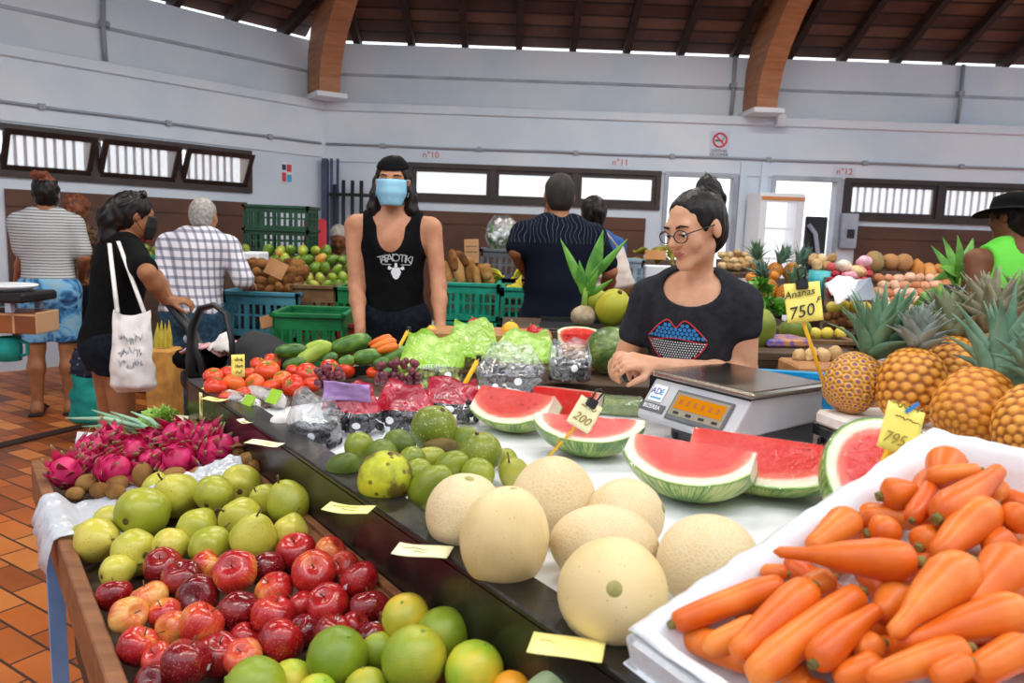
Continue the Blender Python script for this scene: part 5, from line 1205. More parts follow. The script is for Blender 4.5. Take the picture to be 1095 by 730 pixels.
# ---------------------------------------------------------------- bags of grapes, garlic and lettuce
def bagshape(w, h, d, seed, flap=.35, nu=44, nv=26, wr=.006, lean=0):
    """pillow bag standing on the table: x wide, y deep, z up; top pinched flat"""
    m = MB()
    def f(u, v):
        a = 2 * PI * u; v = v * 1.0; wd = w / 2 * (.86 + .14 * math.sin(min(1, v * 2) * PI / 2)) * (1 - .6 * max(0, v - .5) * (1 + .6 * math.sin(seed))); bulge = max(.03, (1 - (max(0, v - (1 - flap - .25)) / (flap + .25)) ** .8)) if v > 1 - flap - .25 else 1
        if v < .12: s_ = math.sqrt(max(0.0, 1 - ((.12 - v) / .12) ** 2)) * .25 + .75; wd *= s_; bulge *= s_
        if v <= 0: wd *= .0; bulge *= 0
        ca, sa = math.cos(a), math.sin(a); x = wd * math.copysign(abs(ca) ** .75, ca); y = d / 2 * bulge * math.copysign(abs(sa) ** .9, sa)
        k = nz((x * 22, y * 22 + 5, v * h * 26), 1, seed) * wr + nz((x * 60, y * 60, v * h * 50), 1, seed) * wr * .5
        zz = v * h * (1 + .22 * nz((x * 16, 0, seed)) + (.05 * nz((x * 40, 2, seed)) if v > .8 else 0))
        return Vector((x + k, y + k * 1.2 - lean * v * v * h, zz + k * .4))
    m.grid(f, nu, nv); return m, f
def printed(name, c1, c2, top, gloss=.25, low=None, clear=.12):
    """clear plastic printed in colour above a wavy line"""
    t = NT(name); co = t.coord('Object', False); cg = t.coord('Generated', False); z = t.sep(cg)[2]; n = t.noise(co, 18, 2); e = t.math('ADD', z, t.math('MULTIPLY', t.math('SUBTRACT', n, .5), .10)); msk = t.math('GREATER_THAN', e, top)
    col = t.ramp(t.noise(co, 14, 2), [(.4, c1), (.6, c2)]); b = t.n('ShaderNodeBump', Strength=.8, Distance=.01); t.l(t.noise(co, 30, 2, .5, .6), b.inputs['Height'])
    t.l(col, t.b.inputs['Base Color']); t.b.inputs['Roughness'].default_value = gloss; t.b.inputs['Specular IOR Level'].default_value = .9; t.l(b.outputs[0], t.b.inputs['Normal'])
    tr = t.n('ShaderNodeBsdfTransparent'); gl = t.n('ShaderNodeBsdfGlossy', Roughness=.14); t.l(b.outputs[0], gl.inputs['Normal']); m1 = t.n('ShaderNodeMixShader'); m1.inputs[0].default_value = clear; t.l(tr.outputs[0], m1.inputs[1]); t.l(gl.outputs[0], m1.inputs[2])
    m2 = t.n('ShaderNodeMixShader'); t.l(msk, m2.inputs[0]); t.l(m1.outputs[0], m2.inputs[1]); t.l(t.b.outputs[0], m2.inputs[2]); t.l(m2.outputs[0], t.out.inputs['Surface']); return t.m
M['red_print'] = printed('red_print', 'a8142a', 'c2203a', .44, .16); M['green_print'] = printed('green_print', '93c52e', 'b4dc58', .40, .13); M['green_print_full'] = printed('green_print_full', '9ccb3c', 'bade66', .30, .13)
def grapes(c, w, h, d, mkey, n, seed, label, r=.0095):
    rr = random.Random(seed); m = MB()
    for _ in range(n):
        x, y, z = (rr.random() * 2 - 1), (rr.random() * 2 - 1), rr.random()
        m.ball((x * w / 2 * .84 * (1 - .15 * z), y * d / 2 * .78 * (1 - .3 * z), r + z * h), (r, r, r * 1.15), 10, 7)
    o = obj('grape_bunch', m, M[mkey]); o.location = c; return tag(o, label, 'grapes')
def bag(px_, py_, w, h, d, rz, mkey, label, seed, fill=None, dep=None, z0=TZ + .008, lean=0, cat='bag of grapes', stickers=(), text=None, flap=.35):
    """px,py: where the middle of the bag's foot stands"""
    c = at_z(px_, py_, z0) if dep is None else at_d(px_, py_, dep); m, f = bagshape(w, h, d, seed, flap, lean=lean, wr=.004); o = obj('plastic_bag', m, M[mkey]); o.location = c; o.rotation_euler = (0, 0, rz); tag(o, label, cat)
    if fill: g = grapes(c, w, h * fill[2], d, fill[0], fill[1], seed, fill[3], fill[4] if len(fill) > 4 else .0095); g.rotation_euler = (0, 0, rz)
    bv = tree_of(o.data)
    for (x, z, sw, sh, mk) in stickers:
        s = MB(); s.grid(lambda u, v: Vector(((math.cos(2 * PI * u) * v) * sw / 2 + x, -.3, math.sin(2 * PI * u) * v * sh / 2 + z)), 16, 3) if mk != 'tag' else s.grid(lambda u, v: Vector(((u - .5) * sw + x, -.3, (v - .5) * sh + z)), 4, 4)
        drape(s, bv, (0, 1, 0), .003); obj('sticker', s, M['sticker_white'], o)
    if text:
        s = text_mb(text[0], text[1], .0003); s.xf(Matrix.Translation((text[2], -.3, text[3])) @ Matrix.Rotation(PI / 2, 4, 'X')); drape(s, bv, (0, 1, 0), .004); obj('lettering', s, M['sticker_white'], o)
    return o
bag(375, 464, .16, .135, .09, -.12, 'red_print', 'red printed grape bag farthest left, lilac inside showing, white lettering across', 3, ('grape_dark', 120, .5, 'dark grapes inside the red bag farthest left'), stickers=[(.03, .035, .022, .018, ''), (.035, .012, .014, .02, 'tag')], text=('SEEDLESS', .016, -.035, .066))
bag(432, 461, .17, .135, .09, -.05, 'red_print', 'red printed grape bag in the middle, glossy and folded over at the top', 8, ('grape_dark', 120, .5, 'dark grapes inside the middle red bag'), stickers=[(-.03, .04, .022, .02, ''), (-.035, .012, .014, .022, 'tag')])
bag(483, 450, .17, .125, .09, -.1, 'red_print', 'red printed grape bag on the right, beside the first watermelon wedge', 12, ('grape_dark', 110, .5, 'dark grapes inside the right red bag'), stickers=[(.0, .045, .03, .018, '')], text=('NOIR', .014, -.03, .075))
lil = MB(); lil.grid(lambda u, v: Vector(((u - .5) * .13, .012 * math.sin(3 * u + 2 * v) + .006 * nz((u * 6, v * 6, 1)), v * .05)), 16, 8); o = obj('bag_flap', lil, mat('lilac_print', 'b78fcf', 'cba8de', 10, rough=.3)); par = bpy.data.objects['plastic_bag.001'] if 'plastic_bag.001' in bpy.data.objects else None
o.parent = par; o.location = (0, -.035, .095); solid(o, .0008)
# loose red grapes behind the red bags
for (px_, py_, n, w_, lb, sd) in ((352, 410, 40, .09, 'bunch of red grapes spilling out behind the red bag farthest left', 2), (425, 403, 50, .16, 'bunch of red grapes on top behind the middle red bag', 4)):
    c = at_d(px_, py_, depth_of(at_z(px_, py_ + 40, TZ)) + .05); c.z = max(TZ + .012, c.z - .03); grapes(c, w_, .07, .07, 'grape_red', n, sd, lb, .0105)
# clear bags of dark grapes
st2 = [(.03, .05, .026, .026, ''), (-.045, .03, .022, .022, '')]
bag(545, 419, .235, .17, .13, -.05, 'clear_film', 'large clear bag of blue-black grapes behind the watermelon wedges', 21, ('grape_dark', 200, .42, 'blue-black grapes inside the large clear bag', .0105), stickers=st2, z0=TZ + .012)
bag(608, 408, .17, .16, .11, -.1, 'clear_film', 'clear bag of dark grapes beside the wrapped watermelon slice', 25, ('grape_dark', 120, .45, 'dark grapes inside the bag beside the watermelon slice', .0105), stickers=[(.02, .06, .024, .024, '')], z0=TZ + .012)
bag(336, 474, .15, .125, .08, -.35, 'clear_film', 'crumpled clear bag of dark grapes close to the black rail', 31, ('grape_dark', 80, .28, 'dark grapes in the crumpled bag close to the rail'), stickers=[(.02, .03, .02, .02, ''), (-.03, .02, .018, .018, '')])
for k, (px_, py_, lb) in enumerate(((570, 378, 'black printed emblem tag'),)): pass
# green printed bags
bag(462, 415, .22, .19, .13, .05, 'green_print', 'green printed bag of pale grapes nearest the cucumbers', 41, ('grape_green', 110, .42, 'pale grapes inside the green bag nearest the cucumbers', .0105), z0=TZ + .012, text=('SEEDLESS', .02, .01, .085), stickers=[(.055, .06, .022, .022, '')])
bag(505, 398, .2, .20, .11, -.1, 'green_print_full', 'green printed bag standing upright behind the first green bag', 44, ('grape_green', 60, .3, 'pale grapes inside the upright green bag', .0105), z0=TZ + .012)
bag(560, 401, .24, .17, .11, .1, 'green_print_full', 'green printed bag half hidden behind the large clear bag', 47, ('grape_green', 60, .3, 'pale grapes inside the half hidden green bag', .0105), z0=TZ + .012)
# garlic
def garlic_net(px_, py_, ang, label, seed):
    c = at_z(px_, py_, TZ + .03); e = empty('garlic_net', c, (0, 0, ang), label, 'garlic'); rr = random.Random(seed)
    for k in range(4):
        m = MB(); m.lathe(sph_prof(12, lambda th: (math.sin(th) * (1 - .45 * max(0, -math.cos(th))) , -math.cos(th) * .95)), 14, fn=lambda v: Vector((v.x * (1 + .08 * math.cos(8 * math.atan2(v.y, v.x))), v.y * (1 + .08 * math.cos(8 * math.atan2(v.y, v.x))), v.z)) * .025); o = obj('garlic_bulb', m, M['garlic'], e, (-.075 + .05 * k, .004 * (-1) ** k, 0), (rr.random() * 3, rr.random() * 3, rr.random() * 3))
    m = MB(); m.grid(lambda u, v: Vector((.098 + .03 * (v - .5), 0, 0)) + Vector((0, math.cos(2 * PI * u), math.sin(2 * PI * u))) * .018 if False else Vector((-.105 + .21 * v, math.cos(2 * PI * u) * .029 * math.sin(PI * (.08 + .84 * v)) ** .4, math.sin(2 * PI * u) * .029 * math.sin(PI * (.08 + .84 * v)) ** .4)), 18, 20); obj('net', m, M['clear_film'], e)
    m = MB(); m.box((.075, -.02, .016), (.05, .004, .045), (R(-35), 0, 0)); obj('label_tag', m, mat('tag_green', '9fd12f', 'b6dd55', 9, rough=.5) if 'tag_green' not in M else M['tag_green'], e); return e
garlic_net(258, 430, -.75, 'white net of garlic bulbs lying along the black rail', 1); garlic_net(284, 424, -.7, 'white net of garlic bulbs nearest the tomatoes', 2)
for k, (px_, py_) in enumerate(((301, 452), (314, 446))):
    m = MB(); m.lathe(sph_prof(12, lambda th: (math.sin(th) * (1 - .45 * max(0, -math.cos(th))), -math.cos(th) * .95)), 14, fn=lambda v: v * .03); o = obj('garlic_bulb', m, M['garlic']); o.location = at_z(px_, py_, TZ + .035); o.rotation_euler = (.6, .4, k); tag(o, ['loose white garlic bulb between the garlic net and the clear bag', 'loose garlic bulb tucked behind the crumpled clear bag'][k], 'garlic')
# peppers, mango and green packet at the back
for (n_, px_, py_, r_, mk, lb) in (('bell_pepper', 507, 347, 8, 'pepper_red', 'red pepper on top between the green bags'), ('bell_pepper', 570, 355, 8, 'pepper_red', 'red pepper behind the large clear grape bag'), ('bell_pepper', 577, 358, 8, 'pepper_red', 'darker red pepper nearest the wrapped watermelon slice'), ('mango', 546, 353, 9.5, 'pepper_yellow', 'yellow-orange mango behind the large clear grape bag'), ('bell_pepper', 461, 354, 6.5, 'pepper_yellow', 'yellow pepper just behind the green bag nearest the cucumbers'), ('onion', 515, 351, 6, 'garlic', 'pale pink onion beside the red pepper between the green bags')):
    d = 3.12; Rr_ = r_ * d / FPX; o = make_fruit(n_, sph_prof(14, lambda th: (math.sin(th) * (1 if n_ != 'bell_pepper' else .9 + .12 * math.cos(th)), -math.cos(th))), M[mk], Rr_, noisefn(.04, 1.3, px_ * .1, .05 if n_ == 'bell_pepper' else 0, 4), 20, stem=([(0, 0, .9), (.05, 0, 1.25)], [.14, .1], M['stem_green']) if n_ != 'onion' else None); put(o, at_d(px_, py_, d), rand_rot(.4)); tag(o, lb, n_.replace('_', ' '))
c = at_z(664, 434, TZ + .03); e = empty('vegetable_packet', c, (0, 0, -.1), 'flat wrapped packet of green vegetables behind the boat-shaped watermelon wedge', 'packet')
m = MB(); m.box((0, 0, 0), (.15, .085, .05), bev=.012); obj('contents', m, mat('packet_green', '8fb860', 'b7cf86', 60, rough=.5), e); m = MB(); m.box((0, 0, 0), (.158, .092, .056), bev=.014); obj('plastic_wrap', m, M['clear_film'], e)

# ---------------------------------------------------------------- price scale
SX = Vector((.825, .566, 0)).normalized(); sc = empty('weighing_scale', (.600, 1.995, TZ + .036), (0, 0, math.atan2(SX.y, SX.x)), 'grey shop scale with steel plate and orange display, in front of the woman in glasses', 'scale')
m = MB(); PW, PD = .325, .365
prof = [(-.150, .124), (.155, .124), (.155, .05), (-.13, .042), (-.215, .028), (-.222, .044), (-.162, .112)]
m.extr([(x, -PD / 2 + .012, z) for x, z in prof], (0, PD - .024, 0)); o = obj('housing', m, M['scale_grey'], sc); bevel(o, .006)
m = MB(); m.box((0, 0, .134), (PW, PD, .014), bev=.005); m.box((0, 0, .140), (PW - .02, PD - .02, .006)); o = obj('plate', m, M['steel'], sc)
m = MB(); m.box((-.005, 0, .122), (PW - .03, PD - .03, .014)); obj('plate_support', m, M['black_plastic'], sc)
m = MB(); m.box((.03, 0, .012), (.26, PD - .06, .076), bev=.006); obj('base', m, M['scale_dark'], sc)
for sx_ in (-.09, .13):
    for sy in (-.13, .13): m = MB(); m.lathe([(0, -.03), (.016, -.03), (.016, -.01), (0, -.01)], 12); obj('foot', m, M['black_plastic'], sc, (sx_, sy, 0))
a, b = Vector((-.222, 0, .044)), Vector((-.162, 0, .112)); Uv = (b - a).normalized(); Xv = Vector((0, -1, 0)); Nv = Xv.cross(Uv); fM = Matrix.Translation((a + b) / 2 + Nv * .001) @ Matrix((Xv, Uv, Nv)).transposed().to_4x4()
m = MB(); m.box((.035, 0, .002), (.20, .082, .006), bev=.003); m.xf(fM); pn = obj('display_panel', m, M['scale_dark'], sc)
m = MB(); m.box((.035, .008, .005), (.165, .036, .004)); m.xf(fM); obj('display', m, emit('orange_display', 'e08a14', .75), pn)
m = MB(); m.box((.035, .002, .0045), (.185, .062, .002)); m.xf(fM); obj('display_frame', m, mat('beige_frame', '8f8676', rough=.4), pn)
for k in range(4): m = MB(); m.box((-.03 + k * .045, -.021, .006), (.018, .006, .003)); m.xf(fM); obj('key', m, M['ink'], pn)
m = MB(); 
for k in range(6): m.box((-.03 + k * .026, .008 + .0, .0074), (.010, .014, .0004))
m.xf(fM); obj('display_digits', m, mat('display_digit', 'a85f10', rough=.5), pn)
m = MB(); m.box((-.128, .018, .002), (.052, .046, .001)); m.xf(fM); sk = obj('sticker', m, M['sticker_white'], sc)
q = text_mb('AD', .026, .0005).xf(fM @ Matrix.Translation((-.137, .022, .0032))); obj('lettering', q, M['logo_blue'], sk); q = text_mb('E', .024, .0005).xf(fM @ Matrix.Translation((-.114, .022, .0032))); obj('lettering', q, M['logo_cyan'], sk); q = MB(); q.box((-.128, .004, .003), (.04, .004, .001)); q.xf(fM); obj('logo_line', q, M['logo_cyan'], sk)
m = MB(); m.box((-.124, -.022, .002), (.092, .022, .002)); m.xf(fM); pl = obj('name_plate', m, M['scale_dark'], sc); q = text_mb('BIZERBA', .017, .0005).xf(fM @ Matrix.Translation((-.124, -.022, .0038))); obj('lettering', q, M['sticker_white'], pl)
# blue tray behind the scale
sc.scale = (.93, .93, 1.12)
bt = crate('blue_crate', at_d(838, 409, 2.75) - Vector((0, 0, .22)), (.42, .3, .24), -.15, M['blue_tray'], 'bright blue plastic crate whose rim shows behind the scale')

# ---------------------------------------------------------------- pineapples on foam over black crates
sl0, sl1 = at_z(876, 441, .955), at_z(952, 468, .955); sd_ = (sl1 - sl0); sd_.z = 0; sd_.normalize(); sn_ = Vector((-sd_.y, sd_.x, 0)); SZ = .962
slab_c = sl0 + sd_ * .36 + sn_ * .165; ang = math.atan2(sd_.y, sd_.x)
m = MB(); m.box((0, 0, 0), (.74, .34, .035), bev=.008); o = obj('foam_slab', m, M['styro_old']); o.location = (slab_c.x, slab_c.y, SZ - .0175); o.rotation_euler = (0, 0, ang); tag(o, 'worn white foam slab under the pineapples', 'foam slab')
for k, (off, lb) in enumerate(((-.19, 'black plastic crate under the left end of the foam slab, next to the scale'), (.19, 'black plastic crate under the right part of the foam slab'))):
    cc = slab_c + sd_ * off; crate('black_crate', (cc.x, cc.y, TZ - .004), (.34, .31, SZ - .0365 - TZ + .004), ang, M['black_plastic'], lb, group='black crates under the pineapples')
def pine(mkey, Rb, el, crown, nl, cl_, cm, seed, spread=1.0, wl=.017):
    rr = random.Random(seed); m = MB(); att = []; NU, NV = 112, 84
    def f(u, v):
        th = PI * (.006 + .955 * v); a = 2 * PI * u; rad = math.sin(th) ** .72; z = -math.cos(th) * el
        cv_ = v * 12.0; row = math.floor(cv_); uu = u * 16 + .5 * (row % 2); du = (uu % 1 - .5) * 2; dv = (cv_ % 1 - .5) * 2; d = min(1.2, math.sqrt(du * du + dv * dv) if True else 0); d = max(abs(du) * .8 + abs(dv) * .55, d * .8); e_ = max(0, 1 - d); att.append(min(1, e_ * 1.5)); k = 1 + .05 * min(e_ * 1.6, 1) ** .7 + .012 * nz((rad * math.cos(a) * 9, rad * math.sin(a) * 9, z * 9), 1, seed) - (.0)
        return Vector((rad * math.cos(a) * k, rad * math.sin(a) * k, z)) * Rb
    m.grid(f, NU, NV); m.att = {'eye': att}
    o = obj('pineapple', m, M[mkey]); me = o.data
    g = MB()
    for k in range(nl):
        fq = k / nl; a = k * 2.39996 + rr.random() * .4; inc = (1.25 * (1 - fq) ** 1.1 + .06) * spread + rr.gauss(0, .08); L = cl_ * (.45 + .62 * math.sin(PI * (.18 + .62 * fq))) * (.85 + .3 * rr.random()); d0 = Vector((math.cos(a) * math.sin(inc * .6), math.sin(a) * math.sin(inc * .6), math.cos(inc * .6))); out = Vector((math.cos(a), math.sin(a), 0)); tn = Vector((-math.sin(a), math.cos(a), 0)); base = Vector((out.x * .016 * (1 - fq), out.y * .016 * (1 - fq), Rb * el * .97 + .035 * fq)); vs = []; nseg = 6
        for i in range(nseg + 1):
            s_ = i / nseg; ang_ = inc * (.55 + .75 * s_); 
            pos = base + (Vector((0, 0, 1)) * math.sin(PI / 2 - inc * .55) + out * math.cos(PI / 2 - inc * .55)) * (L * s_) + (out * .35 - Vector((0, 0, 1)) * .42) * (inc * L * s_ * s_ * .55); w = wl * (1 - s_ ** 2.2) * (.75 + .5 * math.sin(PI * min(1, s_ + .2))) + .0006
            up_ = (out * -.5 + Vector((0, 0, 1))).normalized(); vs += [pos - tn * w + up_ * w * .35, pos, pos + tn * w + up_ * w * .35]
        g.add(vs, [(3 * i + j, 3 * i + j + 1, 3 * i + j + 4, 3 * i + j + 3) for i in range(nseg) for j in (0, 1)], 0, True)
    c_ = obj('crown', g, M[cm], o); solid(c_, .0012); return o
def set_pine(o, px_, py_, dep, axis, label, group=None):
    Z = Vector(axis).normalized(); X = Vector((1, .2, .1)).cross(Z).normalized() if abs(Z.x) < .9 else Vector((0, 1, 0)).cross(Z).normalized(); Y = Z.cross(X); o.rotation_euler = Matrix((X, Y, Z)).transposed().to_euler(); o.location = at_d(px_, py_, dep); return tag(o, label, 'pineapple', group)
cc = slab_c + sn_ * .375 + sd_ * .02; crate('black_crate', (cc.x, cc.y, TZ - .004), (.74, .36, SZ + .042 - TZ + .004), ang, M['black_plastic'], 'black crate behind the foam slab carrying the back row of pineapples', group='black crates under the pineapples'); m = MB(); m.box((0, 0, 0), (.74, .36, .01)); o = obj('cardboard_sheet', m, M['card_brown']); o.location = (cc.x, cc.y, SZ + .048); o.rotation_euler = (0, 0, ang); tag(o, 'flat cardboard sheet on the rear black crate under the back row of pineapples', 'cardboard')
grp = 'pineapples on the foam slab'
set_pine(pine('pineapple_pink', .0615, 1.15, True, 74, .155, 'crown', 1, wl=.0155), 912, 409, 1.78, (.46, .22, .74), 'pinkish-yellow pineapple on the left end of the foam slab, with big blue-green crown', grp)
set_pine(pine('pineapple', .0685, 1.22, True, 50, .085, 'crown_grey', 2, wl=.013), 975, 413, 1.68, (.16, .25, .8), 'deep orange pineapple second on the foam slab, with short grey crown', grp)
set_pine(pine('pineapple', .072, 1.12, True, 76, .165, 'crown', 3, wl=.015), 1042, 437, 1.50, (.50, .35, .52), 'golden pineapple third on the foam slab, crown spilling to the right', grp)
set_pine(pine('pineapple', .066, 1.15, True, 44, .13, 'crown', 6), 1108, 455, 1.36, (.4, .4, .6), 'pineapple cut by the right edge of the photo, nearest the carrots', grp)
set_pine(pine('pineapple', .06, 1.2, True, 46, .12, 'crown_brown', 4), 1019, 392, 1.82, (.15, .45, .75), 'orange pineapple mostly hidden behind the second and third ones', grp)
set_pine(pine('pineapple', .06, 1.2, True, 46, .13, 'crown_brown', 5), 1068, 388, 1.78, (.0, .35, .8), 'pineapple with dry brownish crown behind the golden one, below the neon top', grp)
set_pine(pine('pineapple', .06, 1.2, True, 40, .12, 'crown_brown', 7), 1105, 385, 1.82, (-.1, .2, .9), 'pineapple with dry brownish crown at the right edge behind the others', grp)

# ---------------------------------------------------------------- carrots in a foam box
A_, B_ = Vector((.159, .85, .884)), Vector((.655, 1.15, 1.064)); U_ = (B_ - A_); BL = U_.length; U_.normalize(); V_ = Vector((.52, -.854, 0)).normalized(); V_ = (V_ - U_ * V_.dot(U_)).normalized(); N_ = U_.cross(V_); N_ = -N_ if N_.z < 0 else N_
BW, BH = .44, .095
bx = empty('carrot_box', A_ + U_ * BL / 2 + V_ * BW / 2 - N_ * BH, label='white foam box lined with plastic, heaped with carrots, tilted towards the buyer', cat='box')
bx.rotation_euler = Matrix((U_, V_, N_ if U_.cross(V_).dot(N_) > 0 else -N_)).transposed().to_euler(); sg = 1 if U_.cross(V_).dot(N_) > 0 else -1
m = MB(); w_ = .022; H = lambda z: sg * z
m.box((0, 0, H(.01)), (BL + .02, BW + .02, .02))
for s in (-1, 1): m.box((s * BL / 2, 0, H(BH / 2)), (w_, BW + w_, BH), bev=.005); m.box((0, s * BW / 2, H(BH / 2)), (BL + w_, w_, BH), bev=.005)
for s in (-1, 1): m.box((s * (BL / 2 + .005), 0, H(BH * .42)), (w_ + .008, BW + w_ + .016, .03), bev=.004); m.box((0, s * (BW / 2 + .005), H(BH * .42)), (BL + w_ + .016, w_ + .008, .03), bev=.004)
obj('box', m, M['styrofoam'], bx)
m = MB()
def lin_(u, v):
    x = (u - .5) * (BL + .012); y = (v - .5) * (BW + .012); ex = max(0, abs(x) - (BL / 2 - .04)); ey = max(0, abs(y) - (BW / 2 - .04)); e_ = max(ex, ey); z = .04 + min(1, e_ / .028) * .064; k = nz((x * 18, y * 18, 2)) * .006 + nz((x * 45, y * 45, 5)) * .003
    return Vector((x, y, H(z + k)))
m.grid(lin_, 60, 50); o = obj('liner', m, M['white_plastic'], bx); solid(o, .001)
prop = MB(); 
for k, f in enumerate((.62, .98)): pass
pc = A_ + U_ * BL * .82 + V_ * BW * .5; crate('support_crate', (pc.x, pc.y, TZ + .006), (.3, .34, (pc - N_ * BH).z - TZ - .045), math.atan2(U_.y, U_.x), M['black_plastic'], 'low black crate propping up the far end of the carrot box')
c4 = lambda X, Y: (680 + X / 2.639, 460 + Y / 2.639)
P0 = A_ + N_ * .004
# (thick end, thin end, thick radius px, thin radius px, lift, words)
CR = [((690, 186), (800, 168), 17, 11, .0, 'short thick carrot with dark cut end at the back corner by the half watermelon'), ((885, 74), (868, 150), 19, 14, .005, 'round-ended carrot standing at the back edge of the box'), ((975, 112), (818, 132), 8, 10, .02, 'slim carrot lying across the back below the round-ended one'), ((850, 250), (1030, 108), 18, 10, .02, 'long carrot with dark cut end pointing up to the back of the box'), ((778, 255), (835, 150), 10, 8, .008, 'small slim carrot beside the one with dark cut end'),
      ((615, 240), (485, 335), 17, 11, .005, 'carrot at the left side of the box pointing to the melons'), ((655, 290), (750, 280), 17, 14, .0, 'stubby carrot with dark stem end facing the melons'), ((800, 330), (850, 285), 16, 12, -.01, 'stubby carrot half buried under the long top one'), ((805, 372), (388, 342), 20, 7, .028, 'long carrot lying crosswise on top of the heap'), ((1010, 215), (850, 355), 20, 13, .012, 'thick carrot right of the stubby ones'),
      ((100, 548), (425, 432), 12, 14, .0, 'carrot nearest the front corner with greenish stem end'), ((500, 440), (275, 640), 19, 14, .006, 'thick carrot second from the front corner'), ((640, 455), (320, 705), 15, 17, .004, 'long carrot third from the front corner'), ((500, 660), (690, 500), 16, 10, .012, 'carrot with pointed tip lying over the third from the front corner'), ((945, 375), (720, 580), 25, 10, .03, 'very thick carrot tapering towards the bottom of the photo'),
      ((1110, 500), (735, 605), 21, 11, .012, 'long carrot under the very thick one, running out of the photo'), ((1075, 350), (930, 495), 24, 15, .014, 'thick carrot at the right edge under the cut end of another'), ((945, 612), (650, 705), 16, 12, .012, 'carrot along the bottom edge with blunt end'), ((1110, 600), (945, 690), 17, 15, .004, 'carrot in the bottom right corner of the photo'), ((945, 650), (835, 705), 13, 12, .018, 'short carrot end at the bottom edge'),
      ((700, 655), (560, 705), 14, 12, -.006, 'carrot half buried at the bottom beside the pointed tip'), ((700, 600), (610, 625), 14, 12, -.006, 'blunt carrot end peeking out from under the pointed one'), ((360, 545), (190, 620), 13, 12, -.012, 'lower carrot showing between the two front corner carrots'), ((430, 405), (350, 398), 9, 8, -.01, 'small carrot tip under the long crosswise one'), ((670, 245), (655, 262), 12, 10, -.01, 'carrot end peeking out behind the stubby one with dark stem'),
      ((760, 450), (690, 530), 19, 13, -.008, 'carrot with green stem bits in the middle of the heap'), ((1100, 235), (1045, 262), 17, 14, .008, 'carrot at the right edge near the back'), ((1055, 300), (985, 340), 15, 12, -.008, 'carrot buried below the one at the right edge'), ((1025, 150), (1000, 190), 13, 10, -.006, 'carrot with green tip behind the long cut-ended one'), ((560, 415), (470, 450), 13, 12, -.014, 'carrot buried in shade under the crosswise one'), ((860, 560), (790, 640), 14, 12, -.014, 'carrot buried under the very thick one'), ((1090, 430), (1000, 520), 16, 12, -.012, 'carrot buried at the right edge of the photo'), ((640, 560), (560, 640), 13, 12, -.016, 'carrot buried in the front of the heap')]
for k, (a, b, ra, rb, lf, lb) in enumerate(CR):
    pa, pb = c4(*a), c4(*b); o_ = P0 + N_ * lf; qa, qb = at_plane(*pa, o_, N_), at_plane(*pb, o_, N_); da_, db_ = depth_of(qa), depth_of(qb); ra *= 1.14; rb *= 1.14; rr = max(ra, rb)
    o = longveg('carrot', (pa, pb), rr, 'carrot', dep=(da_, db_), taper=(ra / rr * .85, ra / rr, (ra * .6 + rb * .4) / rr, rb / rr, rb / rr * .75), bend=.03 * math.sin(k * 2.3), stem='start', seg=18, n=20); tag(o, lb, 'carrot', 'carrots in the foam box')

rr = random.Random(12); UVn = 0
for i in range(6):
    for j in range(5):
        c = A_ + U_ * (.07 + (BL - .14) * (i + .5 * (j % 2) * .8) / 5.4) + V_ * (.05 + (BW - .1) * j / 4) - N_ * .030; a_ = rr.random() * 3.1; dd = (U_ * math.cos(a_) + V_ * math.sin(a_)) * .06; x0, y0 = proj(c - dd); x1, y1 = proj(c + dd)
        o = longveg('carrot', ((x0, y0), (x1, y1)), .019 * FPX / depth_of(c), 'carrot', dep=(depth_of(c - dd), depth_of(c + dd)), taper=(.8, 1, .85, .6), stem='start', seg=14); tag(o, 'carrot of the bottom layer in the foam box, mostly covered by others', 'carrot', 'carrots of the bottom layer')
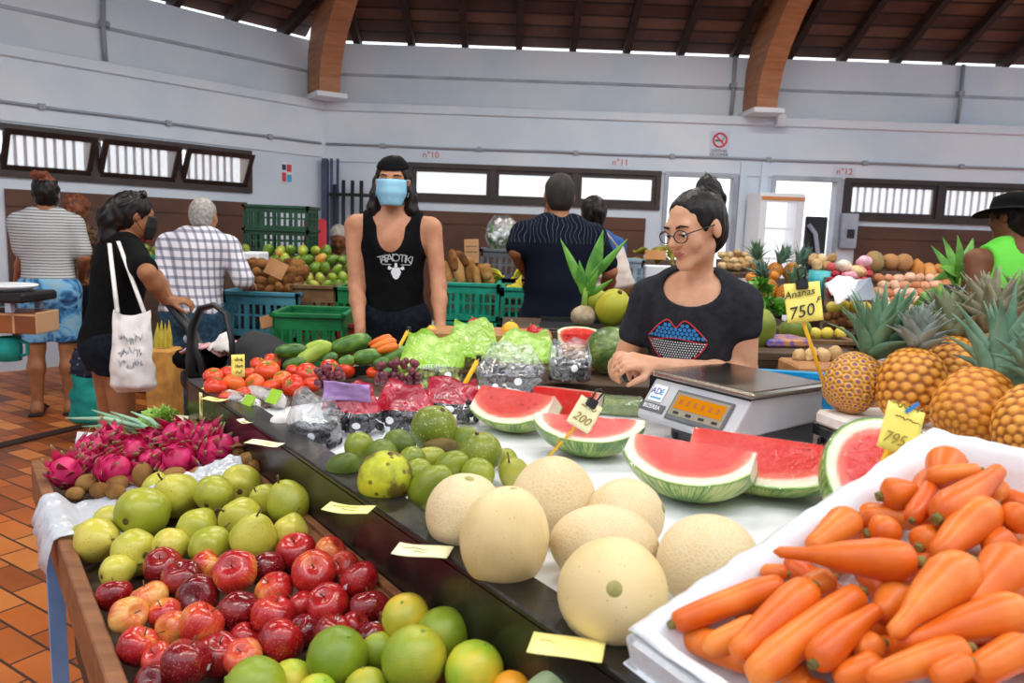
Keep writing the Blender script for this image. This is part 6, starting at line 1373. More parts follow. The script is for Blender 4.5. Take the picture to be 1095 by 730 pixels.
# ---------------------------------------------------------------- people
def V3(*a): return Vector(a)
class Person:
    """local frame: facing +y, x to the person's right, feet on z=0"""
    def __init__(s, loc, face, H, label, bulk=1.0, lean=0.0, side=0.0, sw=.18, head_turn=(0, 0, 0), head_k=1.0, head_off=(0, 0, 0), neck_r=1.0, legs=None, pelvis=None, drop=0.0):
        f = Vector((face[0], face[1], 0)).normalized(); s.yaw = math.atan2(-f.x, f.y)
        s.root = empty('person', loc, (0, 0, s.yaw), label, 'person'); s.W = Matrix.Translation(Vector(loc)) @ Matrix.Rotation(s.yaw, 4, 'Z'); s.Wi = s.W.inverted()
        s.k = k = H / 1.70; s.b = bulk; s.P = Vector(pelvis) if pelvis else V3(0, 0, .93 * k)
        s.T = Matrix.Translation(s.P) @ Matrix.Rotation(R(-lean), 4, 'X') @ Matrix.Rotation(R(side), 4, 'Y'); s.sw = sw * k * (1 + (bulk - 1) * .6); s.drop = drop
        s.hk = k * head_k; hc = s.T @ (V3(0, .035 * k, (.655 - drop) * k) + Vector(head_off)); s.nr = neck_r; s.hM = Matrix.Translation(hc) @ Matrix.Rotation(R(head_turn[0]), 4, 'Z') @ Matrix.Rotation(R(head_turn[1]), 4, 'X') @ Matrix.Rotation(R(head_turn[2]), 4, 'Y')
        s.legs = legs; s.arms = {}
    def t(s, x, y, z): return s.T @ (V3(x, y, z) * s.k)
    def h(s, x, y, z): return s.hM @ (V3(x, y, z) * s.hk)
    def loc(s, w): return s.Wi @ Vector(w)
    def torso(s, S, infl=0.0, hips=True, bust=0, belly=0):
        k, b = s.k, s.b; Rt = s.T
        if hips: S.ell(s.t(0, -.012, -.02), ((.165 * b * k) + infl, .118 * b * k + infl, .135 * k + infl), Rt, .05)
        S.ell(s.t(0, .0 + belly * .3, .15), (.142 * b * k + infl, (.102 + belly) * b * k + infl, .16 * k + infl), Rt, .06)
        S.ell(s.t(0, .0, .34), (.160 * b * k + infl, .110 * b * k + infl, .165 * k + infl), Rt, .06)
        if bust:
            for q in (-1, 1): S.ell(s.t(q * .075, .085, .33), (.062 * k + infl, .05 * k + infl, .06 * k + infl), Rt, .04)
        S.cap(s.t(-s.sw / k * .9, -.005, .45 - s.drop), s.t(s.sw / k * .9, -.005, .45 - s.drop), .05 * k + infl, .05 * k + infl, .06)
        S.cap(s.t(-.07, -.012, .50 - s.drop), s.t(.07, -.012, .50 - s.drop), .042 * k + infl, .042 * k + infl, .05)
        return S
    def shoulder(s, q): return s.t(q * s.sw / s.k, 0, .44 - s.drop)
    def arm(s, S, q, elbow, wrist, infl=0, frac=1.0, k=.03, fat=1.0):
        sh = s.shoulder(q); e, w = Vector(elbow), Vector(wrist); a = s.k * fat
        if frac >= 1.0:
            S.cap(sh, e, .050 * a, .040 * a, k); m = e.lerp(w, .35); S.cap(e, m, .040 * a, .040 * a, .02); S.cap(m, w, .040 * a, .027 * a, .02)
        else: S.cap(sh, sh.lerp(e, frac), .051 * a + infl, .047 * a + infl + .004, k)
    def hand(s, S, w, d, palm, q, curl=.5, sc=1.0, spread=.12, thumb=.6):
        """w wrist, d direction of the hand, palm the way the palm looks, q +1 right hand / -1 left"""
        d = Vector(d).normalized(); n = Vector(palm); n = (n - d * n.dot(d)).normalized(); sdir = d.cross(n) * -q; a = .95 * s.k * sc; w = Vector(w)   # sdir: thumb side
        S.cap(w, w + d * .03 * a, .024 * a, .026 * a, .012)
        for j, (off, L) in enumerate(((.028, .074), (.010, .082), (-.010, .077), (-.028, .060))):
            kn = w + d * (.088 - abs(j - 1.2) * .004) * a + sdir * off * a; S.cap(w + d * .02 * a + sdir * off * .55 * a, kn, .016 * a, .0125 * a, .012)
            p = kn; ang = 0
            for i, f in enumerate((.46, .30, .24)):
                ang += curl * (.75, 1.0, .7)[i]; dd = (d * math.cos(ang) + n * math.sin(ang) + sdir * (spread * off / .028) * .35).normalized(); p2 = p + dd * L * f * a * 1.0; S.cap(p, p2, (.0100, .0090, .0082)[i] * a, (.0090, .0082, .0072)[i] * a, .004); p = p2
        b = w + d * .03 * a + sdir * .022 * a; t1 = (sdir * .75 + d * .6 + n * (.25 + thumb * .4)).normalized(); p1 = b + t1 * .042 * a; t2 = (sdir * .25 + d * .85 + n * (.3 + thumb * .5)).normalized(); p2 = p1 + t2 * .032 * a; p3 = p2 + (t2 + n * .25).normalized() * .026 * a
        S.cap(b, p1, .017 * a, .0125 * a, .012); S.cap(p1, p2, .0115 * a, .010 * a, .005); S.cap(p2, p3, .010 * a, .008 * a, .004)
    def head(s, S, detail=True, fem=False):
        h, k = s.h, s.hk; Rm = s.hM
        S.ell(h(0, -.014, .034), (.075 * k, .094 * k, .084 * k), Rm, .02); S.ell(h(0, .018, -.03), ((.054 if fem else .061) * k, .07 * k, .080 * k), Rm, .025)
        for q in (-1, 1):
            S.cap(h(q * (.038 if fem else .046), -.005, -.048), h(q * .013, .066, -.090 if fem else -.094), (.018 if fem else .022) * k, .015 * k, .02); S.ell(h(q * .04, .056, -.022), (.024 * k, .022 * k, .028 * k), Rm, .02)
            S.ell(h(q * .077, -.012, -.002), (.009 * k, .018 * k, .029 * k), Rm, .008)
        S.ell(h(0, .068, -.097), (.019 * k, .016 * k, .014 * k), Rm, .015); S.cap(h(-.036, .074, .026), h(.036, .074, .026), .013 * k, .013 * k, .02)
        if detail:
            for q in (-1, 1): S.ell(h(q * .032, .094, .006), (.017 * k, .013 * k, .011 * k), Rm, .012, True)
            S.cap(h(0, .084, .014), h(0, .104, -.022), .0085 * k, .0125 * k, .010)
            for q in (-1, 1): S.ell(h(q * .013, .092, -.026), (.009 * k, .010 * k, .008 * k), Rm, .006)
            S.cap(h(-.019, .080, -.053), h(0, .090, -.050), .004 * k, .007 * k, .006); S.cap(h(.019, .080, -.053), h(0, .090, -.050), .004 * k, .007 * k, .006)
            S.cap(h(-.017, .080, -.059), h(0, .087, -.062), .005 * k, .008 * k, .006); S.cap(h(.017, .080, -.059), h(0, .087, -.062), .005 * k, .008 * k, .006)
            for q in (-1, 1): S.cap(h(q * .018, .083, .011), h(q * .046, .076, .009), .006 * k, .005 * k, .005)
        else: S.cap(h(0, .084, .014), h(0, .100, -.022), .009 * k, .013 * k, .012)
        return S
    def neck(s, S): S.cap(s.t(0, -.012, .46 - s.drop), s.h(0, -.022, -.05), .055 * s.k * s.nr, .050 * s.k * s.nr, .035 if s.nr >= 1 else .022)
    def leg(s, S, q, infl=0, frac=(0, 1), shoe=False):
        k = s.k; hip = s.P + V3(q * .088 * k * s.b, 0, -.04 * k); kn, an = (V3(q * .10 * k, .015, .49 * k), V3(q * .105 * k, -.015, .085 * k)) if not s.legs else (Vector(s.legs[q][0]), Vector(s.legs[q][1]))
        bb = .5 + .5 * s.b
        S.cap(hip, kn, .088 * k * bb + infl, .056 * k * bb + infl, .04)
        if frac[1] > .5:
            m = kn.lerp(an, .35) + V3(0, -.014, 0); S.cap(kn, m, .054 * k + infl, .055 * k + infl, .03); S.cap(m, an, .055 * k + infl, .036 * k + infl, .03)
        return hip, kn, an
    def feet(s, S):
        k = s.k
        for q in (-1, 1):
            an = (V3(q * .105 * k, -.015, .085 * k)) if not s.legs else Vector(s.legs[q][1]); hl = V3(an.x, an.y - .035 * k, .045 * k); S.cap(an, hl, .036 * k, .038 * k, .02); S.cap(hl, V3(an.x + q * .02, an.y + .14 * k, .034 * k), .038 * k, .030 * k, .02); S.cap(V3(an.x + q * .01, an.y + .12 * k, .034 * k), V3(an.x + q * .02, an.y + .19 * k, .028 * k), .034 * k, .024 * k, .015)
    def finish(s, name, S, h, m, fn=None): me = S.mesh(name, h); 
    def add(s, name, S, m, h=.008, sm=1, par=None): o = obj(name, S.mesh(name, h, smooth_it=sm), m, par or s.root); return o
    def shirt(s, m, sleeves={}, hem=-.06, infl=.016, neck=(.075, .50, .03), name='shirt', h=.009, bust=0, belly=0, k=.03, vneck=0, sleeve_end=None, tank=False):
        S = SDF(.03); s.torso(S, infl, True, bust, belly)
        for q, (e, fr) in sleeves.items(): s.arm(S, q, e, e, infl * .6, fr, .04)
        up = (s.T.to_3x3() @ V3(0, 0, 1)); S.cut(s.t(0, 0, hem), -up)
        if tank:
            for q in (-1, 1): S.ell(s.t(q * (s.sw / s.k + .035), 0, .43 - s.drop), (.095 * s.k, .16 * s.k, .135 * s.k), s.T, .01, True)
        S.ell(s.t(0, neck[2], neck[1] - s.drop + .035), (neck[0] * s.k, .095 * s.k, .07 * s.k), s.T, .01, True)
        if vneck: S.ell(s.t(0, .11, neck[1] - .02 - s.drop), (.062 * s.k, .085 * s.k, vneck * s.k), s.T, .03, True)
        return s.add(name, S, m, h)
    def pants(s, m, cut_z=None, infl=.014, name='trousers', h=.010, waist=.06):
        S = SDF(.03); k = s.k; S.ell(s.t(0, -.012, -.02), (.165 * s.b * k + infl, .118 * s.b * k + infl, .135 * k + infl), s.T, .05)
        for q in (-1, 1): s.leg(S, q, infl, (0, 1 if cut_z is None or cut_z < .48 * k else .5))
        S.cut(s.t(0, 0, waist), s.T.to_3x3() @ V3(0, 0, 1)); S.cut(V3(0, 0, cut_z if cut_z is not None else .07), (0, 0, -1)); return s.add(name, S, m, h)
    def body(s, m, arms, h=.008, detail=False, hands=True, bust=0, belly=0, legs=True, fat=1.0, extra=None, name='body'):
        """arms {q: (elbow, wrist, dir, palm, curl)}"""
        S = SDF(.03); s.torso(S, 0, True, bust, belly); s.neck(S); s.head(S, detail)
        if legs:
            for q in (-1, 1): s.leg(S, q)
            s.feet(S)
        for q, a in arms.items():
            s.arm(S, q, a[0], a[1], fat=fat)
            if hands: s.hand(S, a[1], a[2], a[3], q, a[4])
        return s.add(name, S, m, h)
    def hair(s, prims, m, h=.006, cutp=None, name='hair', rough=.006, fr=60):
        S = SDF(.012); prims(S)
        if cutp: 
            for p, n in cutp: S.cut(p, n)
        sd = s.hM.translation.x * 31
        me = S.mesh(name, h); 
        for v in me.vertices: n = v.normal; v.co += n * (nz(Vector((v.co.x * 1.0, v.co.y, v.co.z * .45)), fr, 1) * rough)
        return obj(name, me, m, s.root)
    def cap_hair(s, S, infl=.008, face=True):
        k = s.hk; S.ell(s.h(0, -.018, .036), (.075 * k + infl, .094 * k + infl, .084 * k + infl), s.hM, .02); S.ell(s.h(0, -.045, -.01), (.066 * k + infl, .06 * k + infl, .075 * k + infl), s.hM, .02)
        if face: S.ell(s.h(0, .085, -.032), (.072 * k, .092 * k, .092 * k), s.hM, .012, True)
        for q in (-1, 1): S.ell(s.h(q * .084, .0, -.02), (.02 * k, .026 * k, .036 * k), s.hM, .01, True)
def dirw(p, v): return p.Wi.to_3x3() @ Vector(v)
def ground(px_, y): return Vector((at_y(px_, 300, y).x, y, 0))

# ---- the woman vendor in glasses
WD = 2.36
wl_ = at_d(738, 330, WD); pw = Person((wl_.x + .02, wl_.y, 0), (-.42, -.90), 1.475, 'person with black hair in a bun and glasses, charcoal T-shirt with lips print, hands together', bulk=.96, lean=6, sw=.172, head_turn=(-32, -15, 3), head_k=1.08, head_off=(-.005, .03, .035), neck_r=.86, drop=.03)
wr_l = pw.loc(at_d(700, 391, 2.12)); wr_r = pw.loc(at_d(663, 384, 2.24)); el_l = pw.loc(at_d(797, 402, 2.30)); el_r = pw.loc(at_d(668, 398, 2.42)) + V3(.02, -.02, 0)
dl = dirw(pw, at_d(672, 384, 2.08) - at_d(700, 391, 2.12)); dr = dirw(pw, at_d(684, 386, 2.10) - at_d(663, 384, 2.24))
pw_arms = {-1: (el_l, wr_l, dl, dirw(pw, (-.1, .55, -.8)), .62), 1: (el_r, wr_r, dr, dirw(pw, (.3, .2, -.9)), .75)}
S_ = SDF(.03); pw.torso(S_, 0, True, 0); pw.neck(S_); pw.head(S_, True, True)
for q in (-1, 1): pw.leg(S_, q)
pw.feet(S_)
for q, a in pw_arms.items(): pw.arm(S_, q, a[0], a[1]); pw.hand(S_, a[1], a[2], a[3], q, a[4])
bw = pw.add('body', S_, [M['skin_woman'], M['lips']], .0045)
lipc = np.array(pw.h(0, .088, -.056)); 
paint(bw.data, lambda c: (((c - lipc) @ np.array(pw.hM.to_3x3())) ** 2 / np.array([.021, .02, .0095]) ** 2 / pw.hk ** 2).sum(1) < 1)
pw.shirt(M['shirt_charcoal'], {-1: (el_l, .30), 1: (el_r, .46)}, hem=-.10, infl=.010, neck=(.100, .458, .035), h=.006, bust=0)
sh_ = [o for o in kids(pw.root) if o.name.startswith('shirt')][0]
def bun(S):
    pw.cap_hair(S, .004, True); k = pw.hk; S.ell(pw.h(0, .085, .0), (.066 * k, .075 * k, .085 * k), pw.hM, .015, True); S.ell(pw.h(.005, -.085, .118), (.036 * k, .036 * k, .034 * k), pw.hM, .012); S.ell(pw.h(-.012, -.088, .10), (.03 * k, .028 * k, .03 * k), pw.hM, .012); S.chain([pw.h(-.02, -.10, .105), pw.h(-.032, -.112, .075), pw.h(-.035, -.11, .05)], [.010, .007, .003], .006); S.chain([pw.h(.0, -.09, .145), pw.h(.02, -.10, .165)], [.008, .002], .006)
    S.cap(pw.h(.07, .035, .04), pw.h(.078, .02, -.035), .008 * k, .002, .008)
pw.hair(bun, M['hair_black'], .0045, rough=.003, fr=70)
def eyes(p, look=-8):
    for q in (-1, 1):
        m = MB(); m.ball((0, 0, 0), .0118 * p.hk, 14, 10); m2 = MB(); m2.ball((0, .0072 * p.hk, -.003 * p.hk), .006 * p.hk, 12, 8); Mx = p.hM.to_3x3().to_4x4(); c = p.h(q * .032, .0745, .004); e = obj('eye', m, M['eye_white'], p.root); e.location = c; m2.xf(Mx); obj('iris', m2, M['iris'], e)
    b = MB()
    for q in (-1, 1): b.tube([p.h(q * .016, .092, .026), p.h(q * .034, .091, .031), p.h(q * .052, .076, .025)], [.003, .0035, .0015], 6)
    obj('eyebrow', b, M['hair_black'], p.root)
eyes(pw)
for q in (-1, 1): lid = MB(); lid.tube([pw.h(q * .019, .0865, .004), pw.h(q * .033, .0885, .0015), pw.h(q * .046, .080, .0035)], [.0012, .0018, .001], 6); obj('eyelash', lid, M['hair_black'], pw.root)
gl = MB()
for q in (-1, 1):
    gl.tube([pw.h(q * .034 + .025 * math.cos(a), .100 - .006 * abs(math.cos(a) * .5 + q * .5), .000 + .019 * math.sin(a)) for a in [2 * PI * i / 24 for i in range(24)]], .0016, 6, closed=True); gl.tube([pw.h(q * .059, .092, .008), pw.h(q * .078, .04, .012), pw.h(q * .081, -.01, .012), pw.h(q * .078, -.025, .0)], .0018, 6)
gl.tube([pw.h(-.010, .102, .004), pw.h(0, .106, .007), pw.h(.010, .102, .004)], .0015, 6); obj('glasses_frame', gl, M['black_gloss'], pw.root)
# print of lips on the T-shirt: blue dots, white dots, red outline
bv = tree_of(sh_.data); fw = V3(0, -1, 0)
def printed_on(mb): return drape(mb, bv, fw, .0022)
pc_ = pw.loc(at_d(713, 368, 2.18)); pcx, pcz = pc_.x - .0, pc_.z
upl = lambda x: .066 * (1 - abs(x) ** 1.6) * (1 - .5 * math.exp(-(x / .2) ** 2)) + .004
lwl = lambda x: -.068 * (1 - abs(x) ** 2) ** .8 - .002
W2 = .092
m = MB(); red = MB()
xs_ = [-1 + 2 * i / 40 for i in range(41)]
for fnl in (upl, lwl): red.tube([V3(pcx + x * W2, .35, pcz + fnl(x) * 1.05) for x in xs_], .0022, 5)
red.tube([V3(pcx + x * W2, .35, pcz + .006 * math.cos(x * 3)) for x in xs_], .0018, 5)
blue, wht = MB(), MB()
def disc(mb, x, z, r): mb.add([V3(x, .35, z)] + [V3(x + r * math.cos(2 * PI * i / 10), .35, z + r * math.sin(2 * PI * i / 10)) for i in range(10)], [(0, 1 + i, 1 + (i + 1) % 10) for i in range(10)])
for r_ in range(5):
    for i in range(-8, 9):
        x = (i + .5 * (r_ % 2)) * .0135; z = .010 + r_ * .0115
        if abs(x) < W2 and z < upl(x / W2) - .003: disc(blue, pcx + x, pcz + z, .0058)
for r_ in range(9):
    for i in range(-14, 15):
        x = (i + .5 * (r_ % 2)) * .0078; z = -.006 - r_ * .0072
        if abs(x) < W2 and z > lwl(x / W2) + .003: disc(wht, pcx + x, pcz + z, .0023)
for mb, mk, nm in ((red, 'print_red', 'print_outline'), (blue, 'print_blue', 'blue_dots'), (wht, 'print_white', 'white_dots')): obj(nm, printed_on(mb), M[mk], sh_)
pw.pants(M['denim_dark'], name='trousers', h=.012)
kn = empty('knife', pw.W @ (wr_r + dr.normalized() * .07 + V3(0, .0, -.045)), (0, 0, .5), 'small black-handled knife held under the hands of the woman in glasses', 'knife'); m = MB(); m.lathe([(0, -.02), (.016, -.016), (.02, 0), (.014, .016), (0, .02)], 14); obj('handle', m, M['black_plastic'], kn, rot=(1.3, 0, 0)); m = MB(); m.box((-.0, .03, .008), (.016, .05, .003)); obj('blade', m, M['steel'], kn)

# ---- man in black tank top and mask
g0 = at_d(421, 250, 3.75); pt = Person((g0.x, g0.y, 0), (.02, -1), 1.70, 'person with long dark hair, black headband, blue face mask and black tank top', sw=.19, bulk=1.0, lean=2, drop=.02)
def lw(px_, py_, d, p): return p.loc(at_d(px_, py_, d))
pt_arms = {1: (lw(381, 305, 3.72, pt), lw(385, 352, 3.62, pt), V3(0, .1, -1), V3(-1, .2, 0), .35), -1: (lw(469, 305, 3.72, pt), lw(471, 350, 3.62, pt), V3(0, .1, -1), V3(1, .2, 0), .35)}
pt.body(M['skin_light'], pt_arms, .008, True, fat=.93)
tk = pt.shirt(M['shirt_black'], {}, hem=-.06, infl=.010, neck=(.092, .46, .04), h=.008, vneck=.105, tank=True, name='tank_top')
pt.pants(M['denim_dark'])
def lh(S):
    k = pt.hk; pt.cap_hair(S, .007); S.ell(pt.h(0, .10, .0), (.062 * k, .07 * k, .068 * k), pt.hM, .01, True)
    for q in (-1, 1): S.chain([pt.h(q * .072, -.03, .02), pt.h(q * .085, -.02, -.06), pt.h(q * .09, -.01, -.13), pt.h(q * .088, .0, -.165)], [.022, .028, .03, .014], .02)
    S.chain([pt.h(0, -.08, 0), pt.h(0, -.085, -.1), pt.h(0, -.08, -.15)], [.06, .06, .04], .02)
pt.hair(lh, M['hair_black'], .006, rough=.008, fr=50)
S_ = SDF(.01); k = pt.hk; S_.ell(pt.h(0, -.014, .040), (.086 * k, .105 * k, .088 * k), pt.hM); S_.cut(pt.h(0, .05, .056), pt.hM.to_3x3() @ V3(0, -.25, -1)); pt.add('headband', S_, M['shirt_black'], .006)
def mask(p, m, par=None):
    mb = MB()
    def f(u, v):
        a = (u - .5) * 2; z = .010 - .122 * v; y = .098 * math.sqrt(max(0, 1 - (a * .86) ** 2)) + .022 * (1 - a * a) * math.sin(PI * min(1, .15 + v * .8)) + .006 * math.sin(v * 3.14 * 5) * .25 - .012 * v + .012 * max(0, v - .5); return p.h(a * .074 * (1 - .75 * max(0, v - .5) ** 1.1 - .05 * (1 - v)), y * 1.0 + .0, z)
    mb.grid(f, 20, 14, flip=True); o = obj('face_mask', mb, m, p.root); solid(o, .002); 
    for q in (-1, 1): l = MB(); l.tube([p.h(q * .07, .045, .01), p.h(q * .083, .0, .012), p.h(q * .084, -.02, -.01), p.h(q * .075, .03, -.07)], .0016, 5); obj('ear_loop', l, m, o)
    return o
mask(pt, M['mask_blue']); eyes(pt)
bv = tree_of(tk.data); c_ = pt.loc(at_d(422, 279, 3.6))
def flat_on(mb, x, z, rot=0): return mb.xf(Matrix.Translation((x, .35, z)) @ Matrix.Rotation(PI, 4, 'Z') @ Matrix.Rotation(PI / 2, 4, 'X') @ Matrix.Rotation(rot, 4, 'Z'))
pr_ = MB(); word = "TAPA'O TIKI"
for i, chh in enumerate(word):
    f = (i - (len(word) - 1) / 2) / 5; 
    if chh != ' ': pr_ = merge(pr_, flat_on(text_mb(chh, .052, .0004), c_.x - f * .066 * 1.1, c_.z - abs(f) ** 2 * .012 + .012, -f * .22))
em = MB(); cz = c_.z - .045
def quadp(mb, pts): mb.add([V3(c_.x + x, .35, cz + z) for x, z in pts], [tuple(range(len(pts)))])
quadp(em, [(-.016, .012), (.016, .012), (.024, -.012), (.012, -.038), (0, -.045), (-.012, -.038), (-.024, -.012)]); quadp(em, [(-.008, .014), (.008, .014), (.005, .034), (-.005, .034)])
for q in (-1, 1): quadp(em, [(q * .016, .008), (q * .034, .022), (q * .04, .006), (q * .03, .0)]); em.box((c_.x + q * .045, .35, cz + .026), (.045, .0005, .004))
drape(pr_, bv, fw, .003); drape(em, bv, fw, .003); obj('lettering', pr_, M['print_white'], tk); obj('emblem', em, M['print_white'], tk)

# ---- man in navy patterned shirt, seen from behind, and the shopper beyond him
g0 = at_d(598, 260, 4.05); pn_ = Person((g0.x, g0.y, 0), (-.12, 1), 1.68, 'person seen from behind in navy short-sleeved shirt with pale swirls across the shoulders', bulk=1.12, sw=.185, lean=3, drop=.02)
na = {-1: (lw(552, 268, 4.0, pn_), lw(568, 300, 4.32, pn_), V3(.3, 1, -.1), V3(0, 0, -1), .6), 1: (lw(652, 290, 4.1, pn_), lw(648, 320, 4.4, pn_), V3(-.2, 1, -.1), V3(0, 0, -1), .6)}
pn_.body(M['skin_tan'], na, .009, False, belly=.03); pn_.shirt(M['navy_swirl'], {-1: (na[-1][0], .75), 1: (na[1][0], .75)}, hem=-.14, infl=.02, neck=(.06, .505, .03), h=.009, belly=.03); pn_.pants(M['denim_dark'])
pn_.hair(lambda S: pn_.cap_hair(S, .006), mat('cap_dark', '1d1a1a', '28211e', 30, rough=.7), .007, rough=.002)
g0 = at_d(634, 260, 4.75); pb_ = Person((g0.x, g0.y, 0), (-.25, 1), 1.58, 'person in blue top with dark bun, mostly hidden behind the navy shirt, one arm raised', sw=.17)
ba = {-1: (lw(588, 250, 4.75, pb_), lw(586, 228, 4.6, pb_), V3(.1, .2, 1), V3(.9, .2, 0), .7), 1: (lw(662, 300, 4.75, pb_), lw(660, 330, 4.65, pb_), V3(0, .3, -1), V3(-1, 0, 0), .5)}
pb_.body(M['skin_tan'], ba, .009, False); pb_.shirt(M['blue_shirt'], {-1: (ba[-1][0], .6), 1: (ba[1][0], .6)}, hem=-.1); pb_.pants(M['grey_cloth'])
pb_.hair(lambda S: (pb_.cap_hair(S, .008), S.ell(pb_.h(0, -.10, .02), .035)), M['hair_black'], .007)
ph = MB(); ph.box((0, 0, 0), (.05, .07, .12), bev=.012); o = obj('camera_phone', ph, M['black_plastic']); o.location = at_d(590, 213, 4.58); o.rotation_euler = (.2, .3, .4); tag(o, 'small black device held up in the raised hand beside the dark cap', 'phone')
def tote(name, top, w, h, m, label, seed, rz=0, strap=None, cat='bag', d=.09, art=None):
    e = empty(name, top, (0, 0, rz), label, cat); S_ = MB()
    def f(u, v):
        a = 2 * PI * u; wd = w / 2 * (.82 + .26 * v ** .8 if v < .92 else (1.08 - (v - .92) * 4)); dd = d / 2 * (.12 + .88 * math.sin(PI * min(1, v * .72)) ** .9) * (1 if v < .92 else (1 - (v - .92) / .085)); k = nz((math.cos(a) * 2, v * 5, seed), 1.3) * .012; return V3(wd * math.cos(a) + k, dd * math.sin(a) + k, -h * v + .012 * math.cos(2 * a) * (1 - v))
    S_.grid(f, 36, 24); obj('bag_body', S_, m, e)
    if strap:
        for pts in strap: q = MB(); q.tube([Vector(p) for p in pts], .009, 6, flat=.4); obj('strap', q, m, e)
    if art:
        q = MB()
        for j in range(9): squiggle(q, (j % 3 - 1) * .03, -.10 - .05 * (j // 3) - .01 * (j % 2), .03, .035, 5, .0012, j)
        q.xf(Matrix.Translation((0, -.3, 0)) @ Matrix.Rotation(PI / 2, 4, 'X')); drape(q, tree_of(kids(e)[0].data), (0, 1, 0), .002); obj('print', q, M['trim_grey'], kids(e)[0])
    return e
tp = at_d(651, 268, 4.45); o = tote('shoulder_bag', tp, .22, .24, M['canvas_pink'], 'cream cloth bag hanging beside the navy shirt, over the blue top', 3, .2, [[(-.06, 0, 0), (-.05, .02, .1), (-.02, .06, .16), (.02, .05, .1), (.06, 0, 0)]]); o.rotation_euler = (0, R(-14), .2)

# ---- shopper in striped T-shirt
g0 = ground(52, 5.15); ps = Person(g0, (-.35, .94), 1.60, 'person seen from behind in grey striped T-shirt and blue washed knee shorts, curly bun', bulk=1.0, sw=.175, lean=3)
sa = {-1: (lw(25, 272, 5.1, ps), lw(18, 305, 5.35, ps), V3(.2, 1, 0), V3(0, 0, -1), .6), 1: (lw(90, 275, 5.2, ps), lw(86, 300, 5.5, ps), V3(-.2, 1, 0), V3(0, 0, -1), .6)}
ps.body(M['skin_tan'], sa, .009, False); ps.shirt(M['stripes'], {-1: (sa[-1][0], .8), 1: (sa[1][0], .8)}, hem=-.04, infl=.022, h=.01); ps.pants(M['wash_shorts'], .50, .03, 'shorts', .010)
ps.hair(lambda S: (ps.cap_hair(S, .010), [S.ell(ps.h(-.03 + .035 * math.cos(i * 2.4), -.05 + .03 * math.sin(i * 1.7), .128 + .022 * math.sin(i * 3.1)), .028) for i in range(8)]), [M['hair_black'], M['hair_brown']], .007, rough=.014, fr=45)
hb = [o for o in kids(ps.root) if o.name.startswith('hair')][0]; zc = ps.h(0, -.05, .098).z; paint(hb.data, lambda c: c[:, 2] > zc)
mk_ = mask(ps, M['mask_blue'])
for q in (-1, 1):
    m = MB(); an = V3(q * .105 * ps.k, -.015, 0); m.box((an.x + q * .012, an.y + .055, .012), (.09, .27, .022), (0, 0, -q * .08), bev=.01); m.tube([(an.x - .04, an.y + .1, .03), (an.x, an.y + .08, .075), (an.x + .045, an.y + .1, .03)], .008, 6); obj('sandal', m, M['black_plastic'], ps.root)
g0 = ground(83, 5.75); pz = Person(g0, (.2, 1), 1.50, 'person with loose brown hair, mostly hidden behind the striped T-shirt', sw=.165)
za = {-1: (pz.t(-.24, .02, .22), pz.t(-.22, .15, .1), V3(0, 1, 0), V3(0, 0, -1), .6), 1: (pz.t(.24, .02, .22), pz.t(.22, .15, .1), V3(0, 1, 0), V3(0, 0, -1), .6)}
pz.body(M['skin_brown'], za, .010, False); pz.shirt(mat('leopard', '6b4a22', '2c1c10', 24, .45, .55, rough=.8), {-1: (za[-1][0], .8), 1: (za[1][0], .8)}, hem=-.1); pz.pants(M['denim_dark']); pz.hair(lambda S: (pz.cap_hair(S, .014), S.chain([pz.h(0, -.07, 0), pz.h(.02, -.08, -.12)], [.06, .05])), M['hair_brown'], .008, rough=.014)

# ---- young shopper with the tote bag and the pushchair
g0 = ground(116, 3.42); pd = Person(g0, (.70, .71), 1.47, 'person in black T-shirt and dark denim shorts with white tote bag, pushing a pushchair', bulk=.96, sw=.17, lean=9, head_turn=(-6, -6, 0))
dh = at_d(178, 322, 3.30); da_ = {1: (lw(158, 292, 3.2, pd), pd.loc(dh), dirw(pd, (.75, .3, .05)), dirw(pd, (0, .3, -1)), .8), -1: (lw(165, 295, 3.62, pd), pd.loc(at_d(182, 322, 3.62)), dirw(pd, (.75, .3, .05)), dirw(pd, (0, .3, -1)), .8)}
pd.body(M['skin_tan'], da_, .0085, True); pd.shirt(M['shirt_black'], {1: (da_[1][0], .72), -1: (da_[-1][0], .72)}, hem=-.05, infl=.020, h=.009); pd.pants(M['denim_dark'], .66, .020, 'denim_shorts', .009)
pd.hair(lambda S: (pd.cap_hair(S, .010), S.chain([pd.h(0, -.10, .03), pd.h(0, -.125, -.03), pd.h(.01, -.11, -.13), pd.h(.02, -.09, -.19)], [.04, .045, .04, .015], .02)), M['hair_black'], .006, rough=.006)
mask(pd, M['mask_black']); sg_ = MB()
for q in (-1, 1): sg_.ell = None; sg_.ball(pd.h(q * .034, .03, .118), (.026, .012, .02), 12, 8)
sg_.tube([pd.h(-.06, .02, .115), pd.h(-.085, -.05, .06), pd.h(-.085, -.09, .04)], .003, 5); sg_.tube([pd.h(.06, .02, .115), pd.h(.085, -.05, .06), pd.h(.085, -.09, .04)], .003, 5); obj('sunglasses', sg_, M['black_gloss'], pd.root)
for q in (-1, 1): m = MB(); m.box((q * .105 * pd.k, .045, .012), (.09, .25, .022), bev=.01); obj('sandal', m, M['black_plastic'], pd.root)
tp = at_d(140, 334, 3.12); shp = pd.W @ pd.shoulder(1) + Vector((0, -.02, .06)); rel = shp - tp
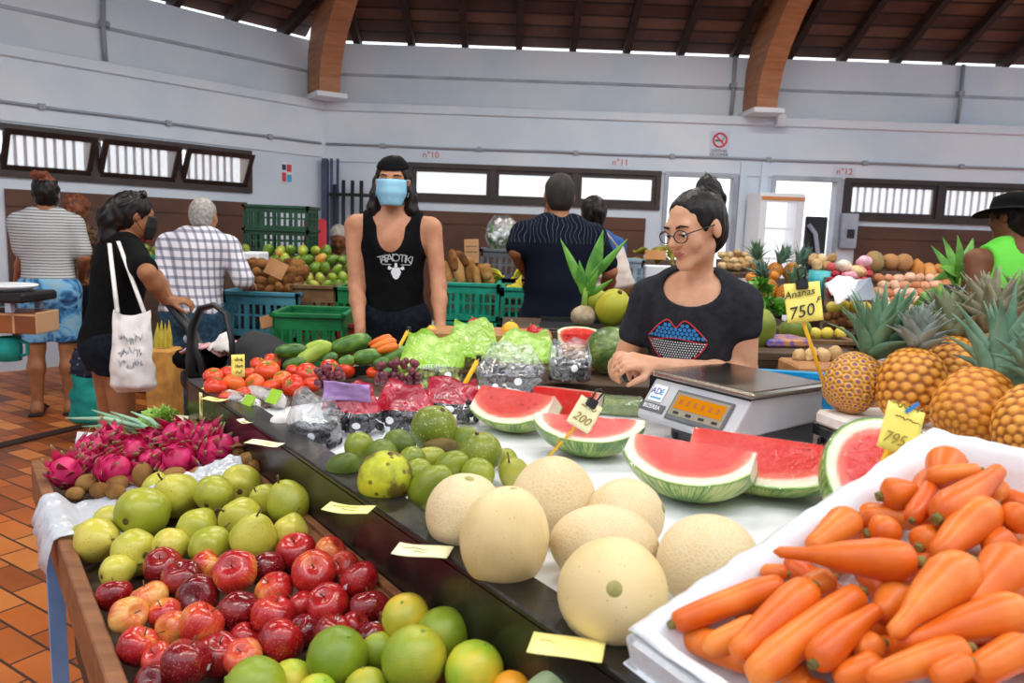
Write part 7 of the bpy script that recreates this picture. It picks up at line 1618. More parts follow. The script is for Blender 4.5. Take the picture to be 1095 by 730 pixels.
tote('tote_bag', tp, .165, .33, mat('canvas_print', 'ece8e4', 'd9d4d0', 9, .5, .6, rough=.85), 'white canvas tote bag with faint grey print hanging from the shoulder', 5, .25, [[(-.05, 0, 0), tuple(rel + Vector((-.015, 0, 0)) * 1.0)], [(.05, 0, 0), tuple(rel + Vector((.02, -.0, .01)))]], art=True)

# ---- old man in checked shirt
g0 = ground(205, 4.45); pp = Person(g0, (.08, 1), 1.53, 'person seen from behind with grey hair, checked short-sleeved shirt and blue jeans', bulk=1.08, sw=.2, lean=14, drop=.03)
pa = {-1: (lw(176, 308, 4.4, pp), lw(182, 345, 4.5, pp), V3(.1, .3, -1), V3(1, 0, 0), .5), 1: (lw(262, 302, 4.48, pp), lw(262, 300, 4.74, pp), V3(-.2, 1, -.2), V3(0, 0, -1), .6)}
pp.body(M['skin_light'], pa, .009, False); pp.shirt(M['plaid'], {-1: (pa[-1][0], .85), 1: (pa[1][0], .9)}, hem=-.04, infl=.026, h=.01); pp.pants(M['jeans'], None, .018, 'jeans')
pp.hair(lambda S: pp.cap_hair(S, .005), M['hair_grey'], .007, rough=.003)
for q in (-1, 1): m = MB(); m.box((q * .115 * pp.k, .05, .03), (.10, .28, .06), bev=.02); obj('shoe', m, M['black_plastic'], pp.root)

# ---- seated man in green sweater
g0 = at_d(365, 250, 7.3); pg = Person((g0.x, g0.y, 0), (.1, -1), 1.72, 'person in green sweatshirt sitting by the wall with head bowed', bulk=1.2, sw=.2, lean=14, head_turn=(0, -28, 0), pelvis=(0, 0, .60), legs={q: (V3(q * .14, .42, .58), V3(q * .14, .40, .09)) for q in (-1, 1)})
ga = {q: (pg.t(q * .27, .10, .20), pg.t(q * .12, .30, .12), V3(-q * .6, .6, -.2), V3(0, 0, -1), .6) for q in (-1, 1)}
pg.body(M['skin_brown'], ga, .010, True, belly=.04); pg.shirt(M['green_sweat'], {q: (ga[q][0], 1 - .001) for q in (-1, 1)}, hem=-.1, infl=.024, belly=.04, name='sweatshirt'); pg.pants(M['denim_dark']); pg.hair(lambda S: pg.cap_hair(S, .003), M['hair_grey'], .008, rough=.002)
for q in (-1, 1): S_ = SDF(.02); S_.cap(pg.shoulder(q).lerp(ga[q][0], .8), ga[q][0], .062, .058); S_.cap(ga[q][0], Vector(ga[q][0]).lerp(Vector(ga[q][1]), .85), .058, .045); pg.add('sleeve', S_, M['green_sweat'], .01)
m = MB(); m.box((0, 0, .225), (.5, .42, .45), bev=.02); o = obj('stool', m, M['brown_crate']); o.location = (g0.x, g0.y + .05, 0); tag(o, 'low box the person in green sits on, hidden behind the mangoes', 'stool')
rc = empty('red_chair', at_d(337, 250, 8.1), label='bright red plastic chair back beside the dark green crates', cat='chair'); rc.location.z = 0; zt_ = at_d(337, 232, 8.1).z
m = MB(); m.box((0, 0, zt_ - .27), (.24, .05, .5), bev=.02); m.box((.0, -.03, zt_ - .3), (.05, .01, .2)); obj('backrest', m, M['red_paint'], rc); m = MB(); m.box((0, -.18, .45), (.4, .4, .04), bev=.015); obj('seat', m, M['red_paint'], rc)
for sx_ in (-.17, .17):
    for sy in (-.34, -.02): m = MB(); m.tube([(sx_, sy, 0), (sx_ * .9, sy * .95, .45)], .018, 8); obj('leg', m, M['red_paint'], rc)

# ---- man in neon green tank top and black hat
g0 = at_d(1088, 290, 3.55); pk = Person((g0.x, g0.y, 0), (-.15, 1), 1.63, 'person seen from behind in neon green tank top and black brimmed hat', bulk=1.1, sw=.2, lean=4, head_turn=(20, -6, 0), drop=.02)
ka = {-1: (lw(1046, 318, 3.5, pk), lw(1040, 328, 3.25, pk), dirw(pk, (.1, -.6, -.6)), dirw(pk, (1, 0, 0)), .6), 1: (pk.t(.27, .02, .2), pk.t(.25, .2, .1), V3(0, 1, 0), V3(0, 0, -1), .5)}
pk.body(M['skin_brown'], ka, .009, False); pk.shirt(M['neon_green'], {}, hem=-.1, infl=.016, neck=(.085, .46, -.02), tank=True, name='tank_top'); pk.pants(M['denim_dark']); pk.hair(lambda S: (pk.cap_hair(S, .010), S.ell(pk.h(0, -.07, -.06), (.055, .04, .05))), M['hair_black'], .007)
m = MB(); hk_ = pk.hk; m.lathe([(0, .135), (.05, .13), (.085, .115), (.098, .075), (.10, .055), (.125, .048), (.165, .03), (.168, .026), (.12, .038), (.095, .04)], 32, fn=lambda v: Vector((v.x * hk_, v.y * hk_ * 1.1, v.z * hk_ + .02 * (v.x / .16) ** 2 - .012)), M=pk.hM @ Matrix.Translation((0, -.015, 0)) ); obj('hat', m, M['shirt_black'], pk.root)
# ---------------------------------------------------------------- pushchair with baby seat
pc0 = at_d(232, 380, 3.38); pu = empty('pushchair', (pc0.x, pc0.y, 0), (0, 0, -.35), 'black pushchair with arched carry handle and hood, blanket inside', 'pushchair')
inv = (Matrix.Translation(pu.location) @ Matrix.Rotation(-.35, 4, 'Z')).inverted()
Q = lambda px_, py_, d: inv @ at_d(px_, py_, d)
m = MB(); m.tube([Q(178, 322, 3.30), Q(200, 350, 3.3), Q(215, 385, 3.3), Q(222, 430, 3.32)], .017, 8); m.tube([Q(182, 322, 3.62), Q(205, 350, 3.6), Q(222, 385, 3.6), Q(232, 430, 3.55)], .017, 8); m.tube([Q(178, 322, 3.30), Q(182, 322, 3.62)], .018, 8); obj('push_handle', m, M['black_plastic'], pu)
m = MB(); arc = [Q(206, 418, 3.14), Q(203, 385, 3.14), Q(206, 350, 3.14), Q(215, 330, 3.14), Q(229, 326, 3.14), Q(242, 336, 3.14), Q(248, 365, 3.14), Q(250, 405, 3.14)]
m.tube(arc, .026, 8, flat=.45); obj('carry_handle', m, M['black_plastic'], pu)
c_ = Q(254, 400, 3.4); m = MB(); m.lathe(sph_prof(16, lambda th: (math.sin(th) ** .8, -math.cos(th))), 28, fn=lambda v: Vector((v.x * .27, v.y * .19, max(v.z, -1) * .13 if v.z < .15 else .02 + v.z * .02)) + c_ + V3(0, 0, -.02)); obj('seat_shell', m, M['black_plastic'], pu)
m = MB()
def hood(u, v): a = PI * u; ph_ = R(8 + 88 * v); r_ = .185; return c_ + V3(.05 + .20 * math.sin(ph_) * math.sin(a) ** .5, -.16 * math.cos(a), .0 + .20 * math.sin(a) * math.cos(ph_ * .75) ** .8)
m.grid(hood, 24, 14); o = obj('hood', m, mat('hood_black', '1b1c1e', '26272a', 12, rough=.75), pu); solid(o, .004)
m = MB(); m.box((-.17, 0, .06), (.2, .26, .08), bev=.03); m.xf(Matrix.Translation(c_)); obj('foot_cover', m, M['shirt_black'], pu)
m = MB(); m.grid(lambda u, v: c_ + V3(-.20 + .22 * u, -.13 + .24 * v, .10 + .03 * math.sin(PI * u) + .02 * nz((u * 5, v * 5, 2))), 16, 16); o = obj('blanket', m, M['floral'], pu); solid(o, .01)
m = MB(); m.grid(lambda u, v: c_ + V3(-.02 + .10 * u, -.16 + .10 * v, .13 + .07 * math.sin(PI * u) * math.sin(PI * v) + .02 * nz((u * 5, v * 5, 4))), 10, 10); o = obj('muslin', m, M['canvas'], pu); solid(o, .006)
m = MB(); m.ball(c_ + V3(-.16, -.12, .16), .02, 12, 8); obj('toy_ball', m, M['trim_grey'], pu)
for sx_ in (-.22, .24):
    for sy in (-.2, .2):
        m = MB(); m.tube([(sx_, sy + .018 * 0, .1) , (sx_, sy, .1)] if False else [(sx_ + .1 * math.cos(2 * PI * i / 20), sy, .105 + .1 * math.sin(2 * PI * i / 20)) for i in range(20)], .018, 8, closed=True)
        for i in range(6): m.tube([(sx_, sy, .105), (sx_ + .1 * math.cos(i * PI / 3), sy, .105 + .1 * math.sin(i * PI / 3))], .006, 5)
        obj('wheel', m, M['black_plastic'], pu)
        m = MB(); m.tube([(sx_, sy, .105), (c_.x * .3, sy * .8, c_.z - .1)], .014, 8); obj('frame_tube', m, M['black_metal'], pu)
m = MB(); m.box((0, 0, .25), (.42, .36, .16), bev=.03); obj('basket', m, mat('navy_basket', '16233b', '1f2f4d', 12, rough=.8), pu)
# ---------------------------------------------------------------- the stalls beyond
def bench(corners, label, m_='dark_board', th=.035):
    """slanted display board on legs; corners near-left, near-right, far-right, far-left"""
    c = [Vector(q) for q in corners]; o0 = sum(c, Vector()) / 4; e = empty('display_bench', (o0.x, o0.y, 0), label=label, cat='display bench'); L = [q - e.location for q in c]
    m = MB(); dn = Vector((0, 0, -th)); m.add(L + [q + dn for q in L], [(0, 1, 2, 3), (7, 6, 5, 4), (0, 4, 5, 1), (1, 5, 6, 2), (2, 6, 7, 3), (3, 7, 4, 0)]); obj('board', m, M[m_], e)
    for q in L:
        v = q * .94; h = q.z - th - .004; p = MB(); p.box((v.x, v.y, h * .5 * .97), (.045, .045, h * .97)); obj('leg', p, M[m_], e)
    return e
def heap(kind, rect, yn, yf, rpx, label, group, cat, bl=None, tilt=.8, keep=None, sj=.12, board='dark_board', squash=1.45):
    x0, y0, x1, y1 = rect; kd = K[kind]; n = 0; row = 0; y = y0 + rpx; out = []
    while y <= y1 - rpx * .6:
        Y = yf + (yn - yf) * (y - y0) / max(1, (y1 - y0)); x = x0 + rpx * (1 + (row % 2))
        while x <= x1 - rpx * .5:
            if keep is None or keep(x, y):
                xx, yy = x + random.uniform(-.2, .2) * rpx, y + random.uniform(-.2, .2) * rpx; p = at_y(xx, yy, Y); r = rpx * depth_of(p) / FPX * random.uniform(1 - sj, 1 + sj); o = kd.new(); put(o, p, rand_rot(tilt), r / kd.R); tag(o, label, cat, group); out.append(o); n += 1
            x += rpx * 1.95
        y += rpx * squash; row += 1
    R_ = rpx * yn / FPX
    if bl:
        dz = Vector((0, 0, -R_ * 1.12)); bench([at_y(x0 - rpx * .5, y1, yn) + dz, at_y(x1 + rpx * .5, y1, yn) + dz, at_y(x1 + rpx * .5, y0 + rpx, yf) + dz, at_y(x0 - rpx * .5, y0 + rpx, yf) + dz], bl, board)
    return out
def simple(name, el, mkey, amp=.08, seeds=(1, 2), seg=14, stem=None, prof=None, r=.04):
    return Kind([make_fruit(name, sph_prof(12, prof or (lambda th: (math.sin(th), -math.cos(th) * el))), M[mkey], r, noisefn(amp, 1.3, s), seg, stem=stem) for s in seeds], r)
K['taro'] = simple('taro_root', 1.5, 'taro', .22, stem=([(0, 0, 1.4), (.06, 0, 1.75)], [.2, .1], M['taro'])); K['orange'] = simple('orange', 1, 'orange_fruit', .02); K['lemon'] = simple('lemon', 1.15, 'lemon', .03); K['lychee'] = simple('lychee', 1.05, 'rambutan', .05); K['root'] = simple('pink_root', 1.25, 'pink_onion', .15); K['pumpkin'] = simple('pumpkin', .8, 'pumpkin', .06, stem=([(0, 0, .7), (.05, 0, .95)], [.12, .1], M['stem_brown'])); K['sweet_potato'] = simple('sweet_potato', 2.0, 'sweet_potato', .2); K['potato'] = simple('potato', 1.2, 'taro', .12); K['ginger'] = simple('ginger_root', 1.3, 'ginger', .3); K['greenfruit'] = simple('green_fruit', 1.05, 'avocado', .05)
def banana_bunch(name, m_, n, seed, L=.16):
    rr = random.Random(seed); e = None; m = MB()
    for k in range(n):
        a = (k - (n - 1) / 2) * .32; b = .5 + .25 * (k % 2); pts = []
        for i in range(7):
            s = i / 6; pts.append(V3(math.sin(a) * L * s * .8 + .008 * (k % 2), -L * s * .9 * math.cos(a * .6), .05 * math.sin(PI * s * .8) - .04 * s * b))
        m.tube(pts, [.008, .016, .018, .018, .017, .013, .005], 8)
    m.tube([V3(0, .03, .01), V3(0, -.01, .0)], [.012, .014], 6); return obj(name, m, m_)
K['banana'] = Kind([banana_bunch('banana_bunch', M['banana'], 5, 1), banana_bunch('banana_bunch', M['banana'], 4, 2)], .07); K['plantain'] = Kind([banana_bunch('plantain_bunch', M['banana_green'], 5, 3)], .07)
def pxcrate(rect, Y, dep, m_, label, rz=0, name='crate', group=None):
    x0, y0, x1, y1 = rect; a, b = at_y(x0, y1, Y), at_y(x1, y0, Y); w = abs(b.x - a.x); h = b.z - a.z; c = Vector(((a.x + b.x) / 2, Y + dep / 2, (a.z + at_y((x0 + x1) / 2, y1, Y).z) / 2)); return crate(name, c, (w, dep, max(h, .08)), rz, m_, label, group=group)
def block(name, lo, hi, m_, label, cat, bev=.01, rz=0):
    c = ((lo[0] + hi[0]) / 2, (lo[1] + hi[1]) / 2, lo[2]); m = MB(); d = [hi[i] - lo[i] for i in range(3)]; m.box((0, 0, d[2] / 2), d, bev=bev); o = obj(name, m, m_); o.location = c; o.rotation_euler = (0, 0, rz); return tag(o, label, cat)
def table(name, x0, x1, y0, y1, z, label, m_='dark_board'):
    e = empty(name, ((x0 + x1) / 2, (y0 + y1) / 2, 0), label=label, cat='table'); m = MB(); m.box((0, 0, z - .02), (x1 - x0, y1 - y0, .04), bev=.004); obj('table_top', m, M[m_], e)
    for sx_ in (-1, 1):
        for sy in (-1, 1): p = MB(); p.box((sx_ * ((x1 - x0) / 2 - .05), sy * ((y1 - y0) / 2 - .05), (z - .04) / 2), (.05, .05, z - .04)); obj('leg', p, M[m_], e)
    return e
# side table that carries the produce behind the main counter
table('side_table', -.62, .66, 2.80, 3.30, TZ, 'low dark table behind the main counter, under the whole watermelon')
block('cardboard_box', (-.36, 3.02, TZ + .001), (.16, 3.22, TZ + .15), M['card_brown'], 'cardboard box hidden behind the green bags, peppers on top', 'box')
block('cardboard_box', (.2, 3.05, TZ + .001), (.36, 3.25, TZ + .10), M['card_brown'], 'small cardboard box under the wrapped watermelon slice', 'box')
table('back_counter', -.05, 1.0, 3.34, 3.85, .925, 'dark counter behind the woman in glasses carrying the coconuts')
# coconuts and the sprouting one
ck = K['coconut'] = simple('coconut', 1.12, 'coconut', .05, (1, 2, 3), 20, stem=([(0, 0, 1.08), (.02, 0, 1.2)], [.16, .1], M['stem_brown']))
for (x, y, r, d, e, lb) in ((655, 329, 19, 3.5, (.5, .3, 0), 'big yellow-green coconut in the middle, next to the sprouting coconut'), (682, 335, 15, 3.45, (.3, -.4, 1), 'green coconut partly behind the shoulder of the woman in glasses'), (640, 322, 11, 3.7, (.2, .2, 2), 'small green coconut peeking out behind the big yellow-green one')):
    o = ck.new(); p = at_d(x, y, d); put(o, p, e, r * d / FPX / .04); tag(o, lb, 'coconut')
p = at_d(624, 338, 3.5); sp = empty('sprouting_coconut', p, label='pale husked coconut with tall green sprout, left of the big yellow-green coconut', cat='coconut'); m = MB(); m.ball((0, 0, 0), (.058, .055, .05), 18, 12); m.v = [tuple(Vector(v) * (1 + .08 * nz(v, 30))) for v in m.v]; obj('husk', m, M['coconut_husk'], sp)
def blade(mb, base, d, L, w, droop=.3, up=(0, 0, 1), n=10, fold=.25, roll=0):
    base, d = Vector(base), Vector(d).normalized(); up = Vector(up); side = d.cross(up); side = side.normalized() if side.length > 1e-4 else V3(1, 0, 0); side = (Matrix.Rotation(roll, 3, d) @ side); vs = []
    for i in range(n + 1):
        s = i / n; p = base + d * L * s - up * (droop * L * s * s); ww = w * math.sin(PI * min(1, .08 + .92 * s) ** .75) if s < 1 else .0005; nrm = side.cross(d); vs += [p - side * ww + nrm * ww * fold, p, p + side * ww + nrm * ww * fold]
    mb.add(vs, [(3 * i + j, 3 * i + j + 1, 3 * i + j + 4, 3 * i + j + 3) for i in range(n) for j in (0, 1)], 0, True)
def tip(px_, py_, d): return at_d(px_, py_, d) - p
m = MB(); m.tube([V3(0, 0, .03), tip(626, 312, 3.48), tip(628, 296, 3.48)], [.016, .013, .008], 8); obj('stem', m, M['leaf_light'], sp)
for a, b, w in (((625, 312), (600, 255), .022), ((628, 310), (646, 245), .034), ((628, 302), (672, 255), .02), ((624, 315), (620, 278), .022), ((628, 316), (640, 288), .018), ((630, 316), (656, 298), .013)):
    q = MB(); s0, s1 = tip(*a, 3.48), tip(*b, 3.44); blade(q, s0, s1 - s0, (s1 - s0).length, w, .06, (.1, -1, .1), fold=.3); o = obj('leaf', q, M['leaf'], sp); solid(o, .001)

# left middle: mangoes, taro, crates
heap('mango', (280, 262, 388, 312), 5.0, 6.0, 6.4, 'green mango heaped between the dark green crates and the man in the mask', 'green mangoes in the big heap', 'mango', 'slanted board under the green mangoes', keep=lambda x, y: y > 262 + max(0, (x - 330)) * .25)
heap('taro', (262, 276, 332, 316), 4.85, 5.5, 6.4, 'hairy brown taro root in front of the man in the checked shirt', 'taro roots in the blue crate', 'taro', 'slanted board under the taro roots', tilt=1.5)
pxcrate((240, 314, 318, 362), 4.78, .38, M['blue_crate'], 'blue-grey crate under the brown taro roots', 0)
pxcrate((312, 306, 357, 372), 4.86, .34, M['brown_crate'], 'brown slatted crate under the mangoes, beside the blue-grey crate', .05)
pxcrate((359, 308, 402, 372), 4.86, .34, M['green_crate'], 'green crate under the mangoes, nearest the bare arm of the man in the mask', 0)
pxcrate((290, 337, 364, 400), 4.2, .42, M['green_crate'], 'bright green empty crate in front of the brown slatted crate', .06)
pxcrate((358, 347, 396, 400), 4.4, .36, M['red_crate'], 'reddish crate low beside the bright green empty crate', 0)
def stand(rect, Y, dep, label):
    x0, y1, x1 = rect; a = at_y(x0, y1, Y); b = at_y(x1, y1, Y); z = min(a.z, b.z) - .006; block('crate_stand', (a.x - .02, Y, 0), (b.x + .02, Y + dep, z), M['dark_board'], label, 'stand')
stand((240, 364, 400), 4.76, .5, 'dark wooden stand under the row of crates below the mangoes'); stand((290, 402, 396), 4.2, .5, 'low dark stand under the bright green empty crate')
w_ = at_y(410 / 4.56 + 240, 0, 1)
o = block('cardboard_piece', at_y(290, 292, 5.0) - V3(.06, 0, .02), at_y(290, 292, 5.0) + V3(.07, .012, .09), M['card_brown'], 'torn brown cardboard sign stuck in the taro roots', 'sign', .002); o.rotation_euler = (-.3, .4, 0)
o = block('cardboard_piece', at_y(289, 346, 4.3) - V3(.05, 0, .02), at_y(289, 346, 4.3) + V3(.05, .012, .05), M['card_brown'], 'scrap of brown cardboard on the edge of the bright green crate', 'sign', .002); o.rotation_euler = (-.2, -.3, 0)
x0 = at_y(262, 268, 6.4); 
for k, (ya, yb, lb) in enumerate(((246, 270, 'lower dark green crate behind the mangoes, next to the red chair'), (221, 246, 'upper dark green crate stacked behind the mangoes'))): pxcrate((261, ya, 329, yb), 6.3, .34, M['dark_green_crate'], lb)
stand((258, 271, 332), 6.28, .38, 'dark stand carrying the two dark green crates')
o = block('foam_box', at_y(252, 286, 5.6), at_y(276, 270, 5.6) + V3(0, .25, 0), M['styrofoam'], 'white foam box beside the elbow of the man in the checked shirt', 'box'); p0 = at_y(264, 286, 5.6); block('box_stand', (p0.x - .16, 5.58, 0), (p0.x + .16, 5.86, p0.z - .03), M['dark_board'], 'dark stand under the white foam box', 'stand')
for k, (x, y, lb) in enumerate(((252, 266, 'yellow-green fruit lying on the white foam box, nearest the checked shirt'), (262, 266, 'yellow-green fruit lying on the white foam box, nearest the dark green crates'))): o = K['greenfruit'].new(); put(o, at_y(x, y, 5.7), rand_rot(), 5 * 5.7 / FPX / .04); tag(o, lb, 'fruit')
# produce glimpsed between the shoppers on the left
heap('greenfruit', (143, 262, 170, 276), 5.9, 6.2, 4.5, 'green fruit glimpsed between the two shoppers by the pushchair', 'green fruit between the shoppers', 'fruit'); heap('lychee', (148, 250, 168, 262), 6.1, 6.3, 4.5, 'red fruit glimpsed between the two shoppers by the pushchair', 'red fruit between the shoppers', 'fruit'); pxcrate((136, 274, 176, 300), 5.85, .4, M['teal_crate'], 'teal crate of green fruit glimpsed between the two shoppers'); stand((136, 301, 176), 5.85, .45, 'dark stand under the teal crate between the two shoppers')
# bags and carton on the floor by the shoppers
g_ = at_z(95, 428, 0); 
o = tote('shopping_bag', (at_y(96, 374, 4.6).x, 4.6, at_y(96, 374, 4.6).z), .24, .17, M['dotted_navy'], 'dark navy bag with pale dots on the teal bag between the two shoppers', 7); o = tote('shopping_bag', (at_y(97, 402, 4.58).x, 4.58, at_y(97, 402, 4.58).z), .26, .30, M['teal_cloth'], 'bright teal cloth bag standing on the floor between the two shoppers', 8, d=.16)
cb = at_y(176, 400, 4.1); e = empty('carton', (cb.x, 4.1, 0), label='printed orange carton with yellow leaves sticking out, below the pushchair handle', cat='carton'); zt_ = at_y(176, 372, 4.1).z; m = MB(); m.box((0, 0, zt_ / 2), (.14, .16, zt_), bev=.01); obj('carton_body', m, mat('carton_print', 'b07a3c', 'd9a04c', 9, .4, .6, rough=.7), e)
for k in range(4): q = MB(); t0 = V3(-.04 + .025 * k, 0, zt_ - .02); t1 = at_y(168 + 4 * k, 345 - 3 * (k % 2), 4.1) - e.location; blade(q, t0, t1 - t0, (t1 - t0).length, .016, .05, (0, -1, 0)); o = obj('leaf', q, mat('yellow_leaf', 'b9a832', 'd6c64a', 12, rough=.5), e); solid(o, .001)
# tiled counter at the left edge
ta, tb = at_y(-60, 350, 3.9), at_y(39, 346, 3.9); e = empty('tiled_counter', ((ta.x + tb.x) / 2, 4.2, 0), label='brown tiled counter end at the left edge of the photo beside the striped T-shirt', cat='counter'); t = NT('brown_tile'); br = t.n('ShaderNodeTexBrick', Scale=1.0, Color1=lin('9c5a30'), Color2=lin('5a2a18'), Mortar=lin('c9a27a')); br.inputs['Brick Width'].default_value = .12; br.inputs['Row Height'].default_value = .12; br.inputs['Mortar Size'].default_value = .006; br.offset = 0
mp = t.n('ShaderNodeMapping', Rotation=(R(90), 0, 0)); t.l(t.coord('Object', False), mp.inputs[0]); t.l(mp.outputs[0], br.inputs['Vector']); M['brown_tile'] = t.set(br.outputs['Color'], .35); L_ = tb.x - ta.x; zt_, zb_ = at_y(20, 334, 3.9).z, at_y(20, 357, 3.9).z
m = MB(); m.box((0, -.2, (zt_ + zb_) / 2), (L_, .2, zt_ - zb_), bev=.004); obj('tiled_edge', m, M['brown_tile'], e); m = MB(); m.box((-.16, -.2, zb_ / 2), (L_ - .4, .16, zb_)); obj('base', m, M['brown_tile'], e)
sb = empty('counter_scale', (tb.x - .2, 4.0, zt_ + .001), label='black scale with pale pan on the tiled counter at the left edge', cat='scale'); m = MB(); m.box((0, 0, .075), (.34, .3, .05), bev=.012); obj('scale_body', m, M['black_plastic'], sb); [obj('foot', MB().box((fx_, fy_, .025), (.03, .03, .05)), M['trim_grey'], sb) for fx_ in (.08, -.12) for fy_ in (-.12, .12)]; m = MB(); m.lathe([(0, .10), (.09, .10), (.13, .12), (.14, .13), (.13, .135), (0, .115)], 24); obj('pan', m, M['styrofoam'], sb)
gb = at_y(11, 385, 4.0); gt = at_y(11, 360, 4.0); e = empty('watering_jug', (gb.x, 4.0, gb.z), label='teal plastic jug with handle hanging under the tiled counter', cat='jug'); h_ = gt.z - gb.z; m = MB(); m.lathe([(0, 0), (.055, 0), (.06, h_ * .5), (.055, h_), (.05, h_), (.055, h_ * .5), (.048, .01), (0, .01)], 20); obj('jug_body', m, M['teal_cloth'], e); m = MB(); m.tube([V3(.055, 0, h_ * .85), V3(.095, 0, h_ * .75), V3(.095, 0, h_ * .3), V3(.056, 0, h_ * .2)], .01, 6); obj('handle', m, M['teal_cloth'], e); e.location.x -= 0

# middle back: cassava, bananas, flowers
for k, (a, b, r, mk) in enumerate((((482, 305), (474, 278), 5, 'cassava'), ((494, 306), (487, 272), 6.5, 'cassava'), ((505, 306), (502, 275), 6, 'cassava'), ((512, 306), (508, 284), 4.5, 'cassava'), ((527, 306), (512, 282), 6.5, 'cassava'), ((519, 306), (510, 290), 4.5, 'cassava'), ((487, 290), (483, 266), 5, 'taro'), ((500, 284), (488, 268), 5, 'taro'), ((478, 300), (470, 285), 5, 'cassava'), ((522, 300), (520, 281), 5.5, 'cassava'))):
    lbs = ['slim light brown cassava root leaning beside the arm of the man in the mask', 'thick light brown cassava root, second from the man in the mask', 'upright light brown cassava root in the middle of the teal crate', 'short cassava root between the upright one and the slanting ones', 'thick slanting cassava root nearest the bananas', 'thin slanting cassava root under the thick one', 'dark brown root at the very top of the cassava pile', 'dark brown root lying across the top of the cassava pile', 'stubby cassava root half hidden by the arm of the man in the mask', 'cassava root end at the back beside the brown cardboard sign']
    tag(longveg('cassava_root', (a, b), r, mk, dep=5.3 + .03 * (k % 3), taper=(.7, 1, 1, .6), bend=.04), lbs[k], 'cassava', 'cassava roots in the teal crate')
pxcrate((466, 304, 533, 345), 5.15, .4, M['teal_crate'], 'teal-green crate holding the upright cassava roots'); pxcrate((466, 346, 533, 388), 5.15, .4, M['teal_crate'], 'lower teal-green crate under the one with cassava roots'); pxcrate((536, 309, 590, 348), 5.15, .4, M['teal_crate'], 'teal crate under the yellow bananas beside the navy shirt'); stand((462, 390, 592), 5.13, .5, 'dark stand under the teal-green crates'); stand((534, 349, 592), 5.16, .42, 'block lifting the teal crate of bananas')
heap('banana', (530, 289, 585, 312), 5.2, 5.5, 7, 'yellow banana bunch between the cassava roots and the navy shirt', 'yellow bananas in the teal crate', 'bananas', 'slanted board under the yellow bananas', tilt=.6)
p0, p1 = at_y(497, 281, 5.5), at_y(513, 256, 5.5); o = block('cardboard_sign', (p0.x, 5.5, p0.z), (p1.x, 5.512, p1.z), mat('card_tan', 'b98a5e', 'c79a6e', 8, rough=.8), 'tan cardboard sign standing behind the cassava roots', 'sign', .002); o.rotation_euler = (0, R(-3), 0); sqm = MB(); squiggle(sqm, 0, .12, .08, .01, 5, .002, 2); squiggle(sqm, 0, .08, .08, .01, 5, .002, 5); sqm.xf(Matrix.Translation((0, -.008, 0)) @ Matrix.Rotation(PI / 2, 4, 'X')); obj('handwriting', sqm, M['stem_brown'], o)
gb_ = pxcrate((514, 268, 575, 300), 6.0, .4, M['grey_crate'], 'grey mesh basket behind the bananas, under the wrapped flowers'); stand((512, 301, 577), 6.0, .45, 'dark stand under the grey mesh basket')
fp = at_y(537, 268, 6.1); e = empty('flower_bouquet', fp, label='white flowers wrapped in clear plastic on the grey mesh basket', cat='flowers'); s_ = 6.1 / FPX
for k in range(16):
    rr = random.Random(k); q = MB(); c = V3((rr.random() - .5) * 32 * s_, (rr.random() - .5) * .16, (6 + rr.random() * 16) * s_); q.ball(c, 3.4 * s_, 10, 7); obj('flower', q, M['styrofoam'], e)
q = MB(); rr = random.Random(4)
for k in range(60): c = V3((rr.random() - .5) * 30 * s_, (rr.random() - .5) * .16, (1 + rr.random() * 22) * s_); blade(q, c, V3(rr.random() - .5, rr.random() - .5, rr.random()), .07, .014, .2, n=4)
obj('foliage', q, M['leaf'], e); q = MB(); q.lathe([(.0, 0), (14 * s_, 1 * s_), (19 * s_, 14 * s_), (16 * s_, 28 * s_), (9 * s_, 36 * s_), (0.0, 36.5 * s_)], 24, fn=lambda v: Vector((v.x, v.y * .7, v.z)) * (1 + .1 * nz(v, 14))); obj('plastic_wrap', q, M['clear_film'], e)
# back right of centre: plantains, bin, box
heap('plantain', (655, 261, 725, 287), 6.2, 6.8, 8, 'dull yellow-green plantain bunch on the far table behind the coconuts', 'plantains on the far table', 'plantains', 'slanted board under the plantains', tilt=.6); p0, p1 = at_y(689, 277, 6.15), at_y(712, 268, 6.15); block('cardboard_sign', (p0.x, 6.13, p0.z), (p1.x, 6.145, p1.z), mat('card_orange', 'c98a54', 'd59a66', 8, rough=.8), 'small orange-brown sign among the plantains', 'sign', .002); p0, p1 = at_y(688, 300, 6.05), at_y(718, 284, 6.05); block('white_box', (p0.x, 6.02, p0.z), (p1.x, 6.1, p1.z), M['white_paint'], 'small white box below the orange-brown sign', 'box')
pxcrate((655, 278, 688, 312), 5.9, .35, mat('bin_blue', '7f95a8', '93a8b8', 9, rough=.5), 'pale blue-grey bin below the plantains', name='crate'); heap('taro', (655, 302, 700, 322), 4.6, 5.0, 6, 'dark brown root heaped behind the coconuts', 'brown roots behind the coconuts', 'roots', 'slanted board under the brown roots behind the coconuts', tilt=1.5); stand((652, 313, 686), 5.88, .42, 'dark stand under the pale blue-grey bin'); stand((688, 301, 722), 6.0, .3, 'dark stand under the small white box')
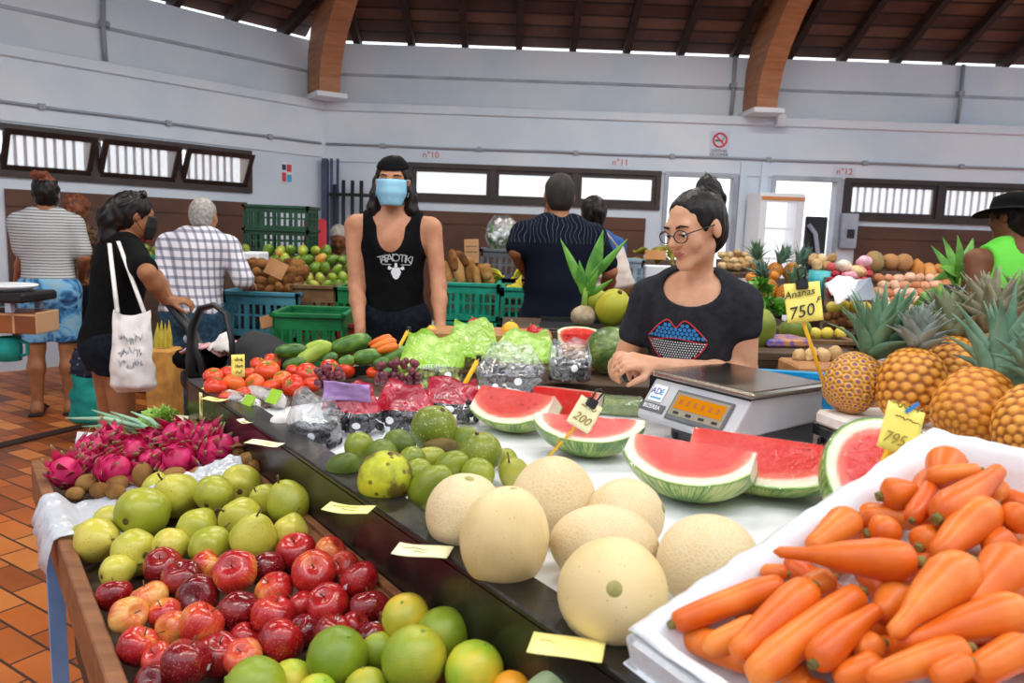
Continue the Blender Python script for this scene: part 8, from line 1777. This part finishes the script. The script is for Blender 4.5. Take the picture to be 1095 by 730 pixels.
# right: the long display
heap('ginger', (768, 268, 806, 288), 6.6, 7.0, 4.2, 'pale yellow root in the small far heap by the doorway', 'pale roots by the doorway', 'roots', 'slanted board under the pale roots by the doorway', tilt=1.5)
heap('orange', (798, 290, 832, 314), 5.6, 5.9, 6, 'orange fruit in the heap beside the shoulder of the woman in glasses', 'oranges beside the far pineapples', 'orange', 'slanted board under the oranges')
fp_ = Proto(pine('pineapple', .06, 1.2, True, 26, .16, 'crown', 11)); fpl = ['small pineapple at the back of the far group, nearest the doorway', 'small pineapple in the far group above the oranges', 'small pineapple in the far group behind the price sign', 'small pineapple lying low in the far group beside the oranges', 'small pineapple at the front of the far group, under the price sign']
for k, (x, y, d) in enumerate(((812, 287, 6.1), (828, 290, 6.05), (846, 290, 6.1), (822, 308, 5.5), (840, 314, 5.45))): o = fp_.new(); set_pine(o, x, y, d, (random.uniform(-.5, .5), -.2, .8), fpl[k], 'small pineapples in the far group')
bench([at_y(800, 322, 5.3), at_y(862, 324, 5.3), at_y(862, 298, 6.3), at_y(800, 296, 6.3)], 'slanted board under the small far pineapples')
p0 = at_y(877, 320, 5.6); m = MB(); h_ = at_y(877, 289, 5.6).z - p0.z; m.lathe([(0, 0), (.085, 0), (.095, h_), (.088, h_), (.08, .01), (0, .01)], 20); o = obj('teal_bin', m, mat('bin_teal', '2aa9b5', '57c3cc', 9, rough=.4)); o.location = p0; tag(o, 'bright teal bin full of roots beside the bags of red fruit', 'bin'); heap('ginger', (864, 272, 893, 292), 5.5, 5.7, 5, 'pale brown root heaped in the bright teal bin', 'roots in the teal bin', 'roots', tilt=1.5)
block('bin_stand', (p0.x - .14, 5.45, 0), (p0.x + .14, 5.75, p0.z - .001), M['dark_board'], 'dark stand under the bright teal bin', 'stand')
heap('lychee', (884, 282, 934, 322), 5.0, 5.6, 4.6, 'red lychee-like fruit in the heap beside the teal bin', 'red fruit beside the teal bin', 'red fruit', 'slanted board under the red fruit')
for k, (x, y) in enumerate(((903, 284), (918, 290), (908, 296), (924, 280), (901, 306))):
    q = MB(); q.ball((0, 0, 0), (.055, .04, .04), 14, 10); q.v = [tuple(Vector(v) * (1 + .25 * nz(v, 25, k))) for v in q.v]; o = obj('fruit_bag', q, mat('bag_print_%d' % k, ['e9c9b0', 'f0d9a0', 'e8b8c0', 'e0a0b8', 'f0e0c0'][k], ['e9e4d8', 'd98a5a', 'd9607a', 'f0d0d8', 'd9a060'][k], 30, rough=.3)); o.location = at_y(x, y, 4.98 + .1 * (304 - y) / 20); tag(o, ['pale bag on the red fruit, nearest the teal bin at the top', 'cream and orange bag in the middle of the red fruit', 'pink and white bag just under the cream and orange one', 'bright pink bag at the top of the red fruit, by the pumpkins', 'cream bag lowest on the red fruit'][k], 'bag')
for k, (x, y, r, lb) in enumerate(((935, 280, 12, 'big greenish-grey pumpkin nearest the red fruit'), (952, 280, 9, 'tan pumpkin in the middle of the three'), (966, 281, 10, 'long tan pumpkin farthest from the red fruit'))): o = K['pumpkin'].new(); put(o, at_y(x, y, 5.9), (1.4, 0, 1.3 + k), r * 5.9 / FPX / .04); tag(o, lb, 'pumpkin')
bench([at_y(922, 293, 5.7), at_y(980, 293, 5.7), at_y(980, 290, 6.2), at_y(922, 290, 6.2)], 'shelf board under the three pumpkins')
heap('sweet_potato', (974, 282, 1024, 303), 5.6, 6.0, 7, 'orange-brown sweet potato behind the pink roots', 'sweet potatoes on the long display', 'sweet potato', 'slanted board under the sweet potatoes', tilt=1.5); heap('root', (934, 292, 1024, 334), 4.7, 5.5, 5.6, 'pinkish root in the broad heap under the pumpkins', 'pink roots in the broad heap', 'roots', 'slanted board under the pink roots', tilt=1.5)
# fruit and greens nearer, left of the pineapple sign
for (n_, kd, x, y, r, d, e, lb) in (('p', 'pumpkin', 836, 326, 11, 4.6, (.2, 0, 0), 'pinkish pumpkin behind leafy greens, left of the yellow pineapple sign'),): o = K[kd].new(); put(o, at_y(x, y, d), e, r * d / FPX / .04); tag(o, lb, 'pumpkin')
block('greens_stand', (at_y(800, 345, 4.4).x, 4.2, 0), (at_y(850, 345, 4.4).x, 4.8, at_y(820, 345, 4.4).z), M['dark_board'], 'dark stand under the leafy greens and the pinkish pumpkin', 'stand')
leafy('leafy_greens', at_y(820, 334, 4.4), (.10, .08, .08), 160, M['leaf'], 'dark leafy greens behind the arm of the woman in glasses', 'greens', 9, .045); leafy('leafy_greens', at_y(812, 312, 4.6), (.06, .06, .08), 110, M['leaf'], 'upright leafy greens above the dark ones', 'greens', 10, .04)
for (x, y, r, d, lb) in ((812, 352, 17, 3.7, 'tall dark green papaya close behind the arm of the woman in glasses'), (850, 352, 12, 4.0, 'olive green papaya behind the pineapple price sign')): o = make_fruit('papaya', sph_prof(16, lambda th: (math.sin(th), -math.cos(th) * 1.4)), M['olive_fruit'], .05, noisefn(.04, 1.2, x * .1), 20); put(o, at_y(x, y, d), (.3, 0, 0) if x < 830 else (1.4, 0, 1.2), r * d / FPX / .05); tag(o, lb, 'papaya')
heap('potato', (880, 334, 912, 352), 4.2, 4.5, 5, 'small brown root in the box behind the lemons', 'brown roots behind the lemons', 'roots', 'slanted board under the small brown roots', tilt=1.5); heap('lemon', (866, 349, 912, 366), 3.9, 4.15, 6.5, 'yellow lemon in the box left of the blue-green pineapple crown', 'lemons in the box', 'lemon', 'slanted board under the lemons'); heap('lemon', (884, 322, 932, 338), 4.35, 4.6, 6, 'yellow fruit under the white paper bag', 'yellow fruit under the paper bag', 'fruit', 'slanted board under the yellow fruit')
pxcrate((862, 365, 916, 400), 3.85, .35, M['brown_crate'], 'brown box below the lemons'); stand((858, 402, 918), 3.85, .4, 'dark stand under the brown box of lemons')
m = MB(); m.grid(lambda u, v: V3((u - .5) * .24, (v - .5) * .2, .05 * math.sin(PI * u) + .03 * nz((u * 5, v * 5, 2)) + .10 * v), 16, 16); o = obj('paper_bag', m, M['white_plastic']); o.location = at_y(910, 324, 4.35); solid(o, .002); tag(o, 'crumpled white bag lying on the yellow fruit', 'bag'); m = MB(); m.add([V3(-.07, 0, 0), V3(.09, .02, .01), V3(.05, .04, .13), V3(-.01, .05, .11)], [(0, 1, 2, 3)]); o = obj('grey_paper', m, M['trim_grey']); o.location = at_y(922, 322, 4.2); solid(o, .002); tag(o, 'grey paper sheet sticking up from the white bag', 'paper')
pk_ = mat('purple_pack', '6a5aa8', 'c98a5a', 26, .42, .58, rough=.4); m = MB(); m.box((0, 0, .02), (.24, .2, .04), bev=.01); o = obj('fruit_pack', m, pk_); o.location = at_y(834, 364, 3.75) + V3(0, 0, -.02); o.rotation_euler = (0, 0, .2); tag(o, 'purple and orange printed packet on the dark table edge', 'packet'); zq = at_y(834, 364, 3.75).z - .022
table('market_table', .98, 1.62, 3.48, 3.84, zq, 'dark cluttered table behind the scale, printed packet on top')
p0 = at_y(848, 392, 3.3); block('cardboard_box', (p0.x - .02, 3.2, 0), (p0.x + .45, 3.44, p0.z + .02), M['card_brown'], 'open brown cardboard box low behind the blue crate', 'box')
heap('ginger', (846, 372, 905, 390), 3.3, 3.42, 7, 'pale vegetable in the low cardboard box behind the blue crate', 'pale vegetables in the low cardboard box', 'vegetables', tilt=1.2)
# plants and bucket on the right
def potplant(px_, py_, d, tips, label, wd=.03, pot=.08):
    p = at_y(px_, py_, d); e = empty('potted_plant', p, label=label, cat='plant'); m = MB(); m.lathe([(0, 0), (pot * .8, 0), (pot, .12), (pot * .94, .12), (pot * .75, .02), (0, .02)], 18); obj('pot', m, M['black_plastic'], e); st_ = MB(); st_.tube([(0, 0, .02), (.005, 0, .2)], .01, 6); obj('stem', st_, M['stem_green'], e)
    for k, (x, y) in enumerate(tips): q = MB(); s0 = V3(0, 0, .10 + .015 * k); s1 = at_y(x, y, d + .1 * math.sin(k * 2)) - p; v = s1 - s0; blade(q, s0, v + V3(0, 0, v.length * .12), v.length, wd, .2, (0, -.8, .5)); o = obj('leaf', q, M['leaf'], e); solid(o, .001)
    pz_ = p.z; block('plant_stand', (p.x - .13, d - .12, 0), (p.x + .13, d + .14, pz_ - .001), M['dark_board'], 'dark stand under the ' + label.split(' in ')[0].split(' with ')[0], 'stand'); return e
potplant(1022, 328, 4.3, [(998, 258), (1012, 248), (1030, 246), (1055, 262), (1048, 250), (1005, 285), (1040, 278), (1000, 300), (1045, 300), (1058, 275)], 'tall broad-leaved green plant in a black pot beside the neon top', .032)
potplant(1000, 348, 3.6, [(985, 312), (1000, 306), (1018, 318), (1030, 330), (978, 332), (1022, 340)], 'low broad-leaved green plant in a pot behind the pineapple crowns', .035, .06)
p0 = at_y(1024, 348, 3.2); m = MB(); m.lathe([(0, 0), (.05, 0), (.062, .11), (.056, .11), (.046, .01), (0, .01)], 20); o = obj('bucket', m, M['white_plastic']); o.location = p0; tag(o, 'small translucent white bucket by the hand of the person in neon green', 'bucket'); block('bucket_stand', (p0.x - .12, 3.1, 0), (p0.x + .4, 3.3, p0.z - .001), M['dark_board'], 'dark counter under the small white bucket', 'counter')
# ---------------------------------------------------------------- light: daylight through roof opening and doors, tube lamps and tie beams added unseen
w = bpy.data.worlds.new('daylight'); SC.world = w; w.use_nodes = True
bg = w.node_tree.nodes['Background']; bg.inputs[0].default_value = (.86, .93, 1.0, 1); bg.inputs[1].default_value = 1.5
def added_tube_lamp(x, y, z, rz, power, size=1.5):  # out-of-view lamp added to light the stalls
    e = empty('added_hanging_lamp', (x, y, z), (0, 0, rz), None, 'lamp'); 
    m = MB(); m.box((0, 0, .05), (size, .16, .06), bev=.01); obj('housing', m, M['white_paint'], e); [obj('added_rod', MB().tube([(q * size * .3, 0, .08), (q * size * .3, 0, .345)], .008, 6), M['white_paint'], e) for q in (-1, 1)]; st('beam_tie_added', MB().box((1.3, y, z + .42), (16.6, .1, .15)), M['rafter'])  # rods and tie beam invented to carry the added lamp
    m = MB(); m.tube([(-size / 2 + .03, 0, 0), (size / 2 - .03, 0, 0)], .02, 8); obj('tube', m, M['added_tube_glow'], e)
    L = bpy.data.lights.new('added_tube_light', 'AREA'); L.shape = 'RECTANGLE'; L.size = size; L.size_y = .12; L.energy = power*.36; L.color = (1, .95, .88)
    o = bpy.data.objects.new('added_tube_light', L); link(o); o.parent = e; o.location = (0, 0, -.03); return e
M['added_tube_glow'] = emit('added_tube_glow', 'fff4e4', 6)
lamps = [(-.9, .5, 3.3, .4, 34), (.9, .7, 3.3, .4, 30), (2.6, 1.6, 3.4, .4, 45), (-2.4, 2.4, 3.4, .4, 60), (.2, 3.0, 3.6, .4, 66), (2.6, 4.2, 3.6, .2, 60), (-1.2, 5.2, 3.7, .2, 95), (1.6, 6.4, 3.8, .1, 95)]
NM = ['first hanging tube lamp above the front stall', 'second hanging tube lamp above the front stall', 'hanging tube lamp above the pineapples', 'hanging tube lamp above the walkway', 'hanging tube lamp behind the front stall', 'hanging tube lamp above the vegetable tables', 'hanging tube lamp above the green crates', 'hanging tube lamp near the back wall']
for l, nme in zip(lamps, NM): added_tube_lamp(*l)['label'] = nme + ' added unseen under the roof'

cam = bpy.data.cameras.new('camera'); co = bpy.data.objects.new('camera', cam); link(co); SC.camera = co
cam.sensor_width = 36; cam.lens = FPX / 1095 * 36; cam.sensor_fit = 'HORIZONTAL'; cam.clip_start = .02
co.matrix_world = Matrix.Translation(CAMP) @ Matrix((_r, _u, -_f)).transposed().to_4x4()
cam.dof.use_dof = True; cam.dof.focus_distance = 2.1; cam.dof.aperture_fstop = 6
SC.view_settings.view_transform = 'Standard'; SC.view_settings.look = 'None'; SC.view_settings.gamma = 1.0; SC.view_settings.use_curve_mapping = False
SC.view_settings.exposure = 0.43
for kd in K.values():
    for pr in kd.p:
        if not pr.used:
            for q in kids(pr.o) + [pr.o]: bpy.data.objects.remove(q)
bpy.context.view_layer.update()
